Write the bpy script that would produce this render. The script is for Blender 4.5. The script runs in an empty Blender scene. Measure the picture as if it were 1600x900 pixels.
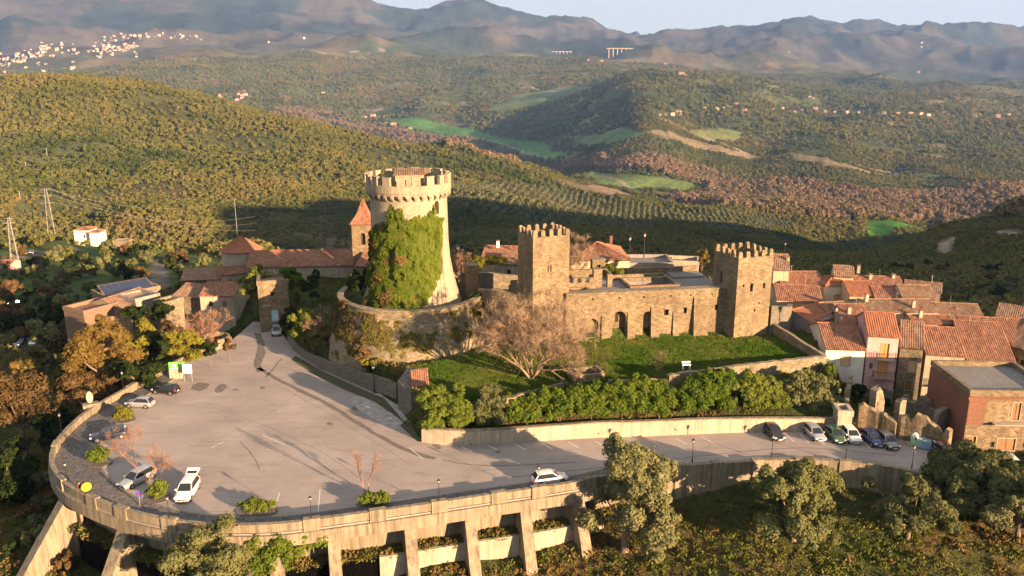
import bpy, bmesh, math, random
import numpy as np
from mathutils import Vector, Matrix

# ------------------------------------------------------------------ scene, camera, light
S = bpy.context.scene
COL = S.collection
random.seed(11)
rng = np.random.default_rng(11)
R = math.radians
FPX, PITCH, CZ = 1330.0, R(14.7), 46.0
cp, sp = math.cos(PITCH), math.sin(PITCH)
cam = bpy.data.objects.new('camera', bpy.data.cameras.new('camera'))
COL.objects.link(cam)
cam.location = (0, 0, CZ)
cam.rotation_euler = (math.pi / 2 - PITCH, 0, 0)
cam.data.sensor_width = 36
cam.data.lens = 36 * FPX / 1600
cam.data.clip_start = 1
cam.data.clip_end = 40000
S.camera = cam
SUN_AZ, SUN_EL = 133, 11.3           # clockwise from +Y (the view direction), degrees
S.view_settings.view_transform = 'Standard'
S.view_settings.look = 'None'
S.view_settings.exposure = 2.42
S.view_settings.gamma = 1
W = bpy.data.worlds.new('World')
S.world = W
W.use_nodes = True
nt = W.node_tree
nt.nodes.clear()
sky = nt.nodes.new('ShaderNodeTexSky')
sky.sky_type = 'NISHITA'
sky.sun_disc = False
sky.sun_elevation = R(SUN_EL)
sky.sun_rotation = R(SUN_AZ)
sky.altitude = 400
sky.air_density = 1.0
sky.dust_density = 1.6
sky.ozone_density = 1.3
bg = nt.nodes.new('ShaderNodeBackground')
bg.inputs[1].default_value = 0.05
wo = nt.nodes.new('ShaderNodeOutputWorld')
# thin high cloud streaks everywhere over the sky
tc = nt.nodes.new('ShaderNodeTexCoord')
mp = nt.nodes.new('ShaderNodeMapping'); mp.inputs['Scale'].default_value = (2.2, 2.2, 26)
nz = nt.nodes.new('ShaderNodeTexNoise'); nz.inputs['Scale'].default_value = 1.7; nz.inputs['Detail'].default_value = 5
cr = nt.nodes.new('ShaderNodeMapRange'); cr.inputs[1].default_value = .38; cr.inputs[2].default_value = .68
cr.inputs[3].default_value = .88; cr.inputs[4].default_value = 1.0
mx = nt.nodes.new('ShaderNodeMix'); mx.data_type = 'RGBA'
mx.inputs['B'].default_value = (3.2, 3.1, 3.0, 1)
L = nt.links.new
L(tc.outputs['Generated'], mp.inputs[0]); L(mp.outputs[0], nz.inputs['Vector']); L(nz.outputs['Fac'], cr.inputs[0])
L(cr.outputs[0], mx.inputs['Factor']); L(sky.outputs[0], mx.inputs['A']); L(mx.outputs['Result'], bg.inputs[0])
L(bg.outputs[0], wo.inputs[0])
sl = bpy.data.lights.new('sun', 'SUN'); sl.energy = 5.0; sl.angle = R(.5); sl.color = (1.0, .64, .36)
sun = bpy.data.objects.new('sun', sl); COL.objects.link(sun)
az, el = R(SUN_AZ), R(SUN_EL)
SD = Vector((math.sin(az) * math.cos(el), math.cos(az) * math.cos(el), math.sin(el)))
sun.rotation_euler = SD.to_track_quat('Z', 'Y').to_euler()
sun.location = (60, -60, 80)

# ------------------------------------------------------------------ where a sight line meets a level or a distance
def ray(px, py):
    u, k = (px - 800) / FPX, (py - 450) / FPX
    return Vector((u, cp - sp * k, -(sp + cp * k)))
def P(px, py, z=0.0):
    d = ray(px, py); t = (CZ - z) / -d.z
    return Vector((d.x * t, d.y * t, z))
def D(px, py, Y):
    d = ray(px, py); t = Y / d.y
    return Vector((d.x * t, Y, CZ + d.z * t))
def proj(p):
    dx, dy, dz = p[0], p[1], p[2] - CZ
    zc = dy * cp - dz * sp; yc = dy * sp + dz * cp
    return 800 + FPX * dx / zc, 450 - FPX * yc / zc

# ------------------------------------------------------------------ objects
def tag(o, label=None, cat=None, group=None, kind=None):
    if label: o['label'] = label
    if cat: o['category'] = cat
    if group: o['group'] = group
    if kind: o['kind'] = kind
    return o
def thing(name, label, cat, loc=(0, 0, 0), rz=0.0, group=None):
    o = bpy.data.objects.new(name, None); COL.objects.link(o)
    o.empty_display_size = .3
    o.location = loc; o.rotation_euler = (0, 0, rz)
    return tag(o, label, cat, group)
def copy_tree(o, parent=None):
    c = o.copy(); COL.objects.link(c)
    if parent: c.parent = parent
    for ch in o.children: copy_tree(ch, c)
    return c
def put(name, me, parent=None, loc=None, rz=None, scale=None):
    o = bpy.data.objects.new(name, me); COL.objects.link(o)
    if parent: o.parent = parent
    if loc is not None: o.location = loc
    if rz is not None: o.rotation_euler = (0, 0, rz)
    if scale is not None: o.scale = scale if hasattr(scale, '__len__') else (scale,) * 3
    return o
class MB:
    def __init__(s): s.v = []; s.f = []; s.m = []
    def add(s, vs, fs, m=0):
        n = len(s.v); s.v += [tuple(v) for v in vs]
        s.f += [tuple(i + n for i in f) for f in fs]; s.m += [m] * len(fs)
        return s
    def box(s, x0, x1, y0, y1, z0, z1, m=0, rot=0, at=(0, 0, 0), top=None):
        """top=(dx,dy): shrink of the upper face on each side"""
        tx, ty = top or (0, 0)
        vs = [(x0, y0, z0), (x1, y0, z0), (x1, y1, z0), (x0, y1, z0),
              (x0 + tx, y0 + ty, z1), (x1 - tx, y0 + ty, z1), (x1 - tx, y1 - ty, z1), (x0 + tx, y1 - ty, z1)]
        c, q = math.cos(rot), math.sin(rot)
        vs = [(x * c - y * q + at[0], x * q + y * c + at[1], z + at[2]) for x, y, z in vs]
        return s.add(vs, [(0, 3, 2, 1), (4, 5, 6, 7), (0, 1, 5, 4), (1, 2, 6, 5), (2, 3, 7, 6), (3, 0, 4, 7)], m)
    def prism(s, poly, z0, z1, m=0, mtop=None):
        """poly CCW; z0/z1 numbers or lists"""
        n = len(poly)
        a = z0 if hasattr(z0, '__len__') else [z0] * n
        b = z1 if hasattr(z1, '__len__') else [z1] * n
        k = len(s.v)
        s.v += [(p[0], p[1], a[i]) for i, p in enumerate(poly)] + [(p[0], p[1], b[i]) for i, p in enumerate(poly)]
        s.f += [tuple(k + n - 1 - i for i in range(n)), tuple(k + n + i for i in range(n))]; s.m += [m, m if mtop is None else mtop]
        for i in range(n):
            j = (i + 1) % n
            s.f.append((k + i, k + j, k + n + j, k + n + i)); s.m.append(m)
        return s
    def tube(s, p0, p1, r0, r1=None, n=6, m=0, cap=True):
        p0, p1 = Vector(p0), Vector(p1); r1 = r0 if r1 is None else r1
        d = (p1 - p0)
        if d.length < 1e-6: return s
        d.normalize(); a = d.orthogonal().normalized(); b = d.cross(a)
        vs = []
        for p, r in ((p0, r0), (p1, r1)):
            for i in range(n):
                t = 2 * math.pi * i / n
                vs.append(p + a * (r * math.cos(t)) + b * (r * math.sin(t)))
        fs = [(i, (i + 1) % n, n + (i + 1) % n, n + i) for i in range(n)]
        if cap: fs += [tuple(range(n - 1, -1, -1)), tuple(range(n, 2 * n))]
        return s.add(vs, fs, m)
    def lathe(s, prof, n=32, c=(0, 0), a0=0, a1=2 * math.pi, m=0, jit=0):
        full = abs(a1 - a0 - 2 * math.pi) < 1e-6
        k = n if full else n + 1; vs = []; fs = []
        for r, z in prof:
            for i in range(k):
                t = a0 + (a1 - a0) * i / n
                rr = r + (random.uniform(-jit, jit) if jit else 0)
                vs.append((c[0] + rr * math.cos(t), c[1] + rr * math.sin(t), z))
        for j in range(len(prof) - 1):
            for i in range(n):
                i2 = (i + 1) % k
                fs.append((j * k + i, j * k + i2, (j + 1) * k + i2, (j + 1) * k + i))
        return s.add(vs, fs, m)
    def mesh(s, name, mats, smooth=False):
        me = bpy.data.meshes.new(name); me.from_pydata(s.v, [], s.f)
        for m in (mats if isinstance(mats, (list, tuple)) else [mats]): me.materials.append(m)
        if any(s.m): me.polygons.foreach_set('material_index', s.m)
        if smooth: me.polygons.foreach_set('use_smooth', [True] * len(s.f))
        me.update(); return me
    def build(s, name, mats, parent=None, smooth=False, **k):
        return put(name, s.mesh(name, mats, smooth), parent, **k)
def np_mesh(name, V, Fc, mat, nper=3, smooth=False):
    me = bpy.data.meshes.new(name)
    V = np.asarray(V, np.float32).reshape(-1, 3); Fc = np.asarray(Fc, np.int32).reshape(-1, nper)
    me.vertices.add(len(V)); me.vertices.foreach_set('co', V.ravel())
    me.loops.add(Fc.size); me.loops.foreach_set('vertex_index', Fc.ravel())
    me.polygons.add(len(Fc)); me.polygons.foreach_set('loop_start', np.arange(0, Fc.size, nper, dtype=np.int32))
    me.polygons.foreach_set('loop_total', np.full(len(Fc), nper, np.int32))
    if smooth: me.polygons.foreach_set('use_smooth', np.ones(len(Fc), bool))
    if mat: me.materials.append(mat)
    me.update(calc_edges=True); return me
def carve(o, cutters):
    """cut openings into o with the boxes/arches of an MB, keep the result as plain mesh"""
    if not cutters.f: return o
    c = cutters.build('cutter', o.data.materials[0])
    c.matrix_world = Matrix.Identity(4)
    if o.parent:
        c.parent = o.parent
    b = o.modifiers.new('b', 'BOOLEAN'); b.object = c; b.operation = 'DIFFERENCE'; b.solver = 'EXACT'; b.use_self = True
    dg = bpy.context.evaluated_depsgraph_get(); dg.update()
    me = bpy.data.meshes.new_from_object(o.evaluated_get(dg))
    o.modifiers.clear(); nm = o.data.name; o.data = me; me.name = nm
    bpy.data.objects.remove(c)
    return o
def arch_pts(w, h, n=7):
    """outline of an arched opening, width w, total height h, springing from z=0"""
    r = w / 2; s = h - r
    return [(-r, 0), (r, 0)] + [(r * math.cos(t), s + r * math.sin(t)) for t in [math.pi * i / n for i in range(n + 1)]]

# ------------------------------------------------------------------ materials
def ramp(nt, fac, cols):
    r = nt.nodes.new('ShaderNodeValToRGB'); e = r.color_ramp.elements
    while len(e) < len(cols): e.new(.5)
    for i, (p, c) in enumerate(cols):
        e[i].position = p; e[i].color = (*c, 1)
    nt.links.new(fac, r.inputs[0]); return r.outputs[0]
def new_mat(name, rough=.85, metal=0):
    m = bpy.data.materials.new(name); m.use_nodes = True
    n = m.node_tree.nodes; b = n['Principled BSDF']
    b.inputs['Roughness'].default_value = rough; b.inputs['Metallic'].default_value = metal
    return m, m.node_tree, b
def pos_node(nt, scale=(1, 1, 1)):
    g = nt.nodes.new('ShaderNodeNewGeometry'); mp = nt.nodes.new('ShaderNodeMapping'); mp.inputs['Scale'].default_value = scale
    nt.links.new(g.outputs['Position'], mp.inputs[0]); return mp.outputs[0]
def noise_n(nt, vec, scale, detail=4, rough=.55):
    n = nt.nodes.new('ShaderNodeTexNoise'); n.inputs['Scale'].default_value = scale; n.inputs['Detail'].default_value = detail
    n.inputs['Roughness'].default_value = rough; nt.links.new(vec, n.inputs['Vector']); return n.outputs['Fac']
def mixc(nt, f, a, b, mode='MIX'):
    m = nt.nodes.new('ShaderNodeMix'); m.data_type = 'RGBA'; m.blend_type = mode
    for k, v in (('Factor', f), ('A', a), ('B', b)):
        if isinstance(v, (int, float)): m.inputs[k].default_value = v
        elif isinstance(v, tuple): m.inputs[k].default_value = (*v, 1)
        else: nt.links.new(v, m.inputs[k])
    return m.outputs['Result']
def maprange(nt, f, a, b, c=0, d=1):
    m = nt.nodes.new('ShaderNodeMapRange')
    for i, v in enumerate((a, b, c, d)): m.inputs[i + 1].default_value = v
    nt.links.new(f, m.inputs[0]); return m.outputs[0]
def bump(nt, b, h, strength=.5, dist=.1):
    n = nt.nodes.new('ShaderNodeBump'); n.inputs['Strength'].default_value = strength; n.inputs['Distance'].default_value = dist
    nt.links.new(h, n.inputs['Height']); nt.links.new(n.outputs[0], b.inputs['Normal'])
def c3(h):  # sRGB hex -> linear
    f = lambda v: (v / 255 / 12.92) if v <= 10 else ((v / 255 + .055) / 1.055) ** 2.4
    return tuple(f(int(h[i:i + 2], 16)) for i in (0, 2, 4))
def plain(name, col, rough=.6, metal=0, var=.15, sc=2.0, bp=0):
    m, nt, b = new_mat(name, rough, metal)
    v = pos_node(nt); n = noise_n(nt, v, sc)
    lo = tuple(c * (1 - var) for c in col); hi = tuple(min(1, c * (1 + var)) for c in col)
    nt.links.new(ramp(nt, n, [(.3, lo), (.7, hi)]), b.inputs['Base Color'])
    if bp: bump(nt, b, noise_n(nt, v, sc * 6), bp, .03)
    return m
def masonry(name, c_lo, c_hi, mortar, sc=2.6, stain=(.10, .09, .07), stain_amt=.55, moss=0.0, zs=1.7, jt=.5):
    """rubble stone: cell tone, pale joints, weather stains and moss in patches of their own"""
    m, nt, b = new_mat(name, .92)
    v = pos_node(nt, (1, 1, zs))
    vo = nt.nodes.new('ShaderNodeTexVoronoi'); vo.inputs['Scale'].default_value = sc; nt.links.new(v, vo.inputs['Vector'])
    sep = nt.nodes.new('ShaderNodeSeparateColor'); nt.links.new(vo.outputs['Color'], sep.inputs[0])
    col = ramp(nt, sep.outputs[0], [(.05, c_lo), (.55, tuple((a + b_) / 2 for a, b_ in zip(c_lo, c_hi))), (.95, c_hi)])
    ve = nt.nodes.new('ShaderNodeTexVoronoi'); ve.feature = 'DISTANCE_TO_EDGE'; ve.inputs['Scale'].default_value = sc
    nt.links.new(v, ve.inputs['Vector'])
    edge = maprange(nt, ve.outputs['Distance'], 0.0, .11, 1, 0)
    mm = nt.nodes.new('ShaderNodeMath'); mm.operation = 'MULTIPLY'; mm.inputs[1].default_value = jt; nt.links.new(edge, mm.inputs[0])
    col = mixc(nt, mm.outputs[0], col, mortar)
    v2 = pos_node(nt, (1, 1, .28)); st = maprange(nt, noise_n(nt, v2, .55, 6, .65), .48, .72, 0, stain_amt)
    col = mixc(nt, st, col, stain)
    big = noise_n(nt, pos_node(nt), .16, 3); col = mixc(nt, maprange(nt, big, .35, .65, 0, .35), col, tuple(c * .62 for c in c_lo))
    if moss: col = mixc(nt, maprange(nt, noise_n(nt, pos_node(nt), .5, 7, .7), .52, .6, 0, moss), col, (.075, .085, .028))
    nt.links.new(col, b.inputs['Base Color'])
    hm = mixc(nt, .45, ve.outputs['Distance'], noise_n(nt, v, 5, 5))
    bump(nt, b, hm, .8, .12)
    return m
def foliage(name, cols, sc=1.2, trans=.25, tint=False, bm=False):
    """leaf colour from a slow noise plus a per-object shift"""
    m = bpy.data.materials.new(name); m.use_nodes = True; nt = m.node_tree; nt.nodes.clear()
    out = nt.nodes.new('ShaderNodeOutputMaterial'); df = nt.nodes.new('ShaderNodeBsdfDiffuse'); tr = nt.nodes.new('ShaderNodeBsdfTranslucent')
    mix = nt.nodes.new('ShaderNodeMixShader'); mix.inputs[0].default_value = trans
    v = pos_node(nt); n = noise_n(nt, v, sc, 5, .7)
    if tint:
        oi = nt.nodes.new('ShaderNodeAttribute'); oi.attribute_type = 'INSTANCER'; oi.attribute_name = 'tint'; rnd = oi.outputs['Fac']
    else:
        oi = nt.nodes.new('ShaderNodeObjectInfo'); rnd = oi.outputs['Random']
    a = nt.nodes.new('ShaderNodeMath'); a.operation = 'MULTIPLY_ADD'; a.inputs[1].default_value = (.62 if tint else .3)
    nt.links.new(rnd, a.inputs[0])
    b_ = nt.nodes.new('ShaderNodeMath'); b_.operation = 'MULTIPLY'; b_.inputs[1].default_value = (.5 if tint else .8)
    nt.links.new(maprange(nt, n, .25, .75), b_.inputs[0]); nt.links.new(b_.outputs[0], a.inputs[2])
    k = len(cols); col = ramp(nt, a.outputs[0], [((i + .3) / k, c) for i, c in enumerate(cols)])
    for q in (df, tr): nt.links.new(col, q.inputs[0])
    if bm:
        bn = nt.nodes.new('ShaderNodeBump'); bn.inputs['Strength'].default_value = .9; bn.inputs['Distance'].default_value = 1.2
        nt.links.new(noise_n(nt, v, 1.3, 4, .7), bn.inputs['Height']); nt.links.new(bn.outputs[0], df.inputs['Normal'])
    nt.links.new(df.outputs[0], mix.inputs[1]); nt.links.new(tr.outputs[0], mix.inputs[2]); nt.links.new(mix.outputs[0], out.inputs[0])
    return m

# ------------------------------------------------------------------ noise in numpy
def _hash(ix, iy, seed):
    h = (ix.astype(np.int64) * 374761393 + iy.astype(np.int64) * 668265263 + seed * 974711) & 0xffffffff
    h = ((h ^ (h >> 13)) * 1274126177) & 0xffffffff
    return ((h ^ (h >> 16)) & 0xffff) / 65535.0
def vnoise(x, y, seed=0):
    ix, iy = np.floor(x), np.floor(y); fx, fy = x - ix, y - iy
    fx = fx * fx * fx * (fx * (fx * 6 - 15) + 10); fy = fy * fy * fy * (fy * (fy * 6 - 15) + 10)
    a, b = _hash(ix, iy, seed), _hash(ix + 1, iy, seed); c, d = _hash(ix, iy + 1, seed), _hash(ix + 1, iy + 1, seed)
    return (a * (1 - fx) + b * fx) * (1 - fy) + (c * (1 - fx) + d * fx) * fy
def fbm(x, y, sc, oct=4, seed=0, gain=.5):
    t = 0; a = 1; n = 0
    c, s = .8, .6
    for i in range(oct):
        t = t + a * (vnoise(x / sc, y / sc, seed + i * 17) - .5) * 2; n += a; a *= gain; sc *= .5
        x, y = x * c - y * s, x * s + y * c
    return t / n
def ridged(x, y, sc, oct=4, seed=0):
    t = 0; a = 1; n = 0; w = 1
    c, s = .8, .6
    for i in range(oct):
        v = 1 - np.abs(vnoise(x / sc, y / sc, seed + i * 31) * 2 - 1); v = v * v * w
        w = np.clip(v * 1.8, 0, 1); t = t + a * v; n += a; a *= .5; sc *= .5
        x, y = x * c - y * s, x * s + y * c
    return t / n
def smooth(t): t = np.clip(t, 0, 1); return t * t * (3 - 2 * t)
def inpoly(x, y, poly):
    r = np.zeros(np.shape(x), bool); n = len(poly)
    for i in range(n):
        x0, y0 = poly[i][0], poly[i][1]; x1, y1 = poly[(i + 1) % n][0], poly[(i + 1) % n][1]
        if y0 == y1: continue
        c = ((y0 > y) != (y1 > y)) & (x < (x1 - x0) * (y - y0) / (y1 - y0) + x0); r ^= c
    return r
def pdist(x, y, poly, closed=True):
    d = np.full(np.shape(x), 1e9); n = len(poly)
    for i in range(n if closed else n - 1):
        ax, ay = poly[i][0], poly[i][1]; bx, by = poly[(i + 1) % n][0], poly[(i + 1) % n][1]
        dx, dy = bx - ax, by - ay; q = dx * dx + dy * dy + 1e-9
        t = np.clip(((x - ax) * dx + (y - ay) * dy) / q, 0, 1)
        d = np.minimum(d, np.hypot(x - ax - t * dx, y - ay - t * dy))
    return d
def sdist(x, y, poly):  # negative inside
    d = pdist(x, y, poly); return np.where(inpoly(x, y, poly), -d, d)

# ------------------------------------------------------------------ terrain: height as a smooth surface through given points
pts = []
def N(px, Y, py=None, z=None):
    p = D(px, py, Y) if py is not None else D(px, 300, Y)
    zz = p.z if z is None else z
    r = math.hypot(p.x, p.y); pts.append((math.atan2(p.x, p.y), r, (zz - CZ) / r))
def NW(x, y, z):
    r = math.hypot(x, y); pts.append((math.atan2(x, y), r, (z - CZ) / r))
# mountains: crest, foot
for px, py, Y in [(-350, -30, 8500), (-150, -40, 8500), (0, -25, 8500), (150, -30, 8500), (300, -20, 8500), (450, -18, 8600), (540, 0, 9000), (600, 4, 9300),
                  (650, 17, 9500), (740, 14, 9500), (800, 21, 9300), (860, 36, 9200), (925, 45, 9000), (965, 60, 8800), (1010, 62, 9000),
                  (1050, 55, 9200), (1110, 58, 9200), (1150, 46, 9200), (1200, 42, 9200), (1255, 30, 9300), (1310, 46, 9400), (1360, 50, 9500),
                  (1440, 48, 9500), (1520, 43, 9500), (1570, 54, 9500), (1620, 50, 9500), (1800, 40, 9500), (1950, 45, 9500)]:
    N(px, Y, py)
for px, py, Y in [(-250, 75, 6300), (0, 88, 6000), (200, 80, 6000), (360, 78, 6000), (500, 68, 6200), (640, 66, 6300), (760, 72, 6200), (880, 85, 6000),
                  (1000, 96, 5800), (1150, 105, 5600), (1300, 108, 5500), (1450, 112, 5500), (1600, 112, 5500), (1800, 112, 5500)]:
    N(px, Y, py)
for px in (-300, 200, 700, 1200, 1800): N(px, 14500, z=100)
for px, py, Y in [(0, 112, 4600), (200, 108, 4700), (350, 100, 4800), (450, 120, 4500), (560, 100, 5000), (640, 78, 5600), (700, 90, 5300), (760, 80, 5500),
                  (620, 140, 4300), (820, 88, 5300), (900, 100, 5000), (560, 165, 4000), (700, 165, 3900), (800, 155, 3700), (850, 172, 3450), (850, 200, 3200), (900, 202, 2950), (950, 175, 2900), (900, 140, 3700),
                  (600, 185, 3700), (700, 200, 3400), (760, 215, 3200), (860, 235, 2950), (330, 140, 3900), (420, 165, 3600),
                  (1020, 137, 2950), (1100, 145, 2950), (1180, 152, 3000), (940, 150, 3100), (700, 128, 4600), (800, 118, 4800), (620, 118, 4700), (1000, 165, 2700), (1100, 175, 2750), (1200, 170, 2900),
                  (900, 180, 3150), (960, 200, 2600), (1130, 208, 2500), (1010, 212, 2330), (1080, 225, 2350), (1180, 243, 2350), (1000, 248, 2150), (1100, 268, 2150),
                  (1300, 180, 3000), (1400, 180, 3050), (1500, 184, 3000), (1600, 188, 3000), (1400, 150, 3900), (1550, 145, 4000), (1500, 125, 4800),
                  (1250, 240, 2300), (1400, 270, 2200), (1300, 215, 2500), (1450, 215, 2600), (1600, 225, 2500), (1600, 290, 2000), (1480, 300, 1950), (1250, 290, 1950),
                  (1000, 285, 1980), (900, 268, 2300), (1395, 350, 1580), (1250, 330, 1650), (1150, 320, 1700), (1500, 338, 1700), (1600, 340, 1700)]:
    N(px, Y, py)
# the long wooded hill on the left: crest, face, and the hollow in front of it
for px, py, Y in [(-300, 140, 1250), (-150, 128, 1300), (0, 124, 1350), (100, 123, 1380), (200, 130, 1400), (300, 154, 1420), (400, 176, 1450), (500, 198, 1480),
                  (600, 218, 1500), (700, 235, 1500), (780, 254, 1500), (860, 278, 1500), (0, 200, 1130), (200, 200, 1180), (400, 230, 1150), (0, 260, 960), (200, 255, 980),
                  (400, 280, 960), (600, 270, 1150), (300, 300, 860), (550, 310, 900), (100, 305, 800), (250, 345, 690), (450, 345, 720), (700, 320, 900), (800, 300, 1150),
                  (0, 310, 760), (-200, 300, 800)]:
    N(px, Y, py)
for px, py, Y in [(1060, 122, 4200), (1200, 128, 4300), (1060, 110, 5000), (1180, 118, 5000), (960, 120, 4300)]: N(px, Y, py)
for px in (0, 200, 400): N(px, 1900, z=-95)
N(600, 1900, z=-190); N(750, 2000, z=-225); N(-250, 2000, z=-80); N(500, 2700, z=-150); N(300, 2700, z=-110)
for px, py, Y in [(0, 385, 390), (100, 375, 420), (140, 384, 400), (220, 385, 390), (300, 395, 370), (400, 385, 450), (0, 430, 290), (120, 425, 290), (250, 420, 280), (330, 410, 300),
                  (0, 480, 215), (90, 480, 210), (0, 520, 180), (-150, 450, 240)]:
    N(px, Y, py)
for px in (0, 150, 300): N(px, 540, z=-92)
N(450, 560, z=-95)
# behind the castle down to the valley
for px, py, Y in [(760, 345, 800), (900, 350, 880), (1000, 360, 880), (1100, 375, 700), (900, 382, 520), (1000, 392, 480), (1000, 330, 1300), (900, 312, 1350), (850, 330, 1050),
                  (1100, 345, 1200), (1180, 355, 1150), (1200, 385, 700), (1280, 380, 820),
                  (1330, 392, 640), (1400, 372, 700), (1470, 352, 760), (1600, 350, 800), (1500, 400, 520), (1400, 415, 480), (1550, 440, 360), (1300, 405, 520), (1600, 470, 290), (1450, 445, 330)]:
    N(px, Y, py)
N(1450, 1050, z=-215); N(1600, 1100, z=-205); N(1330, 1000, z=-210)
# the castle hill, and an unseen ridge added at right for shade (metres)
for q in [(-62, 93, -9), (-66, 104, -10), (-52, 80, -11), (-38, 72, -11), (-20, 75, -10.5), (0, 79, -9), (10, 83, -7.5), (22, 88, -4.5), (36, 90, -3.2), (50, 90, -3.0), (62, 86, -4), (75, 84, -5),
          (-60, 60, -20), (-20, 60, -16), (20, 62, -15), (60, 60, -15), (-40, 40, -30), (0, 40, -27), (40, 40, -26), (0, 12, -40),
          (-52, 117, -8), (-45, 128, -5), (-80, 112, -16), (-105, 130, -22), (-60, 140, -7), (-90, 150, -12), (-79, 158, -5), (-60, 168, -3), (-40, 142, 1), (-46, 158, 1.5), (-110, 170, -16),
          (-42, 174, 3), (-57, 178, 2), (-25, 160, 5), (-16, 132, 7), (-16, 150, 7), (5, 140, 8), (20, 135, 7.5), (34, 138, 7), (5, 158, 5), (25, 165, 3), (45, 160, 2),
          (48, 130, 3), (60, 122, -2), (75, 120, -4), (52, 112, -1.2), (62, 112, -3), (68, 106, -2), (70, 114, -3.5), (88, 130, -3), (65, 150, -1), (95, 160, -7), (85, 105, -2), (70, 100, -.6),
          (0, 190, -4), (-60, 205, -10), (50, 200, -10), (100, 200, -20), (140, 170, -18), (-10, 230, -18), (60, 260, -30), (130, 110, -8), (110, 90, -7),
          (-150, 200, -30), (-30, 300, -50), (-160, 120, -36), (160, 60, -18), (240, 40, -10), (300, 90, 25), (385, 150, 98), (390, 60, 88), (372, 300, 74), (420, 460, 22), (500, 640, -20), (560, 440, 10), (390, -130, 35), (400, -260, -10), (470, 60, 90), (540, 200, 70), (250, 150, -18), (600, -150, -90),  # high points to the right: unseen ridge added to shade the far hillside
          (-200, 60, -60), (0, -60, -70), (-300, 0, -110), (200, -100, -80), (0, -400, -170), (-700, 0, -200), (900, 0, -150), (760, 420, -40), (0, -1500, -230), (-2500, 0, -220), (2500, 0, -200), (2500, 900, -180),
          (0, -6000, -240), (-7000, 0, -150), (7000, 0, -150), (0, -14000, -240), (-13000, 0, 100), (13000, 0, 100), (-13000, 4000, 300), (13000, 4000, 300)]:
    NW(*q)
th, rr, ee = (np.array(a) for a in zip(*pts))
TS = 3.2
def _k(d2): return np.where(d2 > 0, .5 * d2 * np.log(d2 + 1e-12), 0)
cx, cy = th * TS, np.log(rr)
# points straight behind appear on both sides of the seam
bk = np.abs(th) > 2.6
cx = np.concatenate([cx, -cx[bk]]); cy = np.concatenate([cy, cy[bk]]); ee = np.concatenate([ee, ee[bk]])
n = len(cx)
A = np.zeros((n + 3, n + 3))
A[:n, :n] = _k((cx[:, None] - cx[None]) ** 2 + (cy[:, None] - cy[None]) ** 2) + np.eye(n) * 2e-4
A[:n, n] = 1; A[:n, n + 1] = cx; A[:n, n + 2] = cy; A[n, :n] = 1; A[n + 1, :n] = cx; A[n + 2, :n] = cy
wts = np.linalg.solve(A, np.concatenate([ee, [0, 0, 0]]))
TPX, TPY, TPW, TPN = cx, cy, wts, n
PL = lambda l, z=0: [tuple(P(a, b, z)[:2]) for a, b in l]
# plan of the plaza and road (level 0)
OUT_EDGE = [(345, 545), (300, 561), (262, 580), (205, 612), (140, 650), (98, 688), (80, 722), (88, 752), (120, 779), (190, 808), (265, 826), (340, 834), (430, 833), (520, 822), (640, 805), (760, 787), (905, 765),
            (1040, 735), (1140, 727), (1250, 722), (1365, 730), (1450, 745), (1525, 757), (1640, 783)]
IN_EDGE = [(1640, 740), (1560, 726), (1500, 707), (1440, 690), (1300, 674), (1150, 676), (1000, 682), (930, 684), (800, 692), (710, 697), (660, 688), (636, 662), (625, 634), (570, 606),
           (500, 576), (460, 548), (440, 520), (428, 503), (395, 503), (370, 525)]
PLAZA = PL(OUT_EDGE + IN_EDGE)
YARD = PL([(662, 606), (655, 600), (640, 575), (770, 540), (800, 500), (890, 505)], 4.5) + [(2, 121.5), (9, 123.7), (34.4, 127.6), (35, 125.4), (41, 127.4), (47, 129.5)] + PL([(1288, 565), (1045, 600), (740, 620)], 4.5)
BANK = [(a, b + 1.1) for a, b in PL([(1300, 672), (1150, 675), (1000, 681), (930, 683), (800, 691), (720, 696), (668, 690)])][::-1] + PL([(1300, 585), (1045, 600), (740, 622), (664, 612)], 3.5)
TOWER_C = (-16.1, 132.0)
circ = lambda c, r, n=24: [(c[0] + r * math.cos(2 * math.pi * i / n), c[1] + r * math.sin(2 * math.pi * i / n)) for i in range(n)]
CASTLE = [(4, 127), (34, 131), (40, 131), (44, 140), (36, 150), (0, 148), (-4, 132)]
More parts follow.
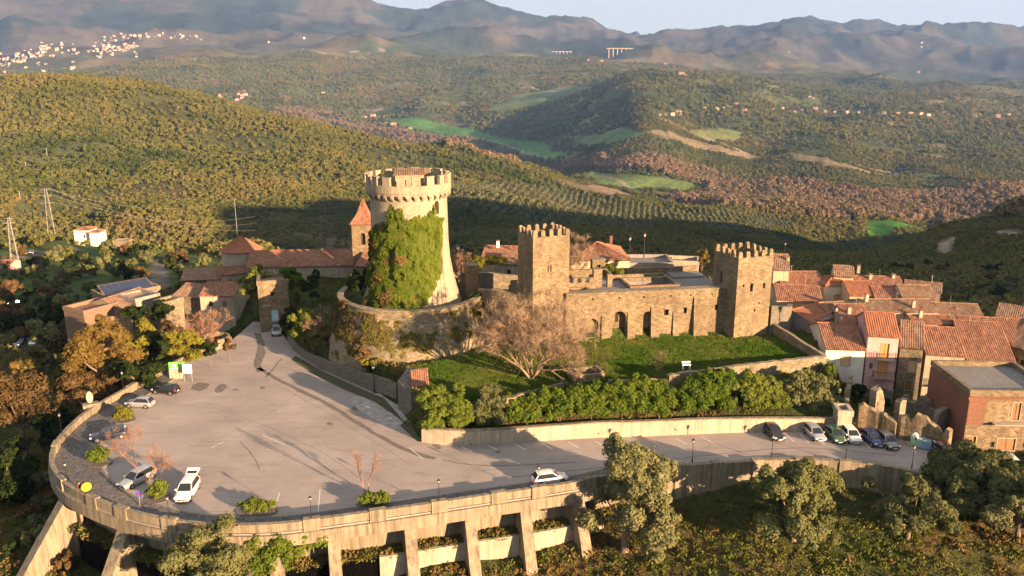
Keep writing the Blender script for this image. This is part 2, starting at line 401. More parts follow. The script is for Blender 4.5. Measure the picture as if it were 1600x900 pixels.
def H(x, y):
    x = np.atleast_1d(np.asarray(x, float)); y = np.atleast_1d(np.asarray(y, float))
    sh = x.shape; x = x.ravel(); y = y.ravel()
    out = np.empty(len(x))
    for s in range(0, len(x), 20000):
        X, Y = x[s:s + 20000], y[s:s + 20000]
        r = np.hypot(X, Y) + 1e-3; t = np.arctan2(X, Y) * TS; l = np.log(r)
        e = _k((t[:, None] - TPX[None]) ** 2 + (l[:, None] - TPY[None]) ** 2) @ TPW[:TPN] + TPW[TPN] + TPW[TPN + 1] * t + TPW[TPN + 2] * l
        z = CZ + e * r
        # relief, growing with distance
        a1 = smooth((r - 280) / 600); a2 = smooth((r - 1800) / 2500); a3 = smooth((r - 5200) / 1500)
        z = z + a1 * 10 * fbm(X, Y, 160, 4, 3) + a1 * 22 * (ridged(X, Y, 300, 4, 5) - .38)
        z = z + a2 * 62 * (ridged(X, Y, 800, 4, 9) - .52) + a3 * 235 * (ridged(X + 150 * fbm(X, Y, 900, 2, 2), Y, 1500, 5, 21) - .40) + a3 * 85 * (ridged(X, Y, 560, 4, 8) - .38) * smooth((r - 5600) / 900)
        near = r < 330
        z = z + np.where(near, .35 * fbm(X, Y, 7, 3, 4) * smooth((r - 30) / 60), 0)
        if near.any():
            xx, yy, zz = X[near], Y[near], z[near]
            def pad(poly, h, fall, inset=0.0):
                d = sdist(xx, yy, poly) + inset
                return zz + (h - zz) * smooth(1 - np.clip(d, 0, None) / fall)
            zz = pad(CASTLE, 7.2, 2)
            zz = pad(circ(TOWER_C, 15.5), np.where((yy < 134) & (xx > -31), 3.4, zz), 2.5)
            zz = pad(circ(TOWER_C, 11.2), 9.2, 1.4, 0)
            zz = pad(BANK, 1.3 + 2.6 * smooth(pdist(xx, yy, BANK[:7], False) / 5), 1.0)
            yz = 4.1 + .8 * smooth((yy - 112) / 14) * smooth((xx + 4) / 10)
            zz = pad(YARD, yz, 2.0)
            dp = sdist(xx, yy, PLAZA); inner = (yy > 100) | (xx < -200)
            zz = np.where((dp < 1.4) & inner & (dp > -3), np.minimum(zz, -.3 + 1.5 * np.clip(dp - .2, 0, 9)), zz)
            zz = pad(PLAZA, -.5, 1.0, np.where(pdist(xx, yy, PLAZA[:len(OUT_EDGE)], False) < pdist(xx, yy, PLAZA[len(OUT_EDGE):], False), 4.6, .4))
            z[near] = zz
        out[s:s + 20000] = z
    return out.reshape(sh)
def H1(x, y): return float(H(np.array([x]), np.array([y]))[0])
_ts = np.concatenate([np.geomspace(60, 300, 240), np.geomspace(301, 12500, 700)])
def hit(px, py):
    d = ray(px, py); h = H(d.x * _ts, d.y * _ts); g = (CZ + d.z * _ts) < h
    i = int(np.argmax(g)) if g.any() else len(_ts) - 1
    a, b = _ts[max(i - 1, 0)], _ts[i]
    for _ in range(7):
        m = (a + b) / 2
        if CZ + d.z * m < H1(d.x * m, d.y * m): b = m
        else: a = m
    return Vector((d.x * b, d.y * b, CZ + d.z * b))
HPL = lambda l: [tuple(hit(*q)[:2]) for q in l]

# land cover polygons (plan outlines, found once where they lie on the ground)
FIELDS = [  # outline, colour
    (HPL([(596, 184), (650, 184), (700, 196), (760, 208), (850, 222), (905, 240), (870, 248), (800, 232), (740, 216), (690, 210), (640, 200)]), (.075, .18, .04)),
    (HPL([(540, 178), (590, 172), (640, 170), (620, 180), (560, 184)]), (.06, .10, .035)),
    (HPL([(905, 272), (960, 272), (1020, 276), (1075, 284), (1100, 292), (1070, 300), (1000, 296), (940, 290)]), (.12, .18, .05)),
    (HPL([(1072, 204), (1120, 200), (1160, 208), (1150, 222), (1100, 218)]), (.15, .18, .06)),
    (HPL([(890, 215), (950, 206), (1000, 208), (1010, 216), (950, 226), (900, 224)]), (.085, .15, .05)),
    (HPL([(800, 150), (900, 132), (960, 126), (900, 148), (820, 170), (760, 176)]), (.085, .12, .05)),
    (HPL([(1355, 344), (1400, 345), (1445, 350), (1425, 358), (1385, 368), (1358, 370), (1352, 358)]), (.06, .19, .02)),
    (HPL([(1435, 292), (1500, 294), (1480, 300), (1440, 298)]), (.05, .11, .04)),
    (HPL([(700, 308), (730, 306), (750, 318), (720, 324)]), (.09, .11, .04)),
    (HPL([(1010, 205), (1090, 220), (1190, 246), (1180, 250), (1080, 230), (1000, 212)]), (.19, .15, .09)),
    (HPL([(1240, 240), (1300, 250), (1420, 268), (1400, 276), (1300, 262), (1240, 250)]), (.21, .16, .09)),
    (HPL([(860, 282), (930, 288), (990, 305), (960, 308), (900, 298)]), (.20, .14, .09)),
]
MEADOW = HPL([(-40, 392), (60, 388), (160, 384), (262, 388), (335, 398), (345, 418), (320, 440), (255, 448), (130, 470), (-40, 480)])
POPLAR = HPL([(430, 168), (520, 178), (600, 196), (720, 216), (810, 240), (880, 256), (960, 256), (1060, 256), (1110, 268), (1220, 285), (1340, 296), (1600, 290),
              (1600, 345), (1470, 342), (1340, 345), (1230, 335), (1130, 322), (1040, 312), (1105, 300), (1108, 290), (1040, 274), (940, 268), (880, 268), (800, 256), (700, 232), (600, 212), (500, 196), (430, 182)])
GROVE = HPL([(700, 288), (800, 285), (880, 294), (960, 312), (1100, 330), (1190, 336), (1240, 346), (1150, 362), (1000, 362), (880, 355), (780, 338), (700, 320)])
ROADS = [HPL(l) for l in ([(740, 214), (790, 228), (860, 244)], [(940, 275), (1000, 300), (1050, 310)], [(1475, 400), (1476, 380), (1500, 368), (1560, 362), (1600, 366)],
                          [(590, 198), (640, 205), (700, 214)], [(245, 455), (248, 430), (250, 405)], [(420, 85), (500, 82), (600, 78)], [(560, 172), (700, 160), (830, 136), (960, 124)],
                          [(0, 405), (60, 398), (110, 388)], [(960, 205), (1100, 215), (1250, 240), (1420, 268)])]
# ------------------------------------------------------------------ terrain mesh: rings round the viewpoint, fine where the view looks
tf = np.radians(np.concatenate([np.linspace(-180, -43, 50)[:-1], np.linspace(-43, 43, 620), np.linspace(43, 180, 50)[1:-1]]))
rf = np.concatenate([[2, 10, 20, 30, 40], np.geomspace(48, 330, 190), np.geomspace(334, 14500, 330)])
TT, RR = np.meshgrid(tf, rf)
GX, GY = RR * np.sin(TT), RR * np.cos(TT)
GZ = H(GX, GY)
far = smooth((RR - 12000) / 2500); GZ = GZ * (1 - far) + far * -250
nr, nc = GX.shape
idx = np.arange(nr * nc).reshape(nr, nc)
nx = np.roll(idx, -1, axis=1)
fc = np.stack([idx[:-1], nx[:-1], nx[1:], idx[1:]], -1).reshape(-1, 4)[:, ::-1]
V = np.stack([GX, GY, GZ], -1).reshape(-1, 3)
# ground colour of each place: woodland tones, meadow, scrub, fields, tracks
gx, gy = V[:, 0], V[:, 1]; gr = np.hypot(gx, gy)
def lerp(a, b, t): return a * (1 - t[:, None]) + np.array(b)[None] * t[:, None]
def grass_zone(x, y):
    return ((sdist(x, y, YARD) < .5)).astype(float)
def land(gx, gy):
    gr = np.hypot(gx, gy)
    wob = fbm(gx, gy, 60, 3, 77) * np.clip(gr * .012, 1, 30)
    c = np.tile(np.array([.085, .090, .034]), (len(gx), 1))
    c = lerp(c, (.055, .070, .028), smooth(fbm(gx, gy, 420, 5, 31, .6) * 2.4 + .55))
    c = lerp(c, (.130, .100, .045), smooth(fbm(gx, gy, 300, 5, 57, .62) * 3.0 - .15))
    c = lerp(c, (.130, .125, .060), smooth(fbm(gx, gy, 210, 5, 91, .6) * 3.5 - 1.0) * .8)
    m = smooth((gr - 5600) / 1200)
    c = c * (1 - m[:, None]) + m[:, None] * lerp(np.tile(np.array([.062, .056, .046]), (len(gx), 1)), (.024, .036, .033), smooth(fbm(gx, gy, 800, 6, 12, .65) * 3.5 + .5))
    nearm = smooth((300 - gr) / 80)
    g = lerp(np.tile(np.array([.060, .072, .022]), (len(gx), 1)), (.125, .092, .038), smooth(fbm(gx, gy, 9, 5, 6, .6) * 2.2 + .15))
    g = lerp(g, (.075, .115, .028), smooth(fbm(gx, gy, 22, 4, 66) * 2.6 + .2))
    c = c * (1 - nearm[:, None]) + nearm[:, None] * g
    for poly, col in FIELDS + [(MEADOW, (.085, .125, .035))]:
        q = np.array(poly); w = (gx > q[:, 0].min() - 60) & (gx < q[:, 0].max() + 60) & (gy > q[:, 1].min() - 60) & (gy < q[:, 1].max() + 60)
        if w.any():
            ins = inpoly(gx[w], gy[w], poly).astype(float)
            c[w] = lerp(c[w], col, ins * (.85 + .15 * np.tanh(fbm(gx[w], gy[w], 40, 3, 9) * 3)))
    for rd in ROADS:
        q = np.array(rd); w = (gx > q[:, 0].min() - 60) & (gx < q[:, 0].max() + 60) & (gy > q[:, 1].min() - 60) & (gy < q[:, 1].max() + 60)
        if w.any():
            wd = 2.2 + gr[w] * .0012
            d = pdist(gx[w], gy[w], rd, False); c[w] = lerp(c[w], (.24, .20, .16), smooth(1.6 - d / wd))
    y_ = sdist(gx, gy, YARD) if (gr < 200).any() else np.full(len(gx), 99.)
    yg = lerp(np.tile(np.array([.040, .105, .014]), (len(gx), 1)), (.075, .095, .025), smooth(fbm(gx, gy, 5, 4, 3) * 1.6 + .1))
    k = smooth(1 - y_ / 1.0); c = c * (1 - k[:, None]) + yg * k[:, None]
    return c
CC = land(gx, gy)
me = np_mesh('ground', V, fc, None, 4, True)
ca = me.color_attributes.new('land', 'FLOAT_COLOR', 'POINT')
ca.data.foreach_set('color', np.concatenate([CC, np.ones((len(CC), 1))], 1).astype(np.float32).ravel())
gm, nt, b = new_mat('ground_cover', .95)
at = nt.nodes.new('ShaderNodeVertexColor'); at.layer_name = 'land'
v = pos_node(nt)
spk = maprange(nt, noise_n(nt, v, .11, 8, .75), .3, .7, .55, 1.5)
spk2 = maprange(nt, noise_n(nt, v, 1.6, 6, .7), .3, .7, .6, 1.4)
c = mixc(nt, 1.0, at.outputs[0], spk, 'MULTIPLY'); c = mixc(nt, 1.0, c, spk2, 'MULTIPLY'); c = mixc(nt, 1.0, c, maprange(nt, noise_n(nt, v, .0035, 10, .72), .35, .65, .5, 1.5), 'MULTIPLY')
nt.links.new(c, b.inputs['Base Color'])
b.inputs['Specular IOR Level'].default_value = .1
b1 = nt.nodes.new('ShaderNodeBump'); b1.inputs['Strength'].default_value = .8; b1.inputs['Distance'].default_value = 14
nt.links.new(noise_n(nt, v, .035, 9, .75), b1.inputs['Height'])
b2 = nt.nodes.new('ShaderNodeBump'); b2.inputs['Strength'].default_value = .7; b2.inputs['Distance'].default_value = .25
nt.links.new(noise_n(nt, v, 1.9, 5, .7), b2.inputs['Height']); nt.links.new(b1.outputs[0], b2.inputs['Normal']); nt.links.new(b2.outputs[0], b.inputs['Normal'])
me.materials.append(gm)
tag(put('ground', me), kind='structure')

# ------------------------------------------------------------------ scatter of stuff nobody could count
def scatter(name, label, cat, pts, sc, protos, sel, tint, zs=1.0):
    me = bpy.data.meshes.new(name); me.vertices.add(len(pts)); me.vertices.foreach_set('co', np.asarray(pts, np.float32).ravel())
    for nm, tp, arr in (('sc', 'FLOAT', sc), ('rz', 'FLOAT', rng.uniform(0, 6.28, len(pts))), ('sel', 'INT', sel), ('tint', 'FLOAT', tint)):
        a = me.attributes.new(nm, tp, 'POINT'); a.data.foreach_set('value', np.asarray(arr, np.int32 if tp == 'INT' else np.float32))
    o = put(name, me); tag(o, label, cat, kind='stuff')
    c = bpy.data.collections.new(name + '_kinds')
    for i, pm in enumerate(protos):
        po = bpy.data.objects.new('%02d_%s' % (i, pm.name), pm); c.objects.link(po)
    g = bpy.data.node_groups.new(name, 'GeometryNodeTree')
    g.interface.new_socket('Geometry', in_out='INPUT', socket_type='NodeSocketGeometry'); g.interface.new_socket('Geometry', in_out='OUTPUT', socket_type='NodeSocketGeometry')
    n = g.nodes; gi = n.new('NodeGroupInput'); go = n.new('NodeGroupOutput'); io = n.new('GeometryNodeInstanceOnPoints'); ci = n.new('GeometryNodeCollectionInfo')
    ci.inputs[0].default_value = c; ci.inputs['Separate Children'].default_value = True; ci.inputs['Reset Children'].default_value = True
    io.inputs['Pick Instance'].default_value = True
    def attr(nm, tp):
        a = n.new('GeometryNodeInputNamedAttribute'); a.data_type = tp; a.inputs[0].default_value = nm; return a.outputs['Attribute']
    cx_ = n.new('ShaderNodeCombineXYZ'); g.links.new(attr('rz', 'FLOAT'), cx_.inputs[2]); er = n.new('FunctionNodeEulerToRotation'); g.links.new(cx_.outputs[0], er.inputs[0])
    g.links.new(gi.outputs[0], io.inputs['Points']); g.links.new(ci.outputs[0], io.inputs['Instance']); g.links.new(attr('sel', 'INT'), io.inputs['Instance Index'])
    g.links.new(er.outputs[0], io.inputs['Rotation']); g.links.new(attr('sc', 'FLOAT'), io.inputs['Scale']); g.links.new(io.outputs[0], go.inputs[0])
    o.modifiers.new('scatter', 'NODES').node_group = g
    return o
def unit(n, rg=None):
    v = (rg or rng).normal(size=(n, 3)); return v / np.linalg.norm(v, axis=1)[:, None]
def leaf_tris(Pn, Nn, size, rg=None):
    """one small triangle per point, facing about its normal"""
    rg = rg or rng
    n = len(Pn); a = np.cross(Nn, unit(n, rg)); a /= np.linalg.norm(a, axis=1)[:, None] + 1e-9; b = np.cross(Nn, a)
    s = (size * rg.uniform(.6, 1.4, n))[:, None]
    V = np.stack([Pn + a * s, Pn - a * s * .6 + b * s * .8, Pn - a * s * .6 - b * s * .8], 1)
    return V.reshape(-1, 3), np.arange(3 * n).reshape(-1, 3)
def crown_points(lumps, n, rough=.9, rg=None):
    rg = rg or rng
    lumps = np.array(lumps, float)
    if n > 2500:                       # each clump breaks up into smaller uneven sprays
        q = np.repeat(lumps, 7, axis=0); dd = unit(len(q), rg); dd[:, 2] = np.abs(dd[:, 2]) - .25
        q[:, :3] += dd * q[:, 3:4] * rg.uniform(.45, 1.0, (len(q), 1)); q[:, 3] *= rg.uniform(.28, .55, len(q)); lumps = np.concatenate([lumps * [1, 1, 1, .8], q])
    w = (lumps[:, 3] ** 2); w /= w.sum()
    k = rg.choice(len(lumps), n, p=w); d = unit(n, rg); d[:, 2] = np.where(d[:, 2] < -.5, -d[:, 2], d[:, 2])
    rad = lumps[k, 3] * (1 - .42 * rg.random(n) ** 1.8)
    fz = lumps[k, 4] if lumps.shape[1] > 4 else 1.0
    ph = rg.uniform(0, 6.28, (len(lumps), 3)); w_ = np.sin(d[:, 0] * 4.1 + ph[k, 0]) + np.sin(d[:, 1] * 4.7 + ph[k, 1]) + np.sin(d[:, 2] * 5.3 + ph[k, 2])
    rad = rad * (1 + .13 * w_) * np.where(rg.random(n) < .06, rg.uniform(1.0, 1.35, n), 1)
    P_ = lumps[k, :3] + d * rad[:, None]
    Nn = d + unit(n, rg) * rough * .6; Nn /= np.linalg.norm(Nn, axis=1)[:, None]
    return P_, Nn
def far_tree(name, mat, n=110, tall=1.0, seed=0):
    """crown of a tree seen from afar: radius about 1, loose clumps"""
    rg = np.random.default_rng(seed)
    L_ = [(rg.uniform(-.45, .45), rg.uniform(-.45, .45), tall * rg.uniform(.35, 1.2), rg.uniform(.35, .6)) for _ in range(9)]
    P_, Nn = crown_points(L_, n, .7, rg); V, Fc = leaf_tris(P_, Nn, .26, rg)
    return np_mesh(name, V, Fc, mat)
FM = {
 'oak': foliage('oak_leaves', [(.032, .048, .014), (.058, .076, .021), (.098, .106, .032), (.130, .124, .038), (.158, .128, .048)], .02, .15, True),
 'brown': foliage('bare_poplar_twigs', [(.11, .078, .050), (.155, .110, .070), (.20, .145, .092), (.13, .11, .05)], .02, .15, True),
 'olive': foliage('olive_leaves_far', [(.065, .078, .040), (.09, .104, .052), (.13, .135, .070)], .05, .15, True),
}
PR = [far_tree('oak_crown', FM['oak'], 130, 1, i) for i in range(3)] + [far_tree('poplar_crown', FM['brown'], 130, 1.5, 5 + i) for i in range(2)] + [far_tree('olive_crown', FM['olive'], 110, .75, 9)]
def wedge(r0, r1, n, half=34):
    r = np.sqrt(rng.uniform(r0 * r0, r1 * r1, n)); t = np.radians(rng.uniform(-half, half, n)); return r * np.sin(t), r * np.cos(t)
X_, Y_ = zip(wedge(210, 1000, 58000), wedge(1000, 2600, 120000), wedge(2600, 5600, 66000))
X_ = np.concatenate(X_); Y_ = np.concatenate(Y_); r_ = np.hypot(X_, Y_)
keep = np.ones(len(X_), bool)
for poly, _ in FIELDS: keep &= ~inpoly(X_, Y_, poly)
for rd in ROADS: keep &= pdist(X_, Y_, rd, False) > 5 + r_ * .002
gapn = fbm(X_, Y_, 130, 4, 88)
keep &= ~((gapn > .28) & (r_ < 5000) & (rng.random(len(X_)) < .8))
keep &= ~(inpoly(X_, Y_, MEADOW) & (rng.random(len(X_)) < .93))
# olive trees in rows
gv = inpoly(X_, Y_, GROVE); keep &= ~gv
q = np.array(GROVE); gxx, gyy = np.meshgrid(np.arange(q[:, 0].min(), q[:, 0].max(), 9), np.arange(q[:, 1].min(), q[:, 1].max(), 9)); gxx = gxx.ravel() + .15 * gyy.ravel() % 9; gyy = gyy.ravel()
w = inpoly(gxx, gyy, GROVE) & (rng.random(len(gxx)) < .93); GRX, GRY = gxx[w] + rng.normal(0, .5, w.sum()), gyy[w] + rng.normal(0, .5, w.sum())
X_, Y_, r_ = X_[keep], Y_[keep], r_[keep]
pop = inpoly(X_, Y_, POPLAR)
sc = np.where(r_ < 1000, rng.uniform(.9, 1.75, len(X_)) ** 1.9, np.where(r_ < 2600, rng.uniform(1.25, 2.1, len(X_)) ** 2, rng.uniform(3.8, 7.5, len(X_)))); sc = np.where(pop, rng.uniform(4.0, 7.5, len(X_)), sc)
sel = np.where(pop & (rng.random(len(X_)) < .85), rng.integers(3, 5, len(X_)), rng.integers(0, 3, len(X_)))
tn = np.clip(.42 + .70 * fbm(X_, Y_, 260, 5, 57, .62) + .25 * fbm(X_, Y_, 40, 2, 58) + rng.normal(0, .05, len(X_)), 0, 1)
nearv = (r_ < 2600) & (X_ > 250) & (Y_ < 1500)
X_ = np.concatenate([X_, GRX]); Y_ = np.concatenate([Y_, GRY]); sc = np.concatenate([sc, rng.uniform(2.8, 3.8, len(GRX))]); sel = np.concatenate([sel, np.full(len(GRX), 5)]); tn = np.concatenate([tn, rng.random(len(GRX))])
Z_ = H(X_, Y_)
WOODS = (X_, Y_, Z_, sc, sel, tn)
EXCL_FAR = []
def far_woods():
    X_, Y_, Z_, sc, sel, tn = WOODS
    k = np.ones(len(X_), bool)
    for (x, y, r) in EXCL_FAR: k &= (np.hypot(X_ - x, Y_ - y) > r)
    scatter('woodland', 'mixed oak, olive and poplar woodland covering the hills and the valley', 'woodland', np.stack([X_, Y_, Z_ - .2], 1)[k], sc[k], PR, sel[k], tn[k])
# ------------------------------------------------------------------ haze
def haze():
    m = bpy.data.materials.new('haze_air'); m.use_nodes = True; nt = m.node_tree; nt.nodes.clear()
    o = nt.nodes.new('ShaderNodeOutputMaterial'); pv = nt.nodes.new('ShaderNodeVolumePrincipled')
    pv.inputs['Color'].default_value = (.26, .48, 1.0, 1); pv.inputs['Density'].default_value = 4.3e-5; pv.inputs['Anisotropy'].default_value = 0.1
    nt.links.new(pv.outputs[0], o.inputs['Volume'])
    zt = max(float(GZ.max()), 900) + 20
    tag(MB().box(-14600, 14600, -14600, 14600, float(GZ.min()) - 2, zt).build('haze', m), 'thin blue evening haze lying over the valley', 'haze', kind='stuff')

# ------------------------------------------------------------------ materials of the site
M = {}
M['castle'] = masonry('castle_stone', (.115, .082, .045), (.25, .19, .115), (.20, .155, .10), 2.3, stain=(.065, .052, .034), stain_amt=.75, moss=.25)
M['keep'] = masonry('keep_stone', (.24, .20, .14), (.35, .295, .205), (.32, .27, .19), 2.4, stain=(.14, .115, .085), stain_amt=.7, jt=.3)
M['rubble'] = masonry('rubble_stone', (.13, .105, .07), (.27, .22, .15), (.19, .16, .115), 2.5, moss=.55, stain_amt=.6)
M['mossy'] = masonry('mossy_rubble', (.13, .105, .065), (.27, .215, .135), (.19, .155, .105), 2.5, moss=.5, stain_amt=.5)
M['darkstone'] = masonry('weathered_stone', (.10, .088, .072), (.20, .175, .14), (.16, .14, .115), 2.8, moss=.3)
M['dull_brick'] = masonry('dull_brickwork', (.14, .085, .058), (.24, .15, .10), (.20, .16, .12), 5.0, zs=2.4, stain_amt=.4, jt=.6)
M['dark'] = plain('dark_opening', (.012, .011, .010), .9)
M['glass'] = plain('window_glass', (.02, .024, .03), .15)
M['wood'] = plain('brown_wood', (.20, .10, .04), .7, var=.3, sc=5)
M['orange_wood'] = plain('orange_wood_shutter', (.52, .24, .07), .6, var=.15, sc=6)
M['iron'] = plain('dark_iron', (.03, .03, .032), .5, .6)
M['galv'] = plain('galvanised_metal', (.32, .32, .31), .45, .5)
M['white'] = plain('white_paint', (.78, .76, .72), .5)
M['brick'] = masonry('brickwork', (.13, .05, .030), (.25, .10, .055), (.19, .14, .10), 6.0, zs=2.6, stain_amt=.3, jt=.6)
def concrete(name, base, stainc, amt=.8):
    m, nt, b = new_mat(name, .85)
    v = pos_node(nt); v2 = pos_node(nt, (1.6, 1.6, .12))
    c = ramp(nt, noise_n(nt, v, .7, 7, .65), [(.3, tuple(q * .82 for q in base)), (.7, tuple(min(1, q * 1.15) for q in base))])
    c = mixc(nt, maprange(nt, noise_n(nt, v2, 1.3, 6, .7), .44, .64, 0, amt), c, stainc)
    c = mixc(nt, maprange(nt, noise_n(nt, v, .22, 4), .55, .7, 0, .5), c, tuple(q * .55 for q in base))
    nt.links.new(c, b.inputs['Base Color']); bump(nt, b, noise_n(nt, v, 6, 6), .35, .03); return m
M['concrete'] = concrete('concrete', (.215, .18, .125), (.065, .052, .035))
M['plaster'] = concrete('old_plaster', (.34, .29, .22), (.14, .12, .09), .55)
M['white_plaster'] = concrete('white_plaster', (.62, .58, .50), (.34, .30, .24), .3)
M['pink_plaster'] = concrete('pink_plaster', (.52, .32, .30), (.30, .19, .17), .35)
M['cream_plaster'] = concrete('cream_plaster', (.45, .36, .24), (.22, .18, .12), .45)
M['grey_plaster'] = concrete('grey_plaster', (.22, .20, .175), (.10, .09, .08), .6)
def tile_mat(name, cols, lich=(.20, .18, .13), amt=.5):
    m, nt, b = new_mat(name, .85)
    v = pos_node(nt); vo = nt.nodes.new('ShaderNodeTexVoronoi'); vo.inputs['Scale'].default_value = 3.4; nt.links.new(v, vo.inputs['Vector'])
    sep = nt.nodes.new('ShaderNodeSeparateColor'); nt.links.new(vo.outputs['Color'], sep.inputs[0])
    c = ramp(nt, sep.outputs[0], [(i / (len(cols) - 1), q) for i, q in enumerate(cols)])
    c = mixc(nt, maprange(nt, noise_n(nt, v, .8, 7, .75), .45, .68, 0, amt), c, lich)
    c = mixc(nt, maprange(nt, noise_n(nt, v, .25, 4), .5, .7, 0, .45), c, tuple(q * .6 for q in cols[0]))
    nt.links.new(c, b.inputs['Base Color']); bump(nt, b, vo.outputs['Distance'], .3, .05); return m
M['tile'] = tile_mat('terracotta_tiles', [(.115, .045, .024), (.20, .078, .040), (.28, .125, .068), (.15, .058, .030)], amt=.4)
M['tile_old'] = tile_mat('old_roof_tiles', [(.105, .052, .030), (.18, .085, .045), (.26, .14, .08), (.11, .068, .045)], amt=.75)
M['tile_new'] = tile_mat('new_roof_tiles', [(.21, .075, .034), (.29, .11, .050), (.25, .092, .042)], amt=.15)
M['slab'] = concrete('roof_slab', (.16, .155, .15), (.08, .075, .07), .6)
# worn pinkish asphalt
def asphalt():
    m, nt, b = new_mat('worn_asphalt', .88)
    v = pos_node(nt)
    c = ramp(nt, noise_n(nt, v, .12, 6, .6), [(.3, (.205, .178, .165)), (.5, (.262, .225, .208)), (.7, (.315, .270, .248))])
    c = mixc(nt, maprange(nt, noise_n(nt, pos_node(nt, (.5, 2.2, 1)), .35, 6, .7), .50, .70, 0, .75), c, (.17, .15, .14))
    c = mixc(nt, maprange(nt, noise_n(nt, v, 1.6, 7, .8), .6, .75, 0, .5), c, (.43, .38, .335))
    vo = nt.nodes.new('ShaderNodeTexVoronoi'); vo.feature = 'DISTANCE_TO_EDGE'; vo.inputs['Scale'].default_value = .16
    dn = nt.nodes.new('ShaderNodeTexNoise'); dn.inputs['Scale'].default_value = .5; dn.inputs['Detail'].default_value = 6; nt.links.new(v, dn.inputs['Vector'])
    add = nt.nodes.new('ShaderNodeVectorMath'); add.operation = 'MULTIPLY_ADD'; add.inputs[1].default_value = (5, 5, 5)
    nt.links.new(dn.outputs['Color'], add.inputs[0]); nt.links.new(v, add.inputs[2]); nt.links.new(add.outputs[0], vo.inputs['Vector'])
    c = mixc(nt, maprange(nt, vo.outputs['Distance'], 0.0, .010, .35, 0), c, (.11, .10, .09))
    nt.links.new(c, b.inputs['Base Color']); bump(nt, b, noise_n(nt, v, 9, 6), .25, .02); return m
M['asphalt'] = asphalt()
M['patch'] = plain('dark_asphalt_patch', (.115, .10, .092), .9, var=.35, sc=2)
M['setts'] = masonry('basalt_setts', (.035, .037, .045), (.14, .135, .14), (.20, .17, .14), 4.2, stain_amt=.0, zs=1, jt=.8)
M['gravel'] = plain('pale_gravel', (.29, .27, .26), .95, var=.35, sc=1.2)
M['paint'] = plain('faded_road_paint', (.55, .53, .49), .7, var=.3, sc=3)

# ------------------------------------------------------------------ helpers for walls along a line
def resample(pts, step):
    out = []
    n = len(pts)
    for i in range(n - 1):
        p0 = pts[max(i - 1, 0)]; p1 = pts[i]; p2 = pts[i + 1]; p3 = pts[min(i + 2, n - 1)]
        k = max(1, int(math.dist(p1[:2], p2[:2]) / step))
        for j in range(k):
            t = j / k
            out.append(tuple(.5 * (2 * b + (c - a) * t + (2 * a - 5 * b + 4 * c - d) * t * t + (3 * b - a - 3 * c + d) * t ** 3) for a, b, c, d in zip(p0, p1, p2, p3)))
    out.append(tuple(pts[-1])); return out
def offset(pts, d):
    """d>0: to the left of the direction of travel"""
    o = []
    for i, p in enumerate(pts):
        a = pts[max(i - 1, 0)]; b = pts[min(i + 1, len(pts) - 1)]
        dx, dy = b[0] - a[0], b[1] - a[1]; l = math.hypot(dx, dy) + 1e-9
        o.append((p[0] - dy / l * d, p[1] + dx / l * d) + tuple(p[2:]))
    return o
def strip(mb, L1, L2, z0, z1, m=0):
    """solid between two parallel lines; z0,z1 numbers or callables of index"""
    n = len(L1); a = [z0(i) if callable(z0) else z0 for i in range(n)]; b = [z1(i) if callable(z1) else z1 for i in range(n)]
    vs = []
    for i in range(n): vs += [(L1[i][0], L1[i][1], a[i]), (L2[i][0], L2[i][1], a[i]), (L2[i][0], L2[i][1], b[i]), (L1[i][0], L1[i][1], b[i])]
    fs = [(0, 1, 2, 3), tuple(4 * (n - 1) + q for q in (3, 2, 1, 0))]
    for i in range(n - 1):
        for q in range(4):
            q2 = (q + 1) % 4; fs.append((4 * i + q, 4 * (i + 1) + q, 4 * (i + 1) + q2, 4 * i + q2))
    return mb.add(vs, fs, m)
def wall(name, label, cat, line, thick, z0, z1, mat, ragged=0.0, step=1.0, cap=None, group=None, batter=0.0):
    """a wall along line [(x,y,ztop)]; ztop per point unless z1 given"""
    L_ = resample([tuple(p) for p in line], step)
    zt = [(p[2] if z1 is None else z1) + (random.uniform(-ragged, ragged) if ragged else 0) for p in L_]
    c = L_[0]; base = (c[0], c[1], z0 if not callable(z0) else 0)
    mid = len(L_) // 2
    t = thing(name, label, cat, (L_[mid][0], L_[mid][1], 0), group=group)
    ox, oy = L_[mid][0], L_[mid][1]
    l1 = [(x - ox, y - oy) for x, y in [q[:2] for q in offset(L_, thick / 2)]]; l2 = [(x - ox, y - oy) for x, y in [q[:2] for q in offset(L_, -thick / 2)]]
    mb = MB(); strip(mb, l1, l2, z0, lambda i: zt[i])
    mb.build('masonry' if mat not in (M['concrete'],) else 'wall_body', mat, t)
    if cap:
        l1 = offset(l1, .06); l2 = offset(l2, -.06); cb = MB(); strip(cb, l1, l2, lambda i: zt[i] + .003, lambda i: zt[i] + .14); cb.build('coping', cap, t)
    return t

# ------------------------------------------------------------------ plaza and road
pl_out = resample([tuple(P(a, b, 0)[:2]) for a, b in OUT_EDGE], 1.5)
pl_in = [tuple(P(a, b, 0)[:2]) for a, b in IN_EDGE]
mb = MB(); mb.prism([*pl_out, *pl_in][::1], -1.0, 0.0); 
o = mb.build('plaza', M['asphalt']); tag(o, kind='structure')
def flat(name, poly, z, mat, th=.004, kind='structure', **k):
    b = MB(); n = len(poly); b.add([(x, y, z) for x, y in poly], [tuple(range(n))]); o = b.build(name, mat); me = o.data
    if me.polygons[0].normal.z < 0: me.flip_normals()
    return tag(o, kind=kind, **k)
# neck of the road that climbs into the village
neck = PL([(370, 530), (395, 508), (428, 506), (442, 526), (430, 545), (380, 548)])
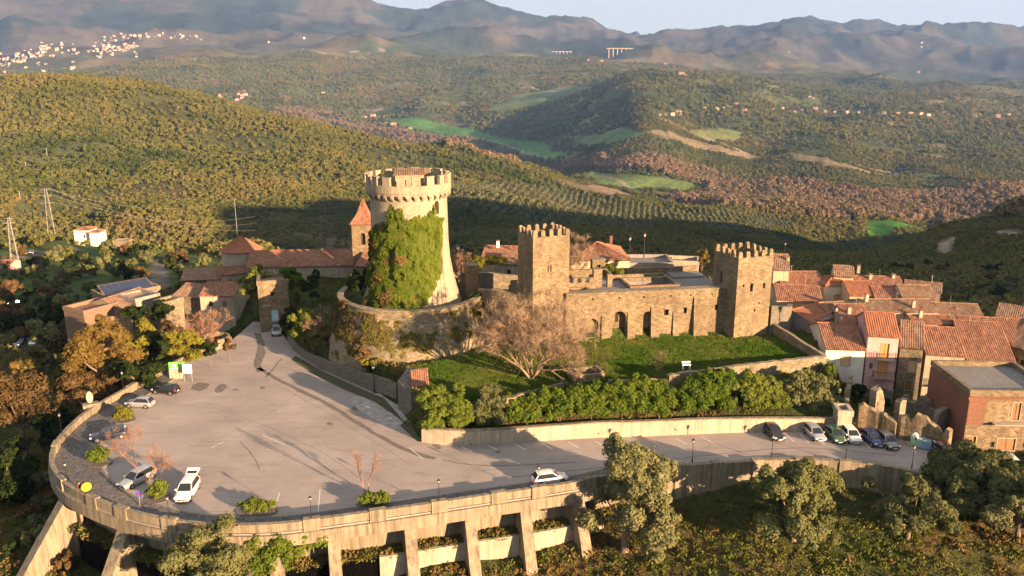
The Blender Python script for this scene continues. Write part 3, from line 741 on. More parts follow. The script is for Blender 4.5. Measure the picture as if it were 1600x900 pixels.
# stone-sett walkway with a kerb along the outer edge
i0 = min(range(len(pl_out)), key=lambda i: math.dist(pl_out[i], tuple(P(262, 580)[:2])))
i1 = min(range(len(pl_out)), key=lambda i: math.dist(pl_out[i], tuple(P(1000, 745)[:2])))
walk = pl_out[i0:i1 + 1]
wid = lambda i: 3.0 + 2.0 * math.exp(-((i / len(walk) - .30) / .12) ** 2)
w_in = []
for i, p in enumerate(walk):
    a = walk[max(i - 1, 0)]; b = walk[min(i + 1, len(walk) - 1)]; dx, dy = b[0] - a[0], b[1] - a[1]; l = math.hypot(dx, dy)
    d = wid(i); w_in.append((p[0] - dy / l * d, p[1] + dx / l * d))
mb = MB(); strip(mb, offset(walk, .3), w_in, 0.0, .12); tag(mb.build('pavement', M['setts']), kind='structure')
mb = MB(); strip(mb, w_in, offset(w_in, .18), 0.0, .135); tag(mb.build('kerb', M['concrete']), kind='structure')
# repairs, manholes, worn line, bay markings
def band(pxs, w, z=.004, n=8):
    L_ = resample([tuple(P(a, b, 0)[:2]) for a, b in pxs], 1.2)
    L_ = [(x + random.uniform(-.08, .08), y + random.uniform(-.08, .08)) for x, y in L_]
    ww = [w * random.uniform(.75, 1.2) for _ in L_]
    l1, l2 = [], []
    for i, p in enumerate(L_):
        a = L_[max(i - 1, 0)]; b = L_[min(i + 1, len(L_) - 1)]; dx, dy = b[0] - a[0], b[1] - a[1]; l = math.hypot(dx, dy)
        l1.append((p[0] - dy / l * ww[i] / 2, p[1] + dx / l * ww[i] / 2, z)); l2.append((p[0] + dy / l * ww[i] / 2, p[1] - dx / l * ww[i] / 2, z))
    m_ = len(l1); return l1 + l2, [(i, i + m_, i + 1 + m_, i + 1) for i in range(m_ - 1)]
mb = MB()
for pxs, w in [([(404, 575), (440, 596), (500, 625), (545, 652), (590, 680), (640, 705), (680, 716)], .75), ([(402, 520), (408, 545), (402, 572), (410, 580)], 1.3),
               ([(375, 690), (395, 712), (405, 735)], .12), ([(440, 560), (415, 590)], .25), ([(345, 640), (420, 668), (500, 705), (560, 745)], .07), ([(430, 600), (520, 650), (640, 725)], .06), ([(300, 690), (400, 690), (520, 700), (640, 735)], .06), ([(480, 600), (430, 640), (330, 690)], .05), ([(690, 718), (760, 728), (900, 722)], .22), ([(800, 745), (900, 735), (1100, 712), (1250, 700), (1400, 712)], .18)]:
    mb.add(*band(pxs, w))
def blob(px, py, a, b, rot=0, z=.004, n=14):
    c = P(px, py, 0); vs = []
    for i in range(n):
        t = 2 * math.pi * i / n; r = random.uniform(.85, 1.12); x, y = a * r * math.cos(t), b * r * math.sin(t)
        vs.append((c.x + x * math.cos(rot) - y * math.sin(rot), c.y + x * math.sin(rot) + y * math.cos(rot), z))
    return vs, [tuple(range(n))]
for q in [(313, 604, 1.3, 1.9, .2), (345, 606, .8, 1.8, .1), (410, 606, .4, .6), (557, 638, .7, .8), (515, 662, .4, .6, .6), (682, 696, .5, .4)]: mb.add(*blob(*q))
for q in [(368, 609, .55, .4), (685, 700, .5, .4), (778, 706, .45, .45), (357, 606, .3, .25)]:
    mb.add(*blob(*q, z=.008, n=4))
o = mb.build('asphalt_repairs', M['patch']); tag(o, kind='structure')
mb = MB()
def line(a, b, w=.12):
    A_, B_ = P(*a), P(*b); d = (B_ - A_).normalized(); nn = Vector((-d.y, d.x, 0)) * w / 2
    mb.add([(q.x, q.y, .006) for q in (A_ - nn, B_ - nn, B_ + nn, A_ + nn)], [(0, 1, 2, 3)])
for i in range(10):
    line((720 + 42 * i, 697 - 1.5 * i), (737 + 42 * i, 706 - 1.5 * i), .11)
for a, b in [((437, 770), (425, 805)), ((500, 765), (497, 800)), ((410, 680), (445, 695)), ((640, 700), (660, 716)), ((330, 700), (350, 690))]: line(a, b, .1)
for i in range(9): line((1225 + 24 * i, 676 + 1.6 * i), (1240 + 24 * i, 690 + 2.2 * i), .1)
tag(mb.build('road_markings', M['paint']), kind='structure')
tag(flat('gravel_patch', PL([(592, 614), (622, 634), (640, 660), (612, 672), (560, 640), (545, 622)]), .010, M['gravel']), kind='structure')
# grass verge below the curved wall
tag(flat('verge', PL([(462, 556), (505, 580), (560, 606), (600, 622), (640, 668), (618, 650), (585, 628), (540, 610), (490, 585), (455, 562)]), .012, plain('verge_grass', (.055, .058, .026), .95, var=.5, sc=3)), kind='structure')
tag(flat('verge', PL([(636, 655), (660, 690), (652, 690), (625, 665)]), .012, bpy.data.materials['verge_grass']), kind='structure')

# ------------------------------------------------------------------ parapet, deck edge, piers and bearing wall
ia = i0; ib = i1
def seg(a, b): return pl_out[a:b + 1]
t = thing('plaza_parapet', 'pale concrete parapet curving round the outer edge of the car park', 'parapet', (0, 0, 0))
Lw = pl_out[:i1 + 1]
mb = MB(); strip(mb, offset(Lw, .36), offset(Lw, -.02), .12, .95); mb.build('parapet_wall', M['concrete'], t)
mb = MB(); strip(mb, offset(Lw, .42), offset(Lw, -.1), .953, 1.05); mb.build('coping', M['concrete'], t)
mb = MB(); strip(mb, offset(Lw, .02), offset(Lw, -.32), -1.45, -.15); mb.build('deck_edge', M['concrete'], t)
Lr = [p for p in pl_out[i1:]]
# east stretch: solid retaining wall
t = thing('road_retaining_wall', 'tall grey concrete retaining wall under the road on the right', 'retaining wall')
mb = MB(); strip(mb, offset(Lr, .25), offset(Lr, -.25), -5.2, .35); mb.build('wall_body', M['concrete'], t)
mb = MB(); strip(mb, offset(Lr, .32), offset(Lr, -.32), .353, .47); mb.build('coping', M['concrete'], t)
def frame_at(pt):
    i = min(range(len(pl_out)), key=lambda i: math.dist(pl_out[i], pt)); a = pl_out[max(i - 1, 0)]; b = pl_out[min(i + 1, len(pl_out) - 1)]
    return pl_out[i], math.atan2(b[1] - a[1], b[0] - a[0])
for q in [(1112, 729), (1188, 723), (1250, 722), (1310, 725), (1367, 731), (1052, 733)]:
    p, a = frame_at(tuple(P(*q)[:2]))
    MB().box(-.7, .7, -.42, .40, -5, .62, rot=a, at=(p[0], p[1], 0)).build('pilaster', M['concrete'], t)
LAMP_PX = [(118, 768), (268, 829), (485, 826), (690, 797), (851, 772), (1071, 727), (1191, 719), (1310, 720), (1432, 735)]
tp = bpy.data.objects['plaza_parapet']
for q in [(86, 706), (96, 762), (138, 790), (206, 612), (268, 829), (190, 810), (485, 826), (590, 811), (690, 797), (770, 785), (851, 772), (930, 760), (142, 640), (262, 580)]:
    p, a = frame_at(tuple(P(*q)[:2]))
    MB().box(-.85, .85, -.16, .48, -.2, 1.2, rot=a, at=(p[0], p[1], 0)).build('pilaster', M['concrete'], tp)
# bearing wall and terrace wall under the deck
j0 = min(range(len(pl_out)), key=lambda i: math.dist(pl_out[i], tuple(P(98, 768)[:2])))
Lb = pl_out[j0:i1 + 1]
t = thing('bearing_wall', 'stained concrete bearing wall under the plaza behind the piers', 'retaining wall')
mb = MB(); strip(mb, offset(Lb, 2.5), offset(Lb, 2.1), -12, -1.0); mb.build('wall_body', M['concrete'], t)
Lall = pl_out[4:j0 + 1]
mb = MB(); strip(mb, offset(Lall, 1.2), offset(Lall, .9), -12, -1.0); mb.build('wall_body', M['concrete'], t)
Lt = offset(pl_out[j0 + 22:i1 - 2], .3)
mb = MB(); strip(mb, offset(pl_out[j0:i1 + 1], 2.1), offset(pl_out[j0:i1 + 1], .45), -12, -4.75); tag(mb.build('terrace', gm), kind='structure')
t = thing('terrace_wall', 'low pale terrace wall on the slope between the piers', 'wall')
mb = MB(); strip(mb, offset(Lt, .2), offset(Lt, -.2), -12, -4.5); mb.build('wall_body', M['plaster'], t)
PIERS = [((97, 762), 6.0, 'leftmost'), ((190, 808), 5.2, 'second from the left, beside the leaning lamp'), ((420, 834), 3.4, 'third'), ((520, 822), 3.4, 'behind the hedge that hangs over the parapet'), ((631, 806), 3.4, 'to the right of the open bays'),
         ((725, 793), 3.5, 'below the lamp in the middle'), ((828, 776), 3.6, 'below the passing white car'), ((912, 764), 3.8, 'beside the tall olive tree')]
for q, ext, wh in PIERS:
    p, a = frame_at(tuple(P(*q)[:2]))
    t = thing('pier', 'sloping concrete pier under the plaza edge, ' + wh, 'pier', (p[0], p[1], -1.45), a, group='concrete piers holding up the plaza')
    w = .62 if ext < 4 else .75; zb = -8.2
    prof = [(2.2, -.02), (-.25, -.02), (-.25, -.3), (-ext, zb), (2.2, zb)]
    mb = MB(); mb.add([(-w, y, z) for y, z in prof] + [(w, y, z) for y, z in prof], [(4, 3, 2, 1, 0), (5, 6, 7, 8, 9)] + [(i, (i + 1) % 5, 5 + (i + 1) % 5, 5 + i) for i in range(5)])
    mb.build('shaft', M['concrete'], t)
    MB().box(-w - .35, w + .35, -ext - .35, 1.9, zb - .4, zb + .5 if ext < 4 else zb + .2).build('footing', M['concrete'], t)

# ------------------------------------------------------------------ walls round the yard
ln = [(660, 690, 2.0), (720, 696, 2.0), (800, 691, 1.9), (930, 683, 2.0), (1000, 681, 2.0), (1150, 675, 1.9), (1300, 672, 1.6)]
wall('roadside_wall', 'long low pale retaining wall between the road and the green hedges', 'retaining wall',
     [(*P(a, b, 0)[:2], z) for a, b, z in ln], .45, -.4, None, M['plaster'], .03, 1.5, cap=M['rubble'])
wall('curved_wall', 'dark curved stone wall along the inner edge of the car park', 'wall', [(*P(a, b, 0)[:2], z) for a, b, z in [(452, 535, 1.0), (478, 560, 1.2), (520, 583, 1.8), (560, 600, 2.2), (598, 615, 2.4), (622, 626, 2.5)]],
     .5, -.3, None, M['darkstone'], .12, 1.0)
A_ = P(1043, 606, 4.2); B_ = P(1287, 583, 3.0)
wall('yard_wall', 'sunlit rubble wall closing the grass yard on the road side', 'wall', [(A_.x, A_.y, 6.1), ((A_.x + B_.x) / 2, (A_.y + B_.y) / 2, 6.0), (B_.x, B_.y, 5.7)], .7, 1.2, None, M['rubble'], .1, .9)
C_ = P(1205, 512, 5.8)
wall('yard_wall', 'dark stone wall running from the east tower to the white house', 'wall', [(B_.x, B_.y, 5.7), ((B_.x + C_.x) / 2, (B_.y + C_.y) / 2, 6.2), (C_.x, C_.y, 6.8)], .6, .5, None, M['rubble'], .08, .9)
q1, q2, q3 = P(790, 628, 4.3), P(880, 604, 4.3), P(1043, 606, 4.2)
wall('yard_wall', 'low crumbling wall edge half buried in hedge left of the stone cistern', 'wall', [(q1.x, q1.y, 4.8), (q2.x, q2.y, 4.9)], .5, 2.5, None, M['rubble'], .12, .8)
wall('yard_wall', 'overgrown wall piece behind the hedge right of the stone cistern', 'wall', [(*P(950, 600, 4.3)[:2], 4.9), (q3.x, q3.y, 5.4)], .5, 2.5, None, M['rubble'], .15, .8)
# cistern in the grass
c = P(915, 588, 4.4)
t = thing('stone_cistern', 'small open rectangular stone cistern in the grass above the hedge', 'cistern', (c.x, c.y, 4.4), .25)
for x0, x1, y0, y1, h in [(-2.2, 2.2, -1.5, -1.15, .8), (-2.2, 2.2, 1.15, 1.5, .9), (-2.2, -1.85, -1.147, 1.147, .85), (1.85, 2.2, -1.147, 1.147, 1.0)]:
    MB().box(x0, x1, y0, y1, -.8, h).build('side_wall', M['rubble'], t)
MB().box(-1.84, 1.84, -1.14, 1.14, -.8, -.2).build('floor', M['dark'], t)
# little stone hut with a lean-to tile roof
def corr(mb, e0, e1, r1, r0, per=.30, amp=.07, m=0, rows=1):
    """corrugated tile slope, eave e0-e1, ridge r0-r1"""
    e0, e1, r0, r1 = map(Vector, (e0, e1, r0, r1)); w = max((e1 - e0).length, (r1 - r0).length); n = max(2, int(w / per)); k = 4
    nrm = (e1 - e0).cross(r0 - e0) if (r0 - e0).length > .01 else (e1 - e0).cross(r1 - e0)
    nrm.normalize()
    if nrm.z < 0: nrm = -nrm
    hs = [0, amp * .8, amp, amp * .8]; vs = []; N_ = n * k + 1
    for j in range(rows + 1):
        v = j / rows
        for i in range(N_):
            u = i / (N_ - 1); p = (e0.lerp(e1, u)).lerp(r0.lerp(r1, u), v); vs.append(p + nrm * (hs[i % k] + .03 * math.sin(i * 12.9 + j * 3.1) * (i % k > 0)))
    fs = [(j * N_ + i, j * N_ + i + 1, (j + 1) * N_ + i + 1, (j + 1) * N_ + i) for j in range(rows) for i in range(N_ - 1)]
    mb.add(vs, fs, m)
    # underside and thickness at the eave
    lo = [p - nrm * .09 for p in (e0, e1, r1, r0)]; mb.add(lo + [e0, e1, r1, r0], [(0, 3, 2, 1), (0, 1, 5, 4), (1, 2, 6, 5), (3, 0, 4, 7)], m)
c = P(640, 642, 0)
t = thing('stone_hut', 'ruined little stone hut with a sloping red tile roof beside the car park', 'hut', (c.x, c.y, 0), 0)
mb = MB()
base = [(-1.6, 0.6), (.5, -2.3), (2.6, -1.2), (2.2, 2.4), (-.6, 3.8)]
mb.prism([(x, y) for x, y in base], -.5, [4.1, 3.6, 4.3, 5.2, 4.9]); mb.build('wall', M['darkstone'], t)
mb = MB(); corr(mb, (.7, -2.2, 4.05), (2.9, -1.1, 4.25), (2.4, 2.1, 5.5), (.1, 1.2, 5.5)); mb.build('roof', M['tile'], t)
mb = MB(); mb.box(-.5, .5, -.03, .05, 0, 1.9, rot=R(24), at=(1.5, -1.82, 0)); mb.build('doorway', M['dark'], t)

# ------------------------------------------------------------------ the round keep
cxk, cyk = TOWER_C
t = thing('round_keep', 'tall round castle keep with battlements, pale stone flaring at the base', 'castle tower', (cxk, cyk, 9.0))
z_ = lambda z: z - 9.0
prof = [(8.3, -1.5), (7.9, 0.5), (7.3, 2.5), (6.7, 5.0), (6.25, 7.5), (6.05, 10.5), (5.95, 17.0), (5.95, 18.35)]
mb = MB(); mb.lathe(prof + [(5.2, 18.35), (5.2, 17.6)], 72)
n0 = len(mb.v); keep = mb.build('wall', M['keep'], t, smooth=False)
sh_ = thing  # (kept short)
MB().lathe([(0.01, 17.65), (5.3, 17.65)], 40).build('roof_deck', M['slab'], t)
# parapet drum standing proud on corbels
mb = MB(); mb.lathe([(5.955, 18.36), (6.62, 18.36), (6.62, 19.55), (6.12, 19.55), (6.12, 17.7)], 72); mb.build('parapet', M['keep'], t)
cm = MB(); cm.add([(-.15, 0, -1.25), (.15, 0, -1.25), (.15, .62, -.62), (-.15, .62, -.62), (-.15, .62, .0), (.15, .62, .0), (-.15, 0, 0), (.15, 0, 0)],
                  [(0, 1, 2, 3), (3, 2, 5, 4), (0, 3, 4, 6), (1, 7, 5, 2), (6, 4, 5, 7)]); cme = cm.mesh('corbel', M['keep'])
am = MB(); ap = [(.62, 0), (.62, .0)]
aw = 2 * math.pi * 6.5 / 34
pts_ = [(-aw / 2 + .02, .62), (-aw / 2 + .02, 0)] + [(-(aw / 2 - .19) * math.cos(math.pi * i / 6), .0 + (aw / 2 - .19) * .95 * math.sin(math.pi * i / 6)) for i in range(7)] + [(aw / 2 - .02, 0), (aw / 2 - .02, .62)]
kk = len(pts_); am.add([(x, .60, z - .64) for x, z in pts_] + [(x, .30, z - .64) for x, z in pts_], [tuple(range(kk)), tuple(2 * kk - 1 - i for i in range(kk))] + [(i, kk + i, kk + (i + 1) % kk, (i + 1) % kk) for i in range(kk)])
ame = am.mesh('corbel_arch', M['keep'])
for i in range(34):
    a = 2 * math.pi * i / 34
    put('corbel', cme, t, (5.96 * math.cos(a), 5.96 * math.sin(a), 18.34 - .0), a - math.pi / 2)
    a += math.pi / 34
    put('corbel_arch', ame, t, (5.92 * math.cos(a), 5.92 * math.sin(a), 18.32), a - math.pi / 2)
mm = MB().box(-.62, .62, -.26, .26, 0, 1.25, top=(.03, .02)); mm.box(-.66, .66, -.30, .30, 1.253, 1.36)
mme = mm.mesh('merlon', M['keep'])
for i in range(18):
    a = 2 * math.pi * (i + .35) / 18
    put('merlon', mme, t, (6.36 * math.cos(a), 6.36 * math.sin(a), 19.552), a - math.pi / 2, (random.uniform(.9, 1.1), 1, random.uniform(.92, 1.05)))
# window with arched head on the sunny side
a = math.atan2(-.74, .67)
def on_keep(ang, z, r=6.0): return (r * math.cos(ang), r * math.sin(ang), z)
wpx = -0.54
cut = MB()
def arch_cut(mb, w, h, d, rot, at):
    ap = arch_pts(w, h); k = len(ap); c, s = math.cos(rot), math.sin(rot)
    vs = [(x * c - y * s + at[0], x * s + y * c + at[1], z + at[2]) for y in (-d, d) for x, z in ap]
    mb.add(vs, [tuple(range(k)), tuple(2 * k - 1 - i for i in range(k))] + [(i, k + i, k + (i + 1) % k, (i + 1) % k) for i in range(k)])
WIN = [(-math.pi / 2 + .90, 15.0, .95, 2.0), (-math.pi / 2 + .1, 8.8, .5, .9)]
for a, z, w, h in WIN: arch_cut(cut, w, h, .55, a + math.pi / 2, on_keep(a, z, 6.05))
carve(keep, cut)
for a, z, w, h in WIN:
    mb = MB(); ap = arch_pts(w, h); 
    mb.add([(x, 0, zz) for x, zz in ap], [tuple(range(len(ap)))]); mb.build('window', M['dark'], t, loc=on_keep(a, z, 5.66), rz=a + math.pi / 2)
# stair turret on the roof
st = MB().box(-2.2, 2.2, -1.5, 1.5, 17.66, 20.6).build('stair_house', M['keep'], t, loc=(.1, 1.2, 0), rz=.1)
cut = MB().box(-1.5, 1.5, -1.9, -.9, 17.9, 19.7); carve(st, cut)
MB().box(-1.5, 1.5, -.95, -.93, 17.9, 19.7).build('door', M['grey_plaster'], st)
mb = MB(); corr(mb, (-2.45, -1.9, 20.65), (2.45, -1.9, 20.65), (2.45, 1.7, 21.15), (-2.45, 1.7, 21.15), .34); mb.build('roof', M['tile_old'], st)
# ------------------------------------------------------------------ ring wall of the mound
t = thing('ring_wall', 'curved stone retaining wall round the foot of the keep, moss and brambles on it', 'retaining wall', (cxk, cyk, 2.5))
mb = MB(); a0, a1 = R(-205), R(8)
mb.lathe([(13.9, -1.0), (13.0, 2.8), (12.2, 5.2), (11.75, 7.0), (11.6, 8.2), (10.9, 8.25), (10.85, 6.2)], 60, (0, 0), a0, a1, jit=.07)
mb.build('masonry', M['mossy'], t)
mb = MB(); mb.lathe([(11.8, 8.253), (11.75, 8.4), (10.8, 8.42), (10.75, 8.25)], 60, (0, 0), a0, a1, jit=.05); mb.build('coping', M['rubble'], t)
def wl(name, label, cat, pts3, thick, z0, mat, **k): return wall(name, label, cat, pts3, thick, z0, None, mat, k.pop('ragged', .08), 1.0, **k)
wl('link_wall', 'bright stone wall joining the mound of the keep to the square tower', 'wall', [(-5.0, 129.8, 11.6), (-2.8, 127.5, 12.4), (-.6, 126, 12.2), (1.4, 125.2, 12.2)], 1.2, 2.5, M['castle'])
wl('link_wall', 'low wall with a small square turret between the keep and the square tower', 'wall', [(-8.5, 138, 12.6), (-5, 139.5, 12.2), (1, 139, 11.6)], .9, 5, M['rubble'])
c = D(737, 440, 136)
t = thing('wall_turret', 'small square block turret on the wall right of the keep', 'turret', (c.x, c.y, 7), R(10))
MB().box(-1.0, 1.0, -1.0, 1.0, 0, 7.2).build('wall', M['castle'], t); MB().box(-1.1, 1.1, -1.1, 1.1, 7.203, 7.4).build('coping', M['rubble'], t)

# ------------------------------------------------------------------ square towers
def square_tower(name, label, corner, ang, w, d, zb, zt, nx, ny, slits, mat, group=None, lower=0.35):
    t = thing(name, label, 'castle tower', (corner[0], corner[1], zb), ang, group)
    h = zt - zb
    mb = MB(); mb.box(-.12, w + .12, -.12, d + .12, -1.5, h * .35, top=(.12, .12)); mb.box(0, w, 0, d, h * .35 + .0005, h - .9)
    mb = MB(); mb.box(0, w, 0, d, -1.5, h - 1.1); o = mb.build('wall', mat, t)
    cut = MB()
    for f, u, z, ww, hh in slits:
        if f == 'f': cut.box(u - ww / 2, u + ww / 2, -.3, .45, z, z + hh)
        elif f == 'l': cut.box(-.3, .45, u - ww / 2, u + ww / 2, z, z + hh)
        else: cut.box(w - .45, w + .3, u - ww / 2, u + ww / 2, z, z + hh)
    carve(o, cut)
    for f, u, z, ww, hh in slits:
        e = .012
        if f == 'f': MB().box(u - ww / 2 - e, u + ww / 2 + e, .41, .44, z - e, z + hh + e).build('window', M['dark'], t)
        elif f == 'l': MB().box(.41, .44, u - ww / 2 - e, u + ww / 2 + e, z - e, z + hh + e).build('window', M['dark'], t)
    th = .5
    p = MB(); z0 = h - 1.097; z1 = h + .02
    p.box(0, w, 0, th, z0, z1); p.box(0, w, d - th, d, z0, z1); p.box(0, th, th + .002, d - th - .002, z0, z1); p.box(w - th, w, th + .002, d - th - .002, z0, z1)
    p.build('parapet', mat, t)
    def merl(x, y, rot, wd):
        m = MB(); zt_ = random.uniform(.78, .92); m.box(-wd / 2, wd / 2, -th / 2 + .02, th / 2 - .02, 0, zt_, top=(.03, .02)); m.box(-wd / 2 + .06, wd / 2 - .06, -th / 2 + .05, th / 2 - .05, zt_ + .002, zt_ + .13, top=(.08, .06))
        m.build('merlon', mat, t, loc=(x, y, z1 + .003), rz=rot)
    wx = w / (nx * 2 - 1); wy = d / (ny * 2 - 1)
    for i in range(nx):
        for y in (th / 2, d - th / 2): merl(wx / 2 + i * 2 * wx, y, 0, wx * .98)
    for i in range(1, ny - 1):
        for x in (th / 2, w - th / 2): merl(x, wy / 2 + i * 2 * wy, math.pi / 2, wy * .98)
    MB().box(th + .01, w - th - .01, th + .01, d - th - .01, z0 + .01, z0 + .12).build('roof_deck', M['slab'], t)
    return t
MT = square_tower('square_tower', 'square stone tower with battlements standing behind the big bare tree', (3.1, 122.6), R(23), 6.0, 5.6, 4.0, 21.4, 5, 5,
                  [('f', 2.5, 12.0, .16, 1.0), ('f', 2.95, 12.0, .16, 1.0), ('f', 1.0, 11.4, .2, .2), ('f', 2.2, 5.6, .25, .7), ('f', 2.9, 3.6, .3, .5), ('l', 2.4, 10.5, .25, .9)], M['castle'], 'square towers of the castle')
ET = square_tower('square_tower', 'square battlemented tower at the right end of the castle wall', (34.3, 125.6), R(21), 6.3, 6.4, 4.5, 17.6, 5, 5,
                  [('f', 1.2, 8.6, .3, .35), ('f', 2.7, 7.7, .55, 1.3), ('f', 5.0, 8.0, .4, .9), ('f', 3.6, 4.4, .3, .4), ('l', 4.2, 8.4, .6, 1.7), ('f', 4.3, 5.6, .25, .3)], M['castle'], 'square towers of the castle')
# ------------------------------------------------------------------ curtain wall between them with arches and buttresses
A0 = Vector((8.2, 124.2, 4.5)); B0 = Vector((34.6, 128.2, 4.5)); ang = math.atan2(B0.y - A0.y, B0.x - A0.x); LW = (B0 - A0).length
t = thing('curtain_wall', 'long sunlit castle wall with arches, putlog holes and buttresses above the grass', 'castle wall', A0, ang)
HW = 7.9
o = MB().box(0, LW, 0, 1.4, -2, HW - 1.3).build('wall', M['castle'], t)
cut = MB()
def uat(px): # position along the wall seen at pixel column px
    best = min(((abs(proj(A0 + (B0 - A0) * (k / 200))[0] - px), k / 200) for k in range(201))); return best[1] * LW
ARCH = [(uat(924), 2.0, 3.0, .9, .6), (uat(967), 2.1, 4.6, .3, 1.0), (uat(1011), 1.5, 4.4, .3, .9)]
for u, w, h, z, dpt in ARCH:
    ap = arch_pts(w, h); k = len(ap); cut.add([(u + x, y, z + zz) for y in (-.4, dpt) for x, zz in ap], [tuple(range(k)), tuple(2 * k - 1 - i for i in range(k))] + [(i, k + i, k + (i + 1) % k, (i + 1) % k) for i in range(k)])
WN = [(uat(1039), 3.9, .75, .95), (uat(1068), 4.1, .5, .95), (uat(1117), 4.4, .55, .9)]
for u, z, w, h in WN: cut.box(u - w / 2, u + w / 2, -.4, .5, z, z + h)
carve(o, cut)
for u, z, w, h in WN: MB().box(u - w / 2 - .01, u + w / 2 + .01, .45, .48, z - .01, z + h + .01).build('window', M['dark'], t)
u = ARCH[1][0]; MB().box(u - .35, u + .1, .96, .99, 2.9, 4.6).build('window', M['dark'], t)
# upper band, slightly proud, with drain holes
o = MB().box(-.0, LW - .0, -.12, 1.5, HW - 1.297, HW).build('parapet', M['castle'], t)
cut = MB()
hs = [uat(px) for px in (924, 965, 1003, 1044, 1075, 1108, 1131)]
for u in hs: cut.box(u - .13, u + .13, -.3, .3, HW - 1.0, HW - .72)
carve(o, cut)
for u in hs: MB().box(u - .14, u + .14, .24, .27, HW - 1.01, HW - .71).build('drain_hole', M['dark'], t)
MB().box(-.02, LW + .02, -.2, 1.56, HW + .003, HW + .13).build('coping', M['rubble'], t)
for px, w, e, hh in [(1021, 1.3, 1.0, 5.6), (1092, 2.3, 1.1, 7.2), (1137, .9, 1.3, 7.4), (985, 1.2, .7, 4.8), (945, 1.4, .5, 4.4), (1055, 1.0, .5, 4.6)]:
    u = uat(px); mb = MB(); mb.add([(u - w / 2, -.003, hh), (u + w / 2, -.003, hh), (u + w / 2, -.003, -2), (u - w / 2, -.003, -2), (u - w / 2, -e, -2), (u + w / 2, -e, -2), (u + w / 2, -.14, hh - .25), (u - w / 2, -.14, hh - .25)],
                                  [(0, 1, 2, 3), (7, 6, 1, 0), (4, 5, 6, 7), (0, 3, 4, 7), (1, 6, 5, 2)])
    mb.build('buttress', M['castle'], t)
# terraces, courts and inner walls behind the curtain wall
def Cw(u, v): return A0 + Vector((math.cos(ang) * u - math.sin(ang) * v, math.sin(ang) * u + math.cos(ang) * v, 0))
t = thing('castle_terrace', 'grey paved castle terrace behind the long wall with sunken courts', 'terrace', A0, ang)
DK = HW - .9
o = MB().box(.1, LW - .3, 1.57, 14.2, -2, DK).build('terrace_slab', M['slab'], t)
cut = MB(); cut.box(.4, 4.2, 2.2, 5.2, DK - 3.4, DK + 1); cut.box(11.6, 19.0, 4.6, 9.6, DK - 3.2, DK + 1)
carve(o, cut)
def low(x0, x1, y0, y1, z0=DK + .003, z1=DK + .85, nm='low_wall', mt='castle'):
    MB().box(x0, x1, y0, y1, z0, z1).build(nm, M[mt], t)
low(.0, 4.6, 5.25, 5.6, z1=DK + .5); low(4.25, 4.6, 1.6, 5.247, z1=DK + .5)
low(11.2, 19.4, 4.15, 4.55, z1=DK + .6); low(11.2, 19.4, 9.65, 10.05, z1=DK + .6); low(11.2, 11.55, 4.553, 9.647, z1=DK + .6); low(19.05, 19.4, 4.553, 9.647, z1=DK + .6)
MB().box(11.1, 19.5, 4.1, 4.6, DK + .603, DK + .7).build('brick_coping', M['brick'], t); MB().box(-.05, 4.6, 1.45, 1.95, DK + .93, DK + 1.03).build('brick_coping', M['brick'], t)
low(.2, 10.0, 13.8, 14.3, z1=DK + 1.3); low(10.003, 26.0, 14.3, 14.8, z1=DK + 1.1); low(9.6, 10.0, 10.3, 13.797, z1=DK + 1.2); low(10.003, 19.0, 10.8, 11.2, z1=DK + .9)
low(20.5, 26, 10.5, 14.29, z0=DK - .4, z1=DK + .25, mt='slab')
# small crenellated stretch and turret by the middle tower
t = thing('inner_wall', 'small crenellated wall with a pillar beside the square tower', 'wall', Cw(1.0, 6.2) + Vector((0, 0, DK)), ang)
MB().box(0, 5.4, 0, .5, -3, 1.0).build('wall', M['castle'], t)
for i in range(4): MB().box(.2 + i * 1.3, .85 + i * 1.3, .02, .48, 1.003, 1.8).build('merlon', M['castle'], t)
MB().box(4.9, 6.3, .503, 1.6, -3, 3.0).build('pillar', M['castle'], t); MB().box(7.2, 8.0, .5, 1.3, -1, 2.0).build('pillar', M['castle'], t)
c = Cw(12.5, 15.6)
t = thing('chimney_block', 'small stone block with a square opening behind the terrace', 'turret', (c.x, c.y, 4.5 + DK - 1), ang)
o = MB().box(-4.6, -2.4, 0, 1.6, 0, 3.4).build('wall', M['castle'], t); carve(o, MB().box(-3.8, -3.2, -.4, .6, 1.9, 2.6)); MB().box(-3.81, -3.19, .5, .53, 1.89, 2.61).build('opening', M['dark'], t)
MB().box(-4.7, -2.3, -.1, 1.7, 3.403, 3.55).build('coping', M['rubble'], t)
# arched flying wall beyond the east tower, towards the first houses
wl('link_wall', 'grey rendered wall in the shade right of the east tower', 'wall', [(40.4, 127.9, 9.6), (43.4, 128.9, 9.2), (44.5, 131, 9)], .7, 3.5, M['darkstone'])

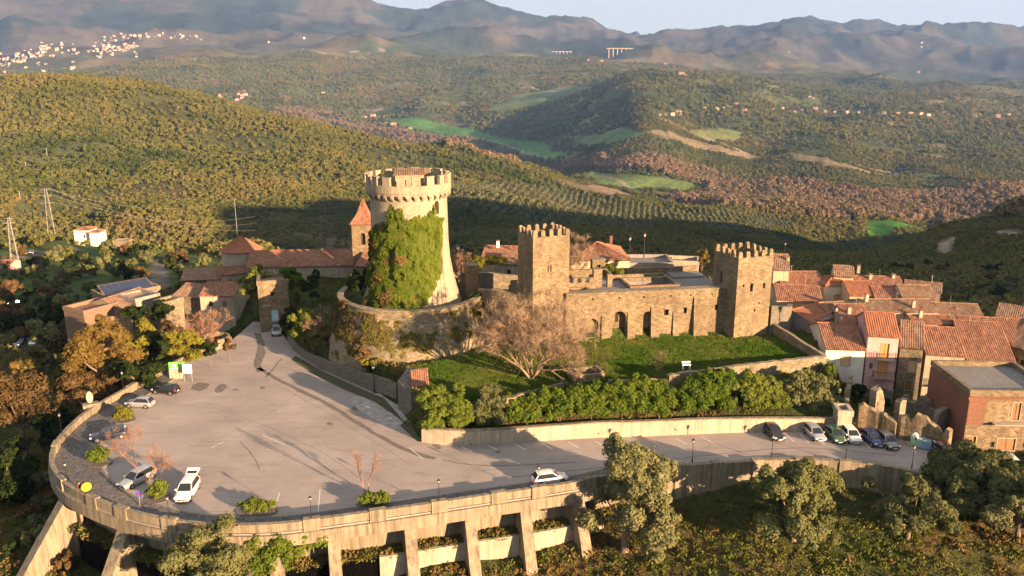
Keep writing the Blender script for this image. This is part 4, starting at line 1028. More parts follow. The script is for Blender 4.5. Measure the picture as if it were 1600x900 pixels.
# ------------------------------------------------------------------ houses
FRAME = {'shutter': 'wood', 'orange': 'orange_wood', 'glass': 'glass', 'dark': 'dark', 'door': 'wood', 'blue': None}
M['blue_door'] = plain('pale_blue_paint', (.30, .52, .58), .6)
M['green_shutter'] = plain('green_shutter_paint', (.05, .10, .06), .6)
M['tan_shutter'] = plain('tan_shutter_paint', (.46, .33, .18), .6)
M['solar'] = plain('solar_panel_glass', (.015, .022, .06), .12)
PANE = {'shutter': 'wood', 'orange': 'orange_wood', 'glass': 'glass', 'dark': 'dark', 'door': 'wood', 'blue': 'blue_door', 'green': 'green_shutter', 'tan': 'tan_shutter', 'brickfill': 'brick'}
def add_openings(t, wallobj, wins, W_, Dp, frame=True):
    """wins: (face, metres along, height of sill, width, height, style)"""
    cut = MB()
    for f, u, z, w, h, s in wins:
        if f == 'f': cut.box(u - w / 2, u + w / 2, -.3, .22, z, z + h)
        elif f == 'l': cut.box(-.3, .22, u - w / 2, u + w / 2, z, z + h)
        elif f == 'r': cut.box(W_ - .22, W_ + .3, u - w / 2, u + w / 2, z, z + h)
    carve(wallobj, cut)
    for f, u, z, w, h, s in wins:
        rot, at = {'f': (0, (u, 0, z)), 'l': (-math.pi / 2, (0, u, z)), 'r': (math.pi / 2, (W_, u, z))}[f]
        pm = M[PANE[s]]; nm = 'door' if (z < .3 and h > 1.7) else ('window' if s in ('glass', 'dark') else ('shutter' if s != 'brickfill' else 'blocked_window'))
        if s == 'blue': nm = 'door'
        b = MB().box(-w / 2 + .002, w / 2 - .002, .14, .19, .002, h - .002)
        if s in ('shutter', 'orange', 'green', 'tan'):
            for k in (-1, 1): b.box(k * w / 4 - w / 4 + .04, k * w / 4 + w / 4 - .04, .10, .139, .05, h - .05)
        p = b.build(nm, pm, t, loc=at, rz=rot)
        if frame and s not in ('dark', 'brickfill') and w > .5:
            fr = MB(); e = .09
            fr.box(-w / 2 - e, -w / 2 - .002, -.03, .02, -e, h + e); fr.box(w / 2 + .002, w / 2 + e, -.03, .02, -e, h + e)
            fr.box(-w / 2, w / 2, -.03, .02, h + .002, h + e); fr.box(-w / 2 - .05, w / 2 + .05, -.07, .02, -e, -.002)
            fr.build('frame', M['plaster'], p)
def balcony(t, u, z, w, d=.9):
    b = MB().box(u - w / 2, u + w / 2, -d, -.003, z - .14, z).build('balcony', M['plaster'], t)
    r = MB(); r.box(u - w / 2, u + w / 2, -d, -d + .04, z + .93, z + .98)
    for x in (u - w / 2, u + w / 2 - .04): r.box(x, x + .04, -d + .042, -.01, z + .93, z + .98)
    n = int(w / .16)
    for i in range(n + 1): x = u - w / 2 + .02 + i * (w - .04) / n; r.box(x - .012, x + .012, -d + .01, -d + .03, z, z + .928)
    for i in range(1, 5):
        for x in (u - w / 2 + .02, u + w / 2 - .02): r.box(x - .012, x + .012, -d + i * d / 5 - .01, -d + i * d / 5 + .01, z, z + .928)
    r.build('railing', M['iron'], b)
def chimney(t, x, y, z, h=1.3, w=.5, mat='plaster', cap='tile'):
    h *= .55; z -= .2
    c = MB().box(x - w / 2, x + w / 2, y - w / 2, y + w / 2, z - .8, z + h).build('chimney', M[mat], t)
    MB().box(x - w / 2 - .08, x + w / 2 + .08, y - w / 2 - .08, y + w / 2 + .08, z + h + .12, z + h + .2).box(x - .1, x + .1, y - .1, y + .1, z + h + .002, z + h + .118).build('chimney_cap', M[cap], c)
def house(label, A, B, ze, ridge, zb, kind='gable', wm='plaster', rm='tile', pitch=.36, wins=(), depth=None, group=None, ridge_at=None, chim=(), name='house', cat='house', eave=.35, bal=(), smat=None):
    a, b = P(A[0], A[1], ze), P(B[0], B[1], ze); dr = (b - a); W_ = dr.length; dr.normalize(); nn = Vector((-dr.y, dr.x, 0)); an = math.atan2(dr.y, dr.x)
    h = ze - zb; group_ = group
    if not wins and kind == 'gable' and h > 3: wins = [('f', W_ * u_, h - 2.1, .75, 1.0, random.choice(('dark', 'tan', 'shutter', 'green'))) for u_ in ((.3, .72) if W_ > 5 else (.5,))]
    if depth is None or ridge is not None:
        best = (1e9, 3)
        for k in range(4, 130):
            d = k * .1; q = a + dr * (W_ / 2) + nn * d; q.z = ze + pitch * d; e = abs(proj(q)[1] - ridge)
            if e < best[0]: best = (e, d)
        d = best[1]
    else: d = depth / 2
    t = thing(name, label, cat, (a.x, a.y, zb), an, group)
    o_ = eave; th = .1
    if kind == 'gable':
        Dp = 2 * d if depth is None else depth; ry = d; hr = h + pitch * d; hb = hr - pitch * (Dp - d)
        sec = [(0, -8), (Dp, -8), (Dp, hb), (ry, hr), (0, h)]
    elif kind == 'shed':
        Dp = d; ry = d; hr = h + pitch * d; sec = [(0, -8), (d, -8), (d, hr), (0, h)]
    if kind in ('gable', 'shed'):
        n = len(sec); mb = MB(); mb.add([(x, y, z) for x in (0, W_) for y, z in sec], [tuple(range(n - 1, -1, -1)), tuple(range(n, 2 * n))] + [(i, (i + 1) % n, n + (i + 1) % n, n + i) for i in range(n)])
        w = mb.build('wall', M[wm], t)
        if w.data.polygons[0].normal.x > 0: w.data.flip_normals()
        add_openings(t, w, wins, W_, Dp)
        z0 = h + .1 - pitch * o_
        mb = MB(); corr(mb, (-.15, -o_, z0), (W_ + .15, -o_, z0), (W_ + .15, ry, hr + .1), (-.15, ry, hr + .1), rows=3)
        if kind == 'gable':
            corr(mb, (W_ + .15, Dp + o_, hb + .1 - pitch * o_), (-.15, Dp + o_, hb + .1 - pitch * o_), (-.15, ry, hr + .1), (W_ + .15, ry, hr + .1))
        rf = mb.build('roof', M[rm], t)
        MB().tube((-.15, ry, hr + .12), (W_ + .15, ry, hr + .12), .12, n=8).build('ridge_tiles', M[rm], rf)
    elif kind == 'perp':   # gable end faces the viewer
        Dp = depth; hr = h + pitch * W_ / 2; sec = [(0, -8), (W_, -8), (W_, h), (W_ / 2, hr), (0, h)]; n = 5
        mb = MB(); mb.add([(x, y, z) for y in (0, Dp) for x, z in sec], [tuple(range(n)), tuple(range(2 * n - 1, n - 1, -1))] + [(i, n + i, n + (i + 1) % n, (i + 1) % n) for i in range(n)])
        w = mb.build('wall', M[wm], t); add_openings(t, w, wins, W_, Dp)
        mb = MB(); z0 = h + .1 - pitch * o_
        corr(mb, (-o_, Dp + .1, z0), (-o_, -.15, z0), (W_ / 2, -.15, hr + .1), (W_ / 2, Dp + .1, hr + .1)); corr(mb, (W_ + o_, -.15, z0), (W_ + o_, Dp + .1, z0), (W_ / 2, Dp + .1, hr + .1), (W_ / 2, -.15, hr + .1))
        rf = mb.build('roof', M[rm], t); MB().tube((W_ / 2, -.15, hr + .12), (W_ / 2, Dp + .1, hr + .12), .12, n=8).build('ridge_tiles', M[rm], rf)
    elif kind == 'hip':
        Dp = depth; hr = h + pitch * min(W_, Dp) / 2; w = MB().box(0, W_, 0, Dp, -8, h).build('wall', M[wm], t); add_openings(t, w, wins, W_, Dp)
        z0 = h + .12; e = o_; k = min(W_, Dp) / 2; mb = MB()
        r0 = (k, Dp / 2, hr + .1) if W_ > Dp else (W_ / 2, k, hr + .1); r1 = (W_ - k, Dp / 2, hr + .1) if W_ > Dp else (W_ / 2, Dp - k, hr + .1)
        c0, c1, c2, c3_ = (-e, -e, z0 - .05), (W_ + e, -e, z0 - .05), (W_ + e, Dp + e, z0 - .05), (-e, Dp + e, z0 - .05)
        if W_ > Dp: corr(mb, c0, c1, r1, r0); corr(mb, c1, c2, r1, r1); corr(mb, c2, c3_, r0, r1); corr(mb, c3_, c0, r0, r0)
        else: corr(mb, c0, c1, r0, r0); corr(mb, c1, c2, r1, r0); corr(mb, c2, c3_, r1, r1); corr(mb, c3_, c0, r0, r1)
        rf = mb.build('roof', M[rm], t); rb = MB()
        for a_, b_ in ((c0, r0), (c1, r1 if W_ > Dp else r0), (c2, r1), (c3_, r0 if W_ > Dp else r1), (r0, r1)): rb.tube((a_[0], a_[1], a_[2] + .08), (b_[0], b_[1], b_[2] + .04), .12, n=6)
        rb.build('ridge_tiles', M[rm], rf)
    elif kind == 'flat':
        Dp = depth; w = MB().box(0, W_, 0, Dp, -8, h).build('wall', M[wm], t); add_openings(t, w, wins, W_, Dp)
        MB().box(.3, W_ - .3, .3, Dp - .3, h + .002, h + .08).build('roof', M[smat or 'slab'], t)
        mb = MB(); q = .35; mb.box(-.12, W_ + .12, -.12, q, h + .003, h + .75); mb.box(-.12, W_ + .12, Dp - q, Dp + .12, h + .003, h + .75); mb.box(-.12, q, q + .002, Dp - q - .002, h + .003, h + .75); mb.box(W_ - q, W_ + .12, q + .002, Dp - q - .002, h + .003, h + .75)
        mb.build('parapet', M[wm] if wm != 'brick' else M['rubble'], t)
    for c in chim: chimney(t, *c)
    for q in bal: balcony(t, *q)
    if rm != 'slab' and kind in ('gable',) and W_ > 4 and group == VG and not bal:
        ax_ = random.uniform(.3, .8) * W_; an_ = MB().tube((0, 0, 0), (0, 0, 1.5), .025, n=4)
        for q in range(3): an_.tube((-.4 + .08 * q, 0, 1.45 - q * .16), (.4 - .08 * q, 0, 1.45 - q * .16), .014, n=3)
        an_.build('aerial', M['galv'], t, loc=(ax_, d * .9, h + pitch * d * .9), rz=random.uniform(0, 3))
    return t, W_, Dp

# ---- right-hand village, front row
VG = 'tiled houses of the hilltop village'
house('white house with one tan shutter facing the hedges, first of the front row', (1291, 545), (1352, 547), 5.8, 506, .6, 'gable', 'white_plaster', 'tile', wins=[('f', 2.9, 2.7, 1.3, 1.5, 'tan')], group=VG)
house('pink house with orange shutters and two small iron balconies', (1357, 524), (1405, 527), 8.0, 489, .3, 'gable', 'pink_plaster', 'tile_new', .42,
      wins=[('f', 2.45, 4.4, 1.1, 2.2, 'orange'), ('f', 2.4, 1.6, 1.2, 2.3, 'orange'), ('f', .8, 2.6, .5, .9, 'green')], bal=[(2.6, 4.36, 2.6), (2.6, 1.55, 3.0)], group=VG)
house('narrow mossy stone house with faded shutters between the pink house and the cream house', (1407, 541), (1443, 545), 6.0, 503, -2.2, 'gable', 'rubble', 'tile_old', .42, wins=[('f', 1.9, 4.4, 1.0, 1.6, 'tan'), ('f', 1.7, 1.6, 1.0, 1.5, 'shutter')], group=VG)
house('cream house with a wide railed balcony and a patched tile roof', (1447, 553), (1508, 557), 5.0, 511, -4.5, 'gable', 'plaster', 'tile', .42, wins=[('f', 2.8, 5.0, 1.5, 2.4, 'tan'), ('f', .9, 2.5, .6, .8, 'dark'), ('f', 3.0, 1.2, 2.4, 2.4, 'dark')], bal=[(2.9, 4.9, 3.6)], chim=[(4.6, 2.2, 7.6 + 2.5, .6)], group=VG)
house('broad stone house under a big plain tile slope behind the flat-roofed house', (1512, 566), (1588, 571), 4.0, 503, -3.5, 'gable', 'castle', 'tile', .40, wins=[('f', 6.2, 5.2, .7, .9, 'shutter')], group=VG)
house('stone house at the right edge with two dark windows under an orange slope', (1565, 536), (1640, 556), 5.2, 505, -3, 'gable', 'castle', 'tile_old', .35, wins=[('f', 2.4, 5.7, .6, .8, 'dark'), ('f', 3.4, 5.7, .6, .8, 'dark'), ('f', 1.5, 2.6, 1.2, 2.2, 'dark')], group=VG)
# flat-roofed brick and stone house by the road
t, W_, Dp = house('flat-roofed house, red brick on its shaded side and rubble stone to the road', (1516, 618), (1655, 620), 6.2, None, -1.6, 'flat', 'castle', depth=11,
      wins=[('f', 1.2, 5.2, 1.1, 1.3, 'glass'), ('f', 3.6, .9, .5, .7, 'dark'), ('f', 7.6, .9, .5, .7, 'dark'), ('f', 5.3, .5, 2.2, 1.6, 'shutter'), ('f', .9, .02, 1.2, 2.3, 'door'), ('f', 5.9, 4.6, 1.0, 2.3, 'shutter'), ('l', 5, 5.0, .9, 1.1, 'shutter')], group=VG)
MB().box(-.1, -.003, -.1, 11.05, -8, 7.6).build('brick_side', M['brick'], t); MB().box(-.1, 2.1, -.1, -.003, 3.9, 7.6).box(-.1, .9, -.1, -.003, -3, 1.9).build('brick_corner', M['brick'], t)
MB().box(-.25, W_ + .2, -.22, -.13, 7.3, 7.7).build('brick_band', M['brick'], t)
MB().box(3.0, 7.6, -1.0, -.11, 4.2, 4.36).build('balcony', M['plaster'], t)
# second row
t, W_, Dp = house('low grey rendered house with a gable end beside the dark yard wall', (1206, 486), (1268, 505), 6.6, None, 2.0, 'perp', 'grey_plaster', 'tile_new', .28, depth=8.5, wins=[('f', .9, 1.0, .4, .5, 'dark')], group=VG)
house('small white annex with red tiles leaning on the grey rendered house', (1247, 490), (1280, 500), 6.9, 478, 2.5, 'shed', 'white_plaster', 'tile_new', .3, wins=[('f', 1.2, 2.4, .6, .7, 'brickfill')], group=VG)
house('grey rubble annex with a small hatch left of the white house', (1262, 520), (1291, 522), 5.4, 508, .8, 'shed', 'grey_plaster', 'tile_old', .2, wins=[('f', .9, 1.4, .5, .6, 'dark')], group=VG)
house('house with a dark doorway and dull tiles behind the white house', (1293, 489), (1330, 487), 7.6, 473, 2, 'shed', 'cream_plaster', 'tile_old', .3, wins=[('f', 1.0, 3.0, .9, 2.0, 'dark')], group=VG)
house('house with a low red roof squeezed behind the pink house', (1318, 503), (1362, 503), 7.4, 476, 1, 'gable', 'plaster', 'tile', .34, group=VG, chim=[(1.5, 2, 8.0, .6)])
house('long house with a dull red tile roof and a cream wall in the village middle', (1352, 488), (1466, 488), 7.9, 468, 1, 'gable', 'cream_plaster', 'tile_old', .32, wins=[('f', 9.5, 4.6, .6, .8, 'dark')], group=VG, chim=[(1, 2.4, 9.0, .7), (8, 1.0, 8.4, .5)])
house('low red-roofed house in the lane behind the cream house with the railed balcony', (1428, 506), (1492, 506), 7.0, 493, 0, 'gable', 'plaster', 'tile', .32, group=VG, chim=[(1.6, 1.5, 8.2, 1.2)])
house('cream house with a bright gable end and a satellite dish at the village top', (1412, 468), (1464, 469), 8.4, 446, 1, 'gable', 'cream_plaster', 'tile_old', .40, wins=[('r', 2.4, 7.4, .7, .9, 'dark'), ('r', 2.6, 5.0, .7, 1.4, 'shutter')], group=VG)
house('white house with a pyramid of bright orange tiles near the east tower', (1291, 447), (1327, 446), 8.6, None, 1.5, 'hip', 'white_plaster', 'tile_new', .50, depth=5.0, wins=[('f', 2.2, 4.0, 1.1, 1.4, 'tan')], group=VG)
house('red-roofed house left of the pyramid roof', (1222, 447), (1290, 447), 8.4, 425, 1.5, 'gable', 'cream_plaster', 'tile', .34, group=VG, chim=[(1.2, 3, 8.3, .8)])
house('orange-roofed house with an overgrown wall above the grey rendered house', (1214, 468), (1285, 471), 7.6, 446, 2, 'gable', 'cream_plaster', 'tile', .3, group=VG)
house('orange lean-to roof right of the white house with the pyramid roof', (1328, 462), (1372, 463), 8.2, 440, 1, 'gable', 'cream_plaster', 'tile_new', .32, group=VG)
house('tall narrow house with a bright gable end and a chimney pot above the pyramid roof', (1303, 431), (1334, 433), 10.0, 416, 2, 'gable', 'cream_plaster', 'tile_old', .42, wins=[('r', 2.2, 6.6, .6, .9, 'dark')], group=VG, chim=[(4.2, 2.6, 9.2, .8)])
house('cream house with a stepped gable just right of the east tower', (1209, 421), (1233, 422), 11.0, 398, 2, 'gable', 'cream_plaster', 'tile_old', .5, wins=[('r', 2, 7, .6, .9, 'dark')], group=VG, chim=[(2.6, 2.3, 10.5, .9)])
house('wide dark-red roof at the back of the village with aerials', (1340, 446), (1412, 448), 8.8, 432, 1, 'gable', 'cream_plaster', 'tile', .32, group=VG, chim=[(2.6, 2.0, 8.8, 1.3), (6.6, 2.5, 9, .8)])
house('back-row house with a brown roof right of the wide dark-red roof', (1412, 452), (1470, 458), 8.6, 441, 0, 'gable', 'grey_plaster', 'tile_old', .3, group=VG, chim=[(3, 2.0, 8.6, .9)])
house('red roof in the middle lane left of the bright gable end', (1368, 468), (1412, 470), 8.0, 449, 1, 'gable', 'plaster', 'tile', .3, group=VG)
house('brown-roofed house with a small bright gable at the village edge', (1470, 497), (1538, 500), 7.2, 475, -1, 'gable', 'cream_plaster', 'tile_old', .36, wins=[('r', 2, 6.0, .6, .8, 'dark')], group=VG, chim=[(3, 2.5, 9, .8)])
house('stone house with three small windows and dark tiles at the right edge', (1556, 494), (1640, 506), 6.6, 480, -3, 'gable', 'castle', 'tile_old', .3, wins=[('f', 1.4, 7.4, .6, .8, 'dark'), ('f', 4.2, 7.2, .6, .8, 'dark'), ('f', 6, 7.2, .6, .8, 'dark')], group=VG)
house('wide orange roof with a patched hole in front of the right-edge stone house', (1510, 530), (1620, 537), 5.6, 497, -3, 'gable', 'cream_plaster', 'tile', .30, group=VG)
house('small orange-roofed shed in the lane below the brown-roofed house', (1496, 512), (1540, 515), 6.4, 500, -2, 'gable', 'plaster', 'tile', .3, group=VG)
# ---- castle neighbours and church
CG = 'buildings on the castle hill behind the walls'
t, W_, Dp = house('small ruined stone house with a pale blue door at the top of the car park', (402, 446), (450, 443), 8.6, None, 1.6, 'flat', 'castle', depth=5.5, wins=[('f', 2.6, .3, 1.1, 2.0, 'blue'), ('f', 2.4, 4.9, .7, .8, 'dark'), ('f', 1.3, 3.1, 1.2, .25, 'tan')], group=CG, smat='rubble')
t, W_, Dp = house('church nave with a long reddish tile roof left of the bell tower', (386, 418), (556, 414), 6.6, 391, 2.0, 'gable', 'plaster', 'tile', .42, group=CG, name='church', cat='church', wins=[('f', 14, 2.6, .6, .9, 'dark')])
a = D(549, 352, 166); b = D(583, 352, 166)
t = thing('bell_tower', 'square church bell tower with a pointed terracotta spire left of the keep', 'bell tower', (a.x, 166, 6.0), R(3), CG)
w_ = (b.x - a.x); h = a.z - 6.0
o = MB().box(0, w_, 0, w_, -2, h).build('wall', M['castle'], t); cut = MB()
for rot, at in ((0, (w_ / 2, 0)), (math.pi / 2, (w_, w_ / 2)), (math.pi / 2, (0, w_ / 2))): arch_cut(cut, .95, 2.4, .6, rot, (at[0], at[1], h - 4.0))
carve(o, cut); MB().box(.6, w_ - .6, .6, w_ - .6, h - 4.0, h - 1.5).build('belfry_opening', M['dark'], t)
MB().box(-.15, w_ + .15, -.15, w_ + .15, h - 4.7, h - 4.45).build('string_course', M['castle'], t)
MB().box(-.2, w_ + .2, -.2, w_ + .2, h + .003, h + .2).build('cornice', M['brick'], t)
mb = MB(); c = (w_ / 2, w_ / 2, 20.3 - 6); e = .35; cs = [(-e, -e, h + .2), (w_ + e, -e, h + .2), (w_ + e, w_ + e, h + .2), (-e, w_ + e, h + .2)]
mids = [(w_ * .2, w_ * .2, h + 1.9), (w_ * .8, w_ * .2, h + 1.9), (w_ * .8, w_ * .8, h + 1.9), (w_ * .2, w_ * .8, h + 1.9)]
for i in range(4): corr(mb, cs[i], cs[(i + 1) % 4], mids[(i + 1) % 4], mids[i]); corr(mb, mids[i], mids[(i + 1) % 4], c, c)
rf = mb.build('spire', M['tile'], t); MB().tube(c, (c[0], c[1], c[2] + 1.3), .04).box(-.3, .3, -.03, .03, .8, .87, at=c).build('cross', M['iron'], rf)
house('gable-ended chapel annex between the church nave and the keep', (556, 415), (590, 417), 8.2, 396, 3, 'gable', 'castle', 'tile', .4, group=CG)
a = D(372, 392, 176)
t = thing('round_building', 'low round stone building with a cone of orange tiles at the end of the church', 'round building', (a.x, 178, 2.5), 0, CG)
o = MB().lathe([(4.15, -2), (4.1, a.z - 2.5)], 28).build('wall', M['plaster'], t); 
MB().box(-.45, .45, -.15, .15, .4, 2.3, rot=.45, at=(1.7, -3.72, 0)).build('door', M['dark'], t)
mb = MB()
for i in range(24):
    a0, a1 = 2 * math.pi * i / 24, 2 * math.pi * (i + 1) / 24; corr(mb, (4.5 * math.cos(a0), 4.5 * math.sin(a0), a.z - 2.6), (4.5 * math.cos(a1), 4.5 * math.sin(a1), a.z - 2.6), (.05 * math.cos(a1), .05 * math.sin(a1), a.z + .4), (.05 * math.cos(a0), .05 * math.sin(a0), a.z + .4), per=.4, amp=.09)
rf = mb.build('roof', M['tile_new'], t); MB().tube((0, 0, a.z + .3), (0, 0, a.z + 1.3), .04).build('cross', M['iron'], rf)
house('old house with mossy grey-brown tiles below the round building', (283, 438), (345, 436), 3.6, 418, 0, 'gable', 'rubble', 'tile_old', .34, group=CG)
house('dull red lean-to roof in the lane in front of the round building', (312, 462), (365, 462), 4.0, 440, 0, 'gable', 'plaster', 'tile', .3, group=CG)
house('small red roof patch between the mossy roof and the church', (345, 430), (392, 426), 4.5, 417, 0, 'gable', 'plaster', 'tile', .3, group=CG)
house('mossy-tiled low house on the lane corner below the round building', (270, 462), (320, 466), 3.0, 445, -1, 'gable', 'rubble', 'tile_old', .3, group=CG)
# solar roof house and ruins, left
t, W_, Dp = house('house with a dark solar array covering its low roof, left of the lane', (163, 468), (250, 452), 2.2, None, -3, 'flat', 'rubble', depth=6.5, group=CG)
MB().add([(.3, -.5, 5.35), (W_ - .8, -.5, 5.35), (W_ - .4, 5.2, 6.9), (.7, 5.2, 6.9), (.3, -.5, 5.25), (W_ - .8, -.5, 5.25), (W_ - .4, 5.2, 6.8), (.7, 5.2, 6.8)], [(0, 1, 2, 3), (7, 6, 5, 4), (4, 5, 1, 0), (5, 6, 2, 1), (6, 7, 3, 2), (7, 4, 0, 3)]).build('roof', M['tile_old'], t)
for i in range(8):
    x0 = .5 + i * (W_ - 1.5) / 8; x1 = x0 + (W_ - 1.5) / 8 - .08; f = lambda x, y: (x, y, 5.35 + (y + .5) / 5.7 * 1.55 + .06)
    MB().add([f(x0 + .15, 0), f(x1 + .15, 0), f(x1 + .4, 4.9), f(x0 + .4, 4.9)], [(0, 1, 2, 3)]).build('solar_panel', M['solar'], t)
t, W_, Dp = house('long low house with brown tiles and a blue solar panel', (205, 490), (262, 470), 1.8, 459, -3, 'gable', 'rubble', 'tile_old', .3, group=CG, wins=[('f', 2, 2.2, .9, 1.2, 'glass'), ('f', 6, .1, 1.0, 2.2, 'dark')])
MB().box(.5, 4, .2, 2.2, 5.2, 5.26).build('solar_panel', M['solar'], t)
t, W_, Dp = house('roofless brick shell of a house with a grey rendered side wall', (131, 492), (184, 478), 2.6, None, -4, 'flat', 'dull_brick', depth=6, group=CG, smat='brick')
house('blue-grey rendered house wall with peeling white paint beside the roofless shell', (184, 466), (212, 473), 3.2, None, -4, 'flat', 'grey_plaster', depth=5, group=CG, wins=[('f', 2.6, 2.6, 1.3, 3.2, 'blue')])
house('ruined stone wall block overgrown beside the reddish shrubs', (258, 478), (286, 470), 3.4, None, -1, 'flat', 'rubble', depth=3, group=CG, smat='rubble')
house('white two-storey house with two red roofs alone on the far slope', (116, 362), (140, 363), 46 - .1925 * 0 - 71.5, None, -35.5, 'hip', 'white_plaster', 'tile', .34, depth=8.5, group='farmhouses on the slope', wins=[('f', 5, 4.0, .9, 1.1, 'glass'), ('f', 5.2, .1, .8, 1.8, 'dark')]) if False else None
q = D(116, 386, 395); wz = q.z
def farhouse(label, px0, px1, pyb, Y, h, depth, rm='tile', wm='white_plaster', kind='hip', wins=(), group='farmhouses on the slope', rot=0.0):
    q = D(px0, pyb, Y); q2 = D(px1, pyb, Y); t0 = proj((q.x, q.y, q.z + h)); t1 = proj((q2.x, q2.y, q2.z + h))
    return house(label, t0, t1, q.z + h, None, q.z, kind, wm, rm, .32, wins=wins, depth=depth, group=group)
farhouse('white two-storey house with a red roof alone on the far left slope', 118, 142, 385, 392, 7.6, 8, wins=[('f', 4.8, 4.2, .9, 1.2, 'glass'), ('f', 5.2, .1, .9, 2.0, 'dark')])
farhouse('lower white wing with its own red roof joined to the far white house', 142, 157, 384, 389, 6.2, 7)
farhouse('small stone ruin with pale rubble right of the far white house', 178, 200, 390, 380, 3.5, 5, 'tile_old', 'rubble', 'flat')
farhouse('pink-roofed shed cut by the left edge of the picture', -12, 19, 428, 290, 3.5, 6, 'tile', 'pink_plaster', 'gable')
# behind the castle
t, W_, Dp = house('long cream house with an orange hipped roof behind the castle terrace', (893, 408), (984, 407), 9.0, None, 4, 'hip', 'cream_plaster', 'tile', .42, depth=12, group=CG, wins=[('f', 2, 1.8, .9, 1.6, 'dark'), ('f', 9, 1.8, 1.0, 1.6, 'dark')], chim=[(8.8, 7, 8, .9, .5, 'brick')])
house('red-roofed house with skylights left of the square tower', (752, 404), (812, 406), 8.2, 385, 3, 'gable', 'plaster', 'tile', .34, group=CG, chim=[(3, 2.5, 8, 1.0, .5, 'white')])
house('brown-roofed house hard behind the square tower', (780, 412), (830, 414), 8.4, 395, 3, 'gable', 'plaster', 'tile_old', .34, group=CG)
house('pinkish flat roof terrace behind the castle wall', (984, 416), (1052, 416), 6.2, None, 2, 'flat', 'grey_plaster', depth=8, group=CG)
house('white flat-roofed hut with a brick chimney behind the castle terrace', (1042, 412), (1092, 414), 5.8, None, 2, 'flat', 'plaster', depth=5, group=CG, chim=[(.6, .8, 4, 1.9, .7, 'brick')])
wl('garden_wall', 'long brick-topped garden wall behind the castle terrace', 'wall', [(14, 156, 7.2), (26, 157, 6.8), (38, 157, 6.6)], .5, 1, M['brick'])
wl('garden_wall', 'low stone wall above the dark garden right of the keep', 'wall', [(-12, 150, 9.6), (-4, 149, 9.4), (3, 147, 9.2)], .6, 3, M['rubble'])
# ruins between the village and the road
RU = 'ruined walls below the village'
def ruin(label, pxs, z0, thick=.7, rg=.5, mat='rubble'):
    L_ = [(*P(a, b, z0)[:2], zt + (.6 if mat == 'castle' else 0)) for a, b, zt in pxs]; fine = []
    for p, q in zip(L_, L_[1:]):
        k = max(2, int(math.dist(p[:2], q[:2]) / .45)); fine += [tuple(u + (v - u) * j / k for u, v in zip(p, q)) for j in range(k)]
    fine.append(L_[-1]); hold = 0; hz = 0; out = []
    for x, y, z in fine:
        if hold <= 0: hold = random.choice((1, 2, 2, 3, 4)); hz = random.choice((-1.3, -.7, -.2, .1, .4, .6)) * rg * 1.3
        hold -= 1; out.append((x, y, max(z0 + .4, z + hz + random.uniform(-.12, .12))))
    mid = out[len(out) // 2]; t = thing('ruined_wall', label, 'wall', (mid[0], mid[1], 0), 0, RU)
    mb = MB(); L1 = [(x - mid[0], y - mid[1]) for x, y, z in offset(out, thick / 2)]; L2 = [(x - mid[0], y - mid[1]) for x, y, z in offset(out, -thick / 2)]
    L1 = [(x + random.uniform(-.06, .06), y + random.uniform(-.06, .06)) for x, y in L1]; L2 = [(x + random.uniform(-.08, .08), y + random.uniform(-.08, .08)) for x, y in L2]
    strip(mb, L1, L2, z0 - 2.5, lambda i: out[i][2]); mb.build('masonry', M[mat], t); return t
ruin('ragged pale ruin wall behind the small silver and blue cars', [(1338, 672, 2.6), (1352, 674, 3.6), (1372, 678, 3.0), (1398, 685, 2.0)], 0, 1.0, .45, 'castle')
ruin('broken pale ruin wall with stumps behind the green and blue bins', [(1399, 685, 2.2), (1420, 690, 2.8), (1450, 696, 2.4), (1482, 706, 1.6)], -.2, .9, .5, 'castle')
ruin('tall jagged ruin stump behind the parked cars', [(1358, 668, 4.6), (1366, 664, 5.0), (1372, 668, 3.8)], 0, .9, .7)
ruin('thin ruin pillar left of the dark gap under the cream house', [(1398, 672, 3.2), (1408, 668, 4.0)], -.5, .8, .6)
ruin('ruin wall running back from the road to the pink house', [(1325, 675, 1.8), (1320, 640, 2.6), (1328, 610, 2.2)], .2, .6, .4)
ruin('low ruin wall below the pink house', [(1335, 612, 1.2), (1365, 618, 1.4), (1395, 622, 1.0)], 0, .6, .5, 'darkstone')
ruin('dark ruin wall with an arch below the mossy stone house', [(1410, 644, 1.6), (1440, 654, 2.0), (1468, 668, 1.4)], -1, .7, .5, 'darkstone')
ruin('overgrown ruin wall right of the dark arch', [(1440, 690, 1.8), (1470, 680, 2.6), (1490, 668, 1.8)], -1, .7, .6, 'darkstone')
house('square concrete-roofed store behind the parked dark car', (1310, 650), (1332, 651), 2.6, None, 0, 'flat', 'plaster', depth=2.5, group=RU, cat='hut', name='store_hut')

# ------------------------------------------------------------------ cars
def paint(name, col, rough=.25, metal=.3):
    m, nt, b = new_mat(name, rough, metal); b.inputs['Base Color'].default_value = (*col, 1)
    if 'Coat Weight' in b.inputs: b.inputs['Coat Weight'].default_value = .6
    return m
CP = {'white': paint('white_car_paint', (.62, .62, .62), .3, 0), 'silver': paint('silver_car_paint', (.38, .39, .41), .3, .5), 'black': paint('black_car_paint', (.015, .015, .017)), 'navy': paint('dark_blue_car_paint', (.015, .022, .05)),
      'blue': paint('blue_car_paint', (.02, .04, .14)), 'green': paint('green_car_paint', (.035, .09, .04)), 'grey': paint('grey_car_paint', (.16, .16, .165), .3, .5), 'maroon': paint('dark_red_brown_car_paint', (.06, .025, .02))}
M['tyre'] = plain('tyre_rubber', (.015, .015, .015), .9); M['rim'] = plain('alloy_rim', (.35, .35, .36), .35, .7); M['car_glass'] = plain('car_glass', (.012, .015, .02), .08)
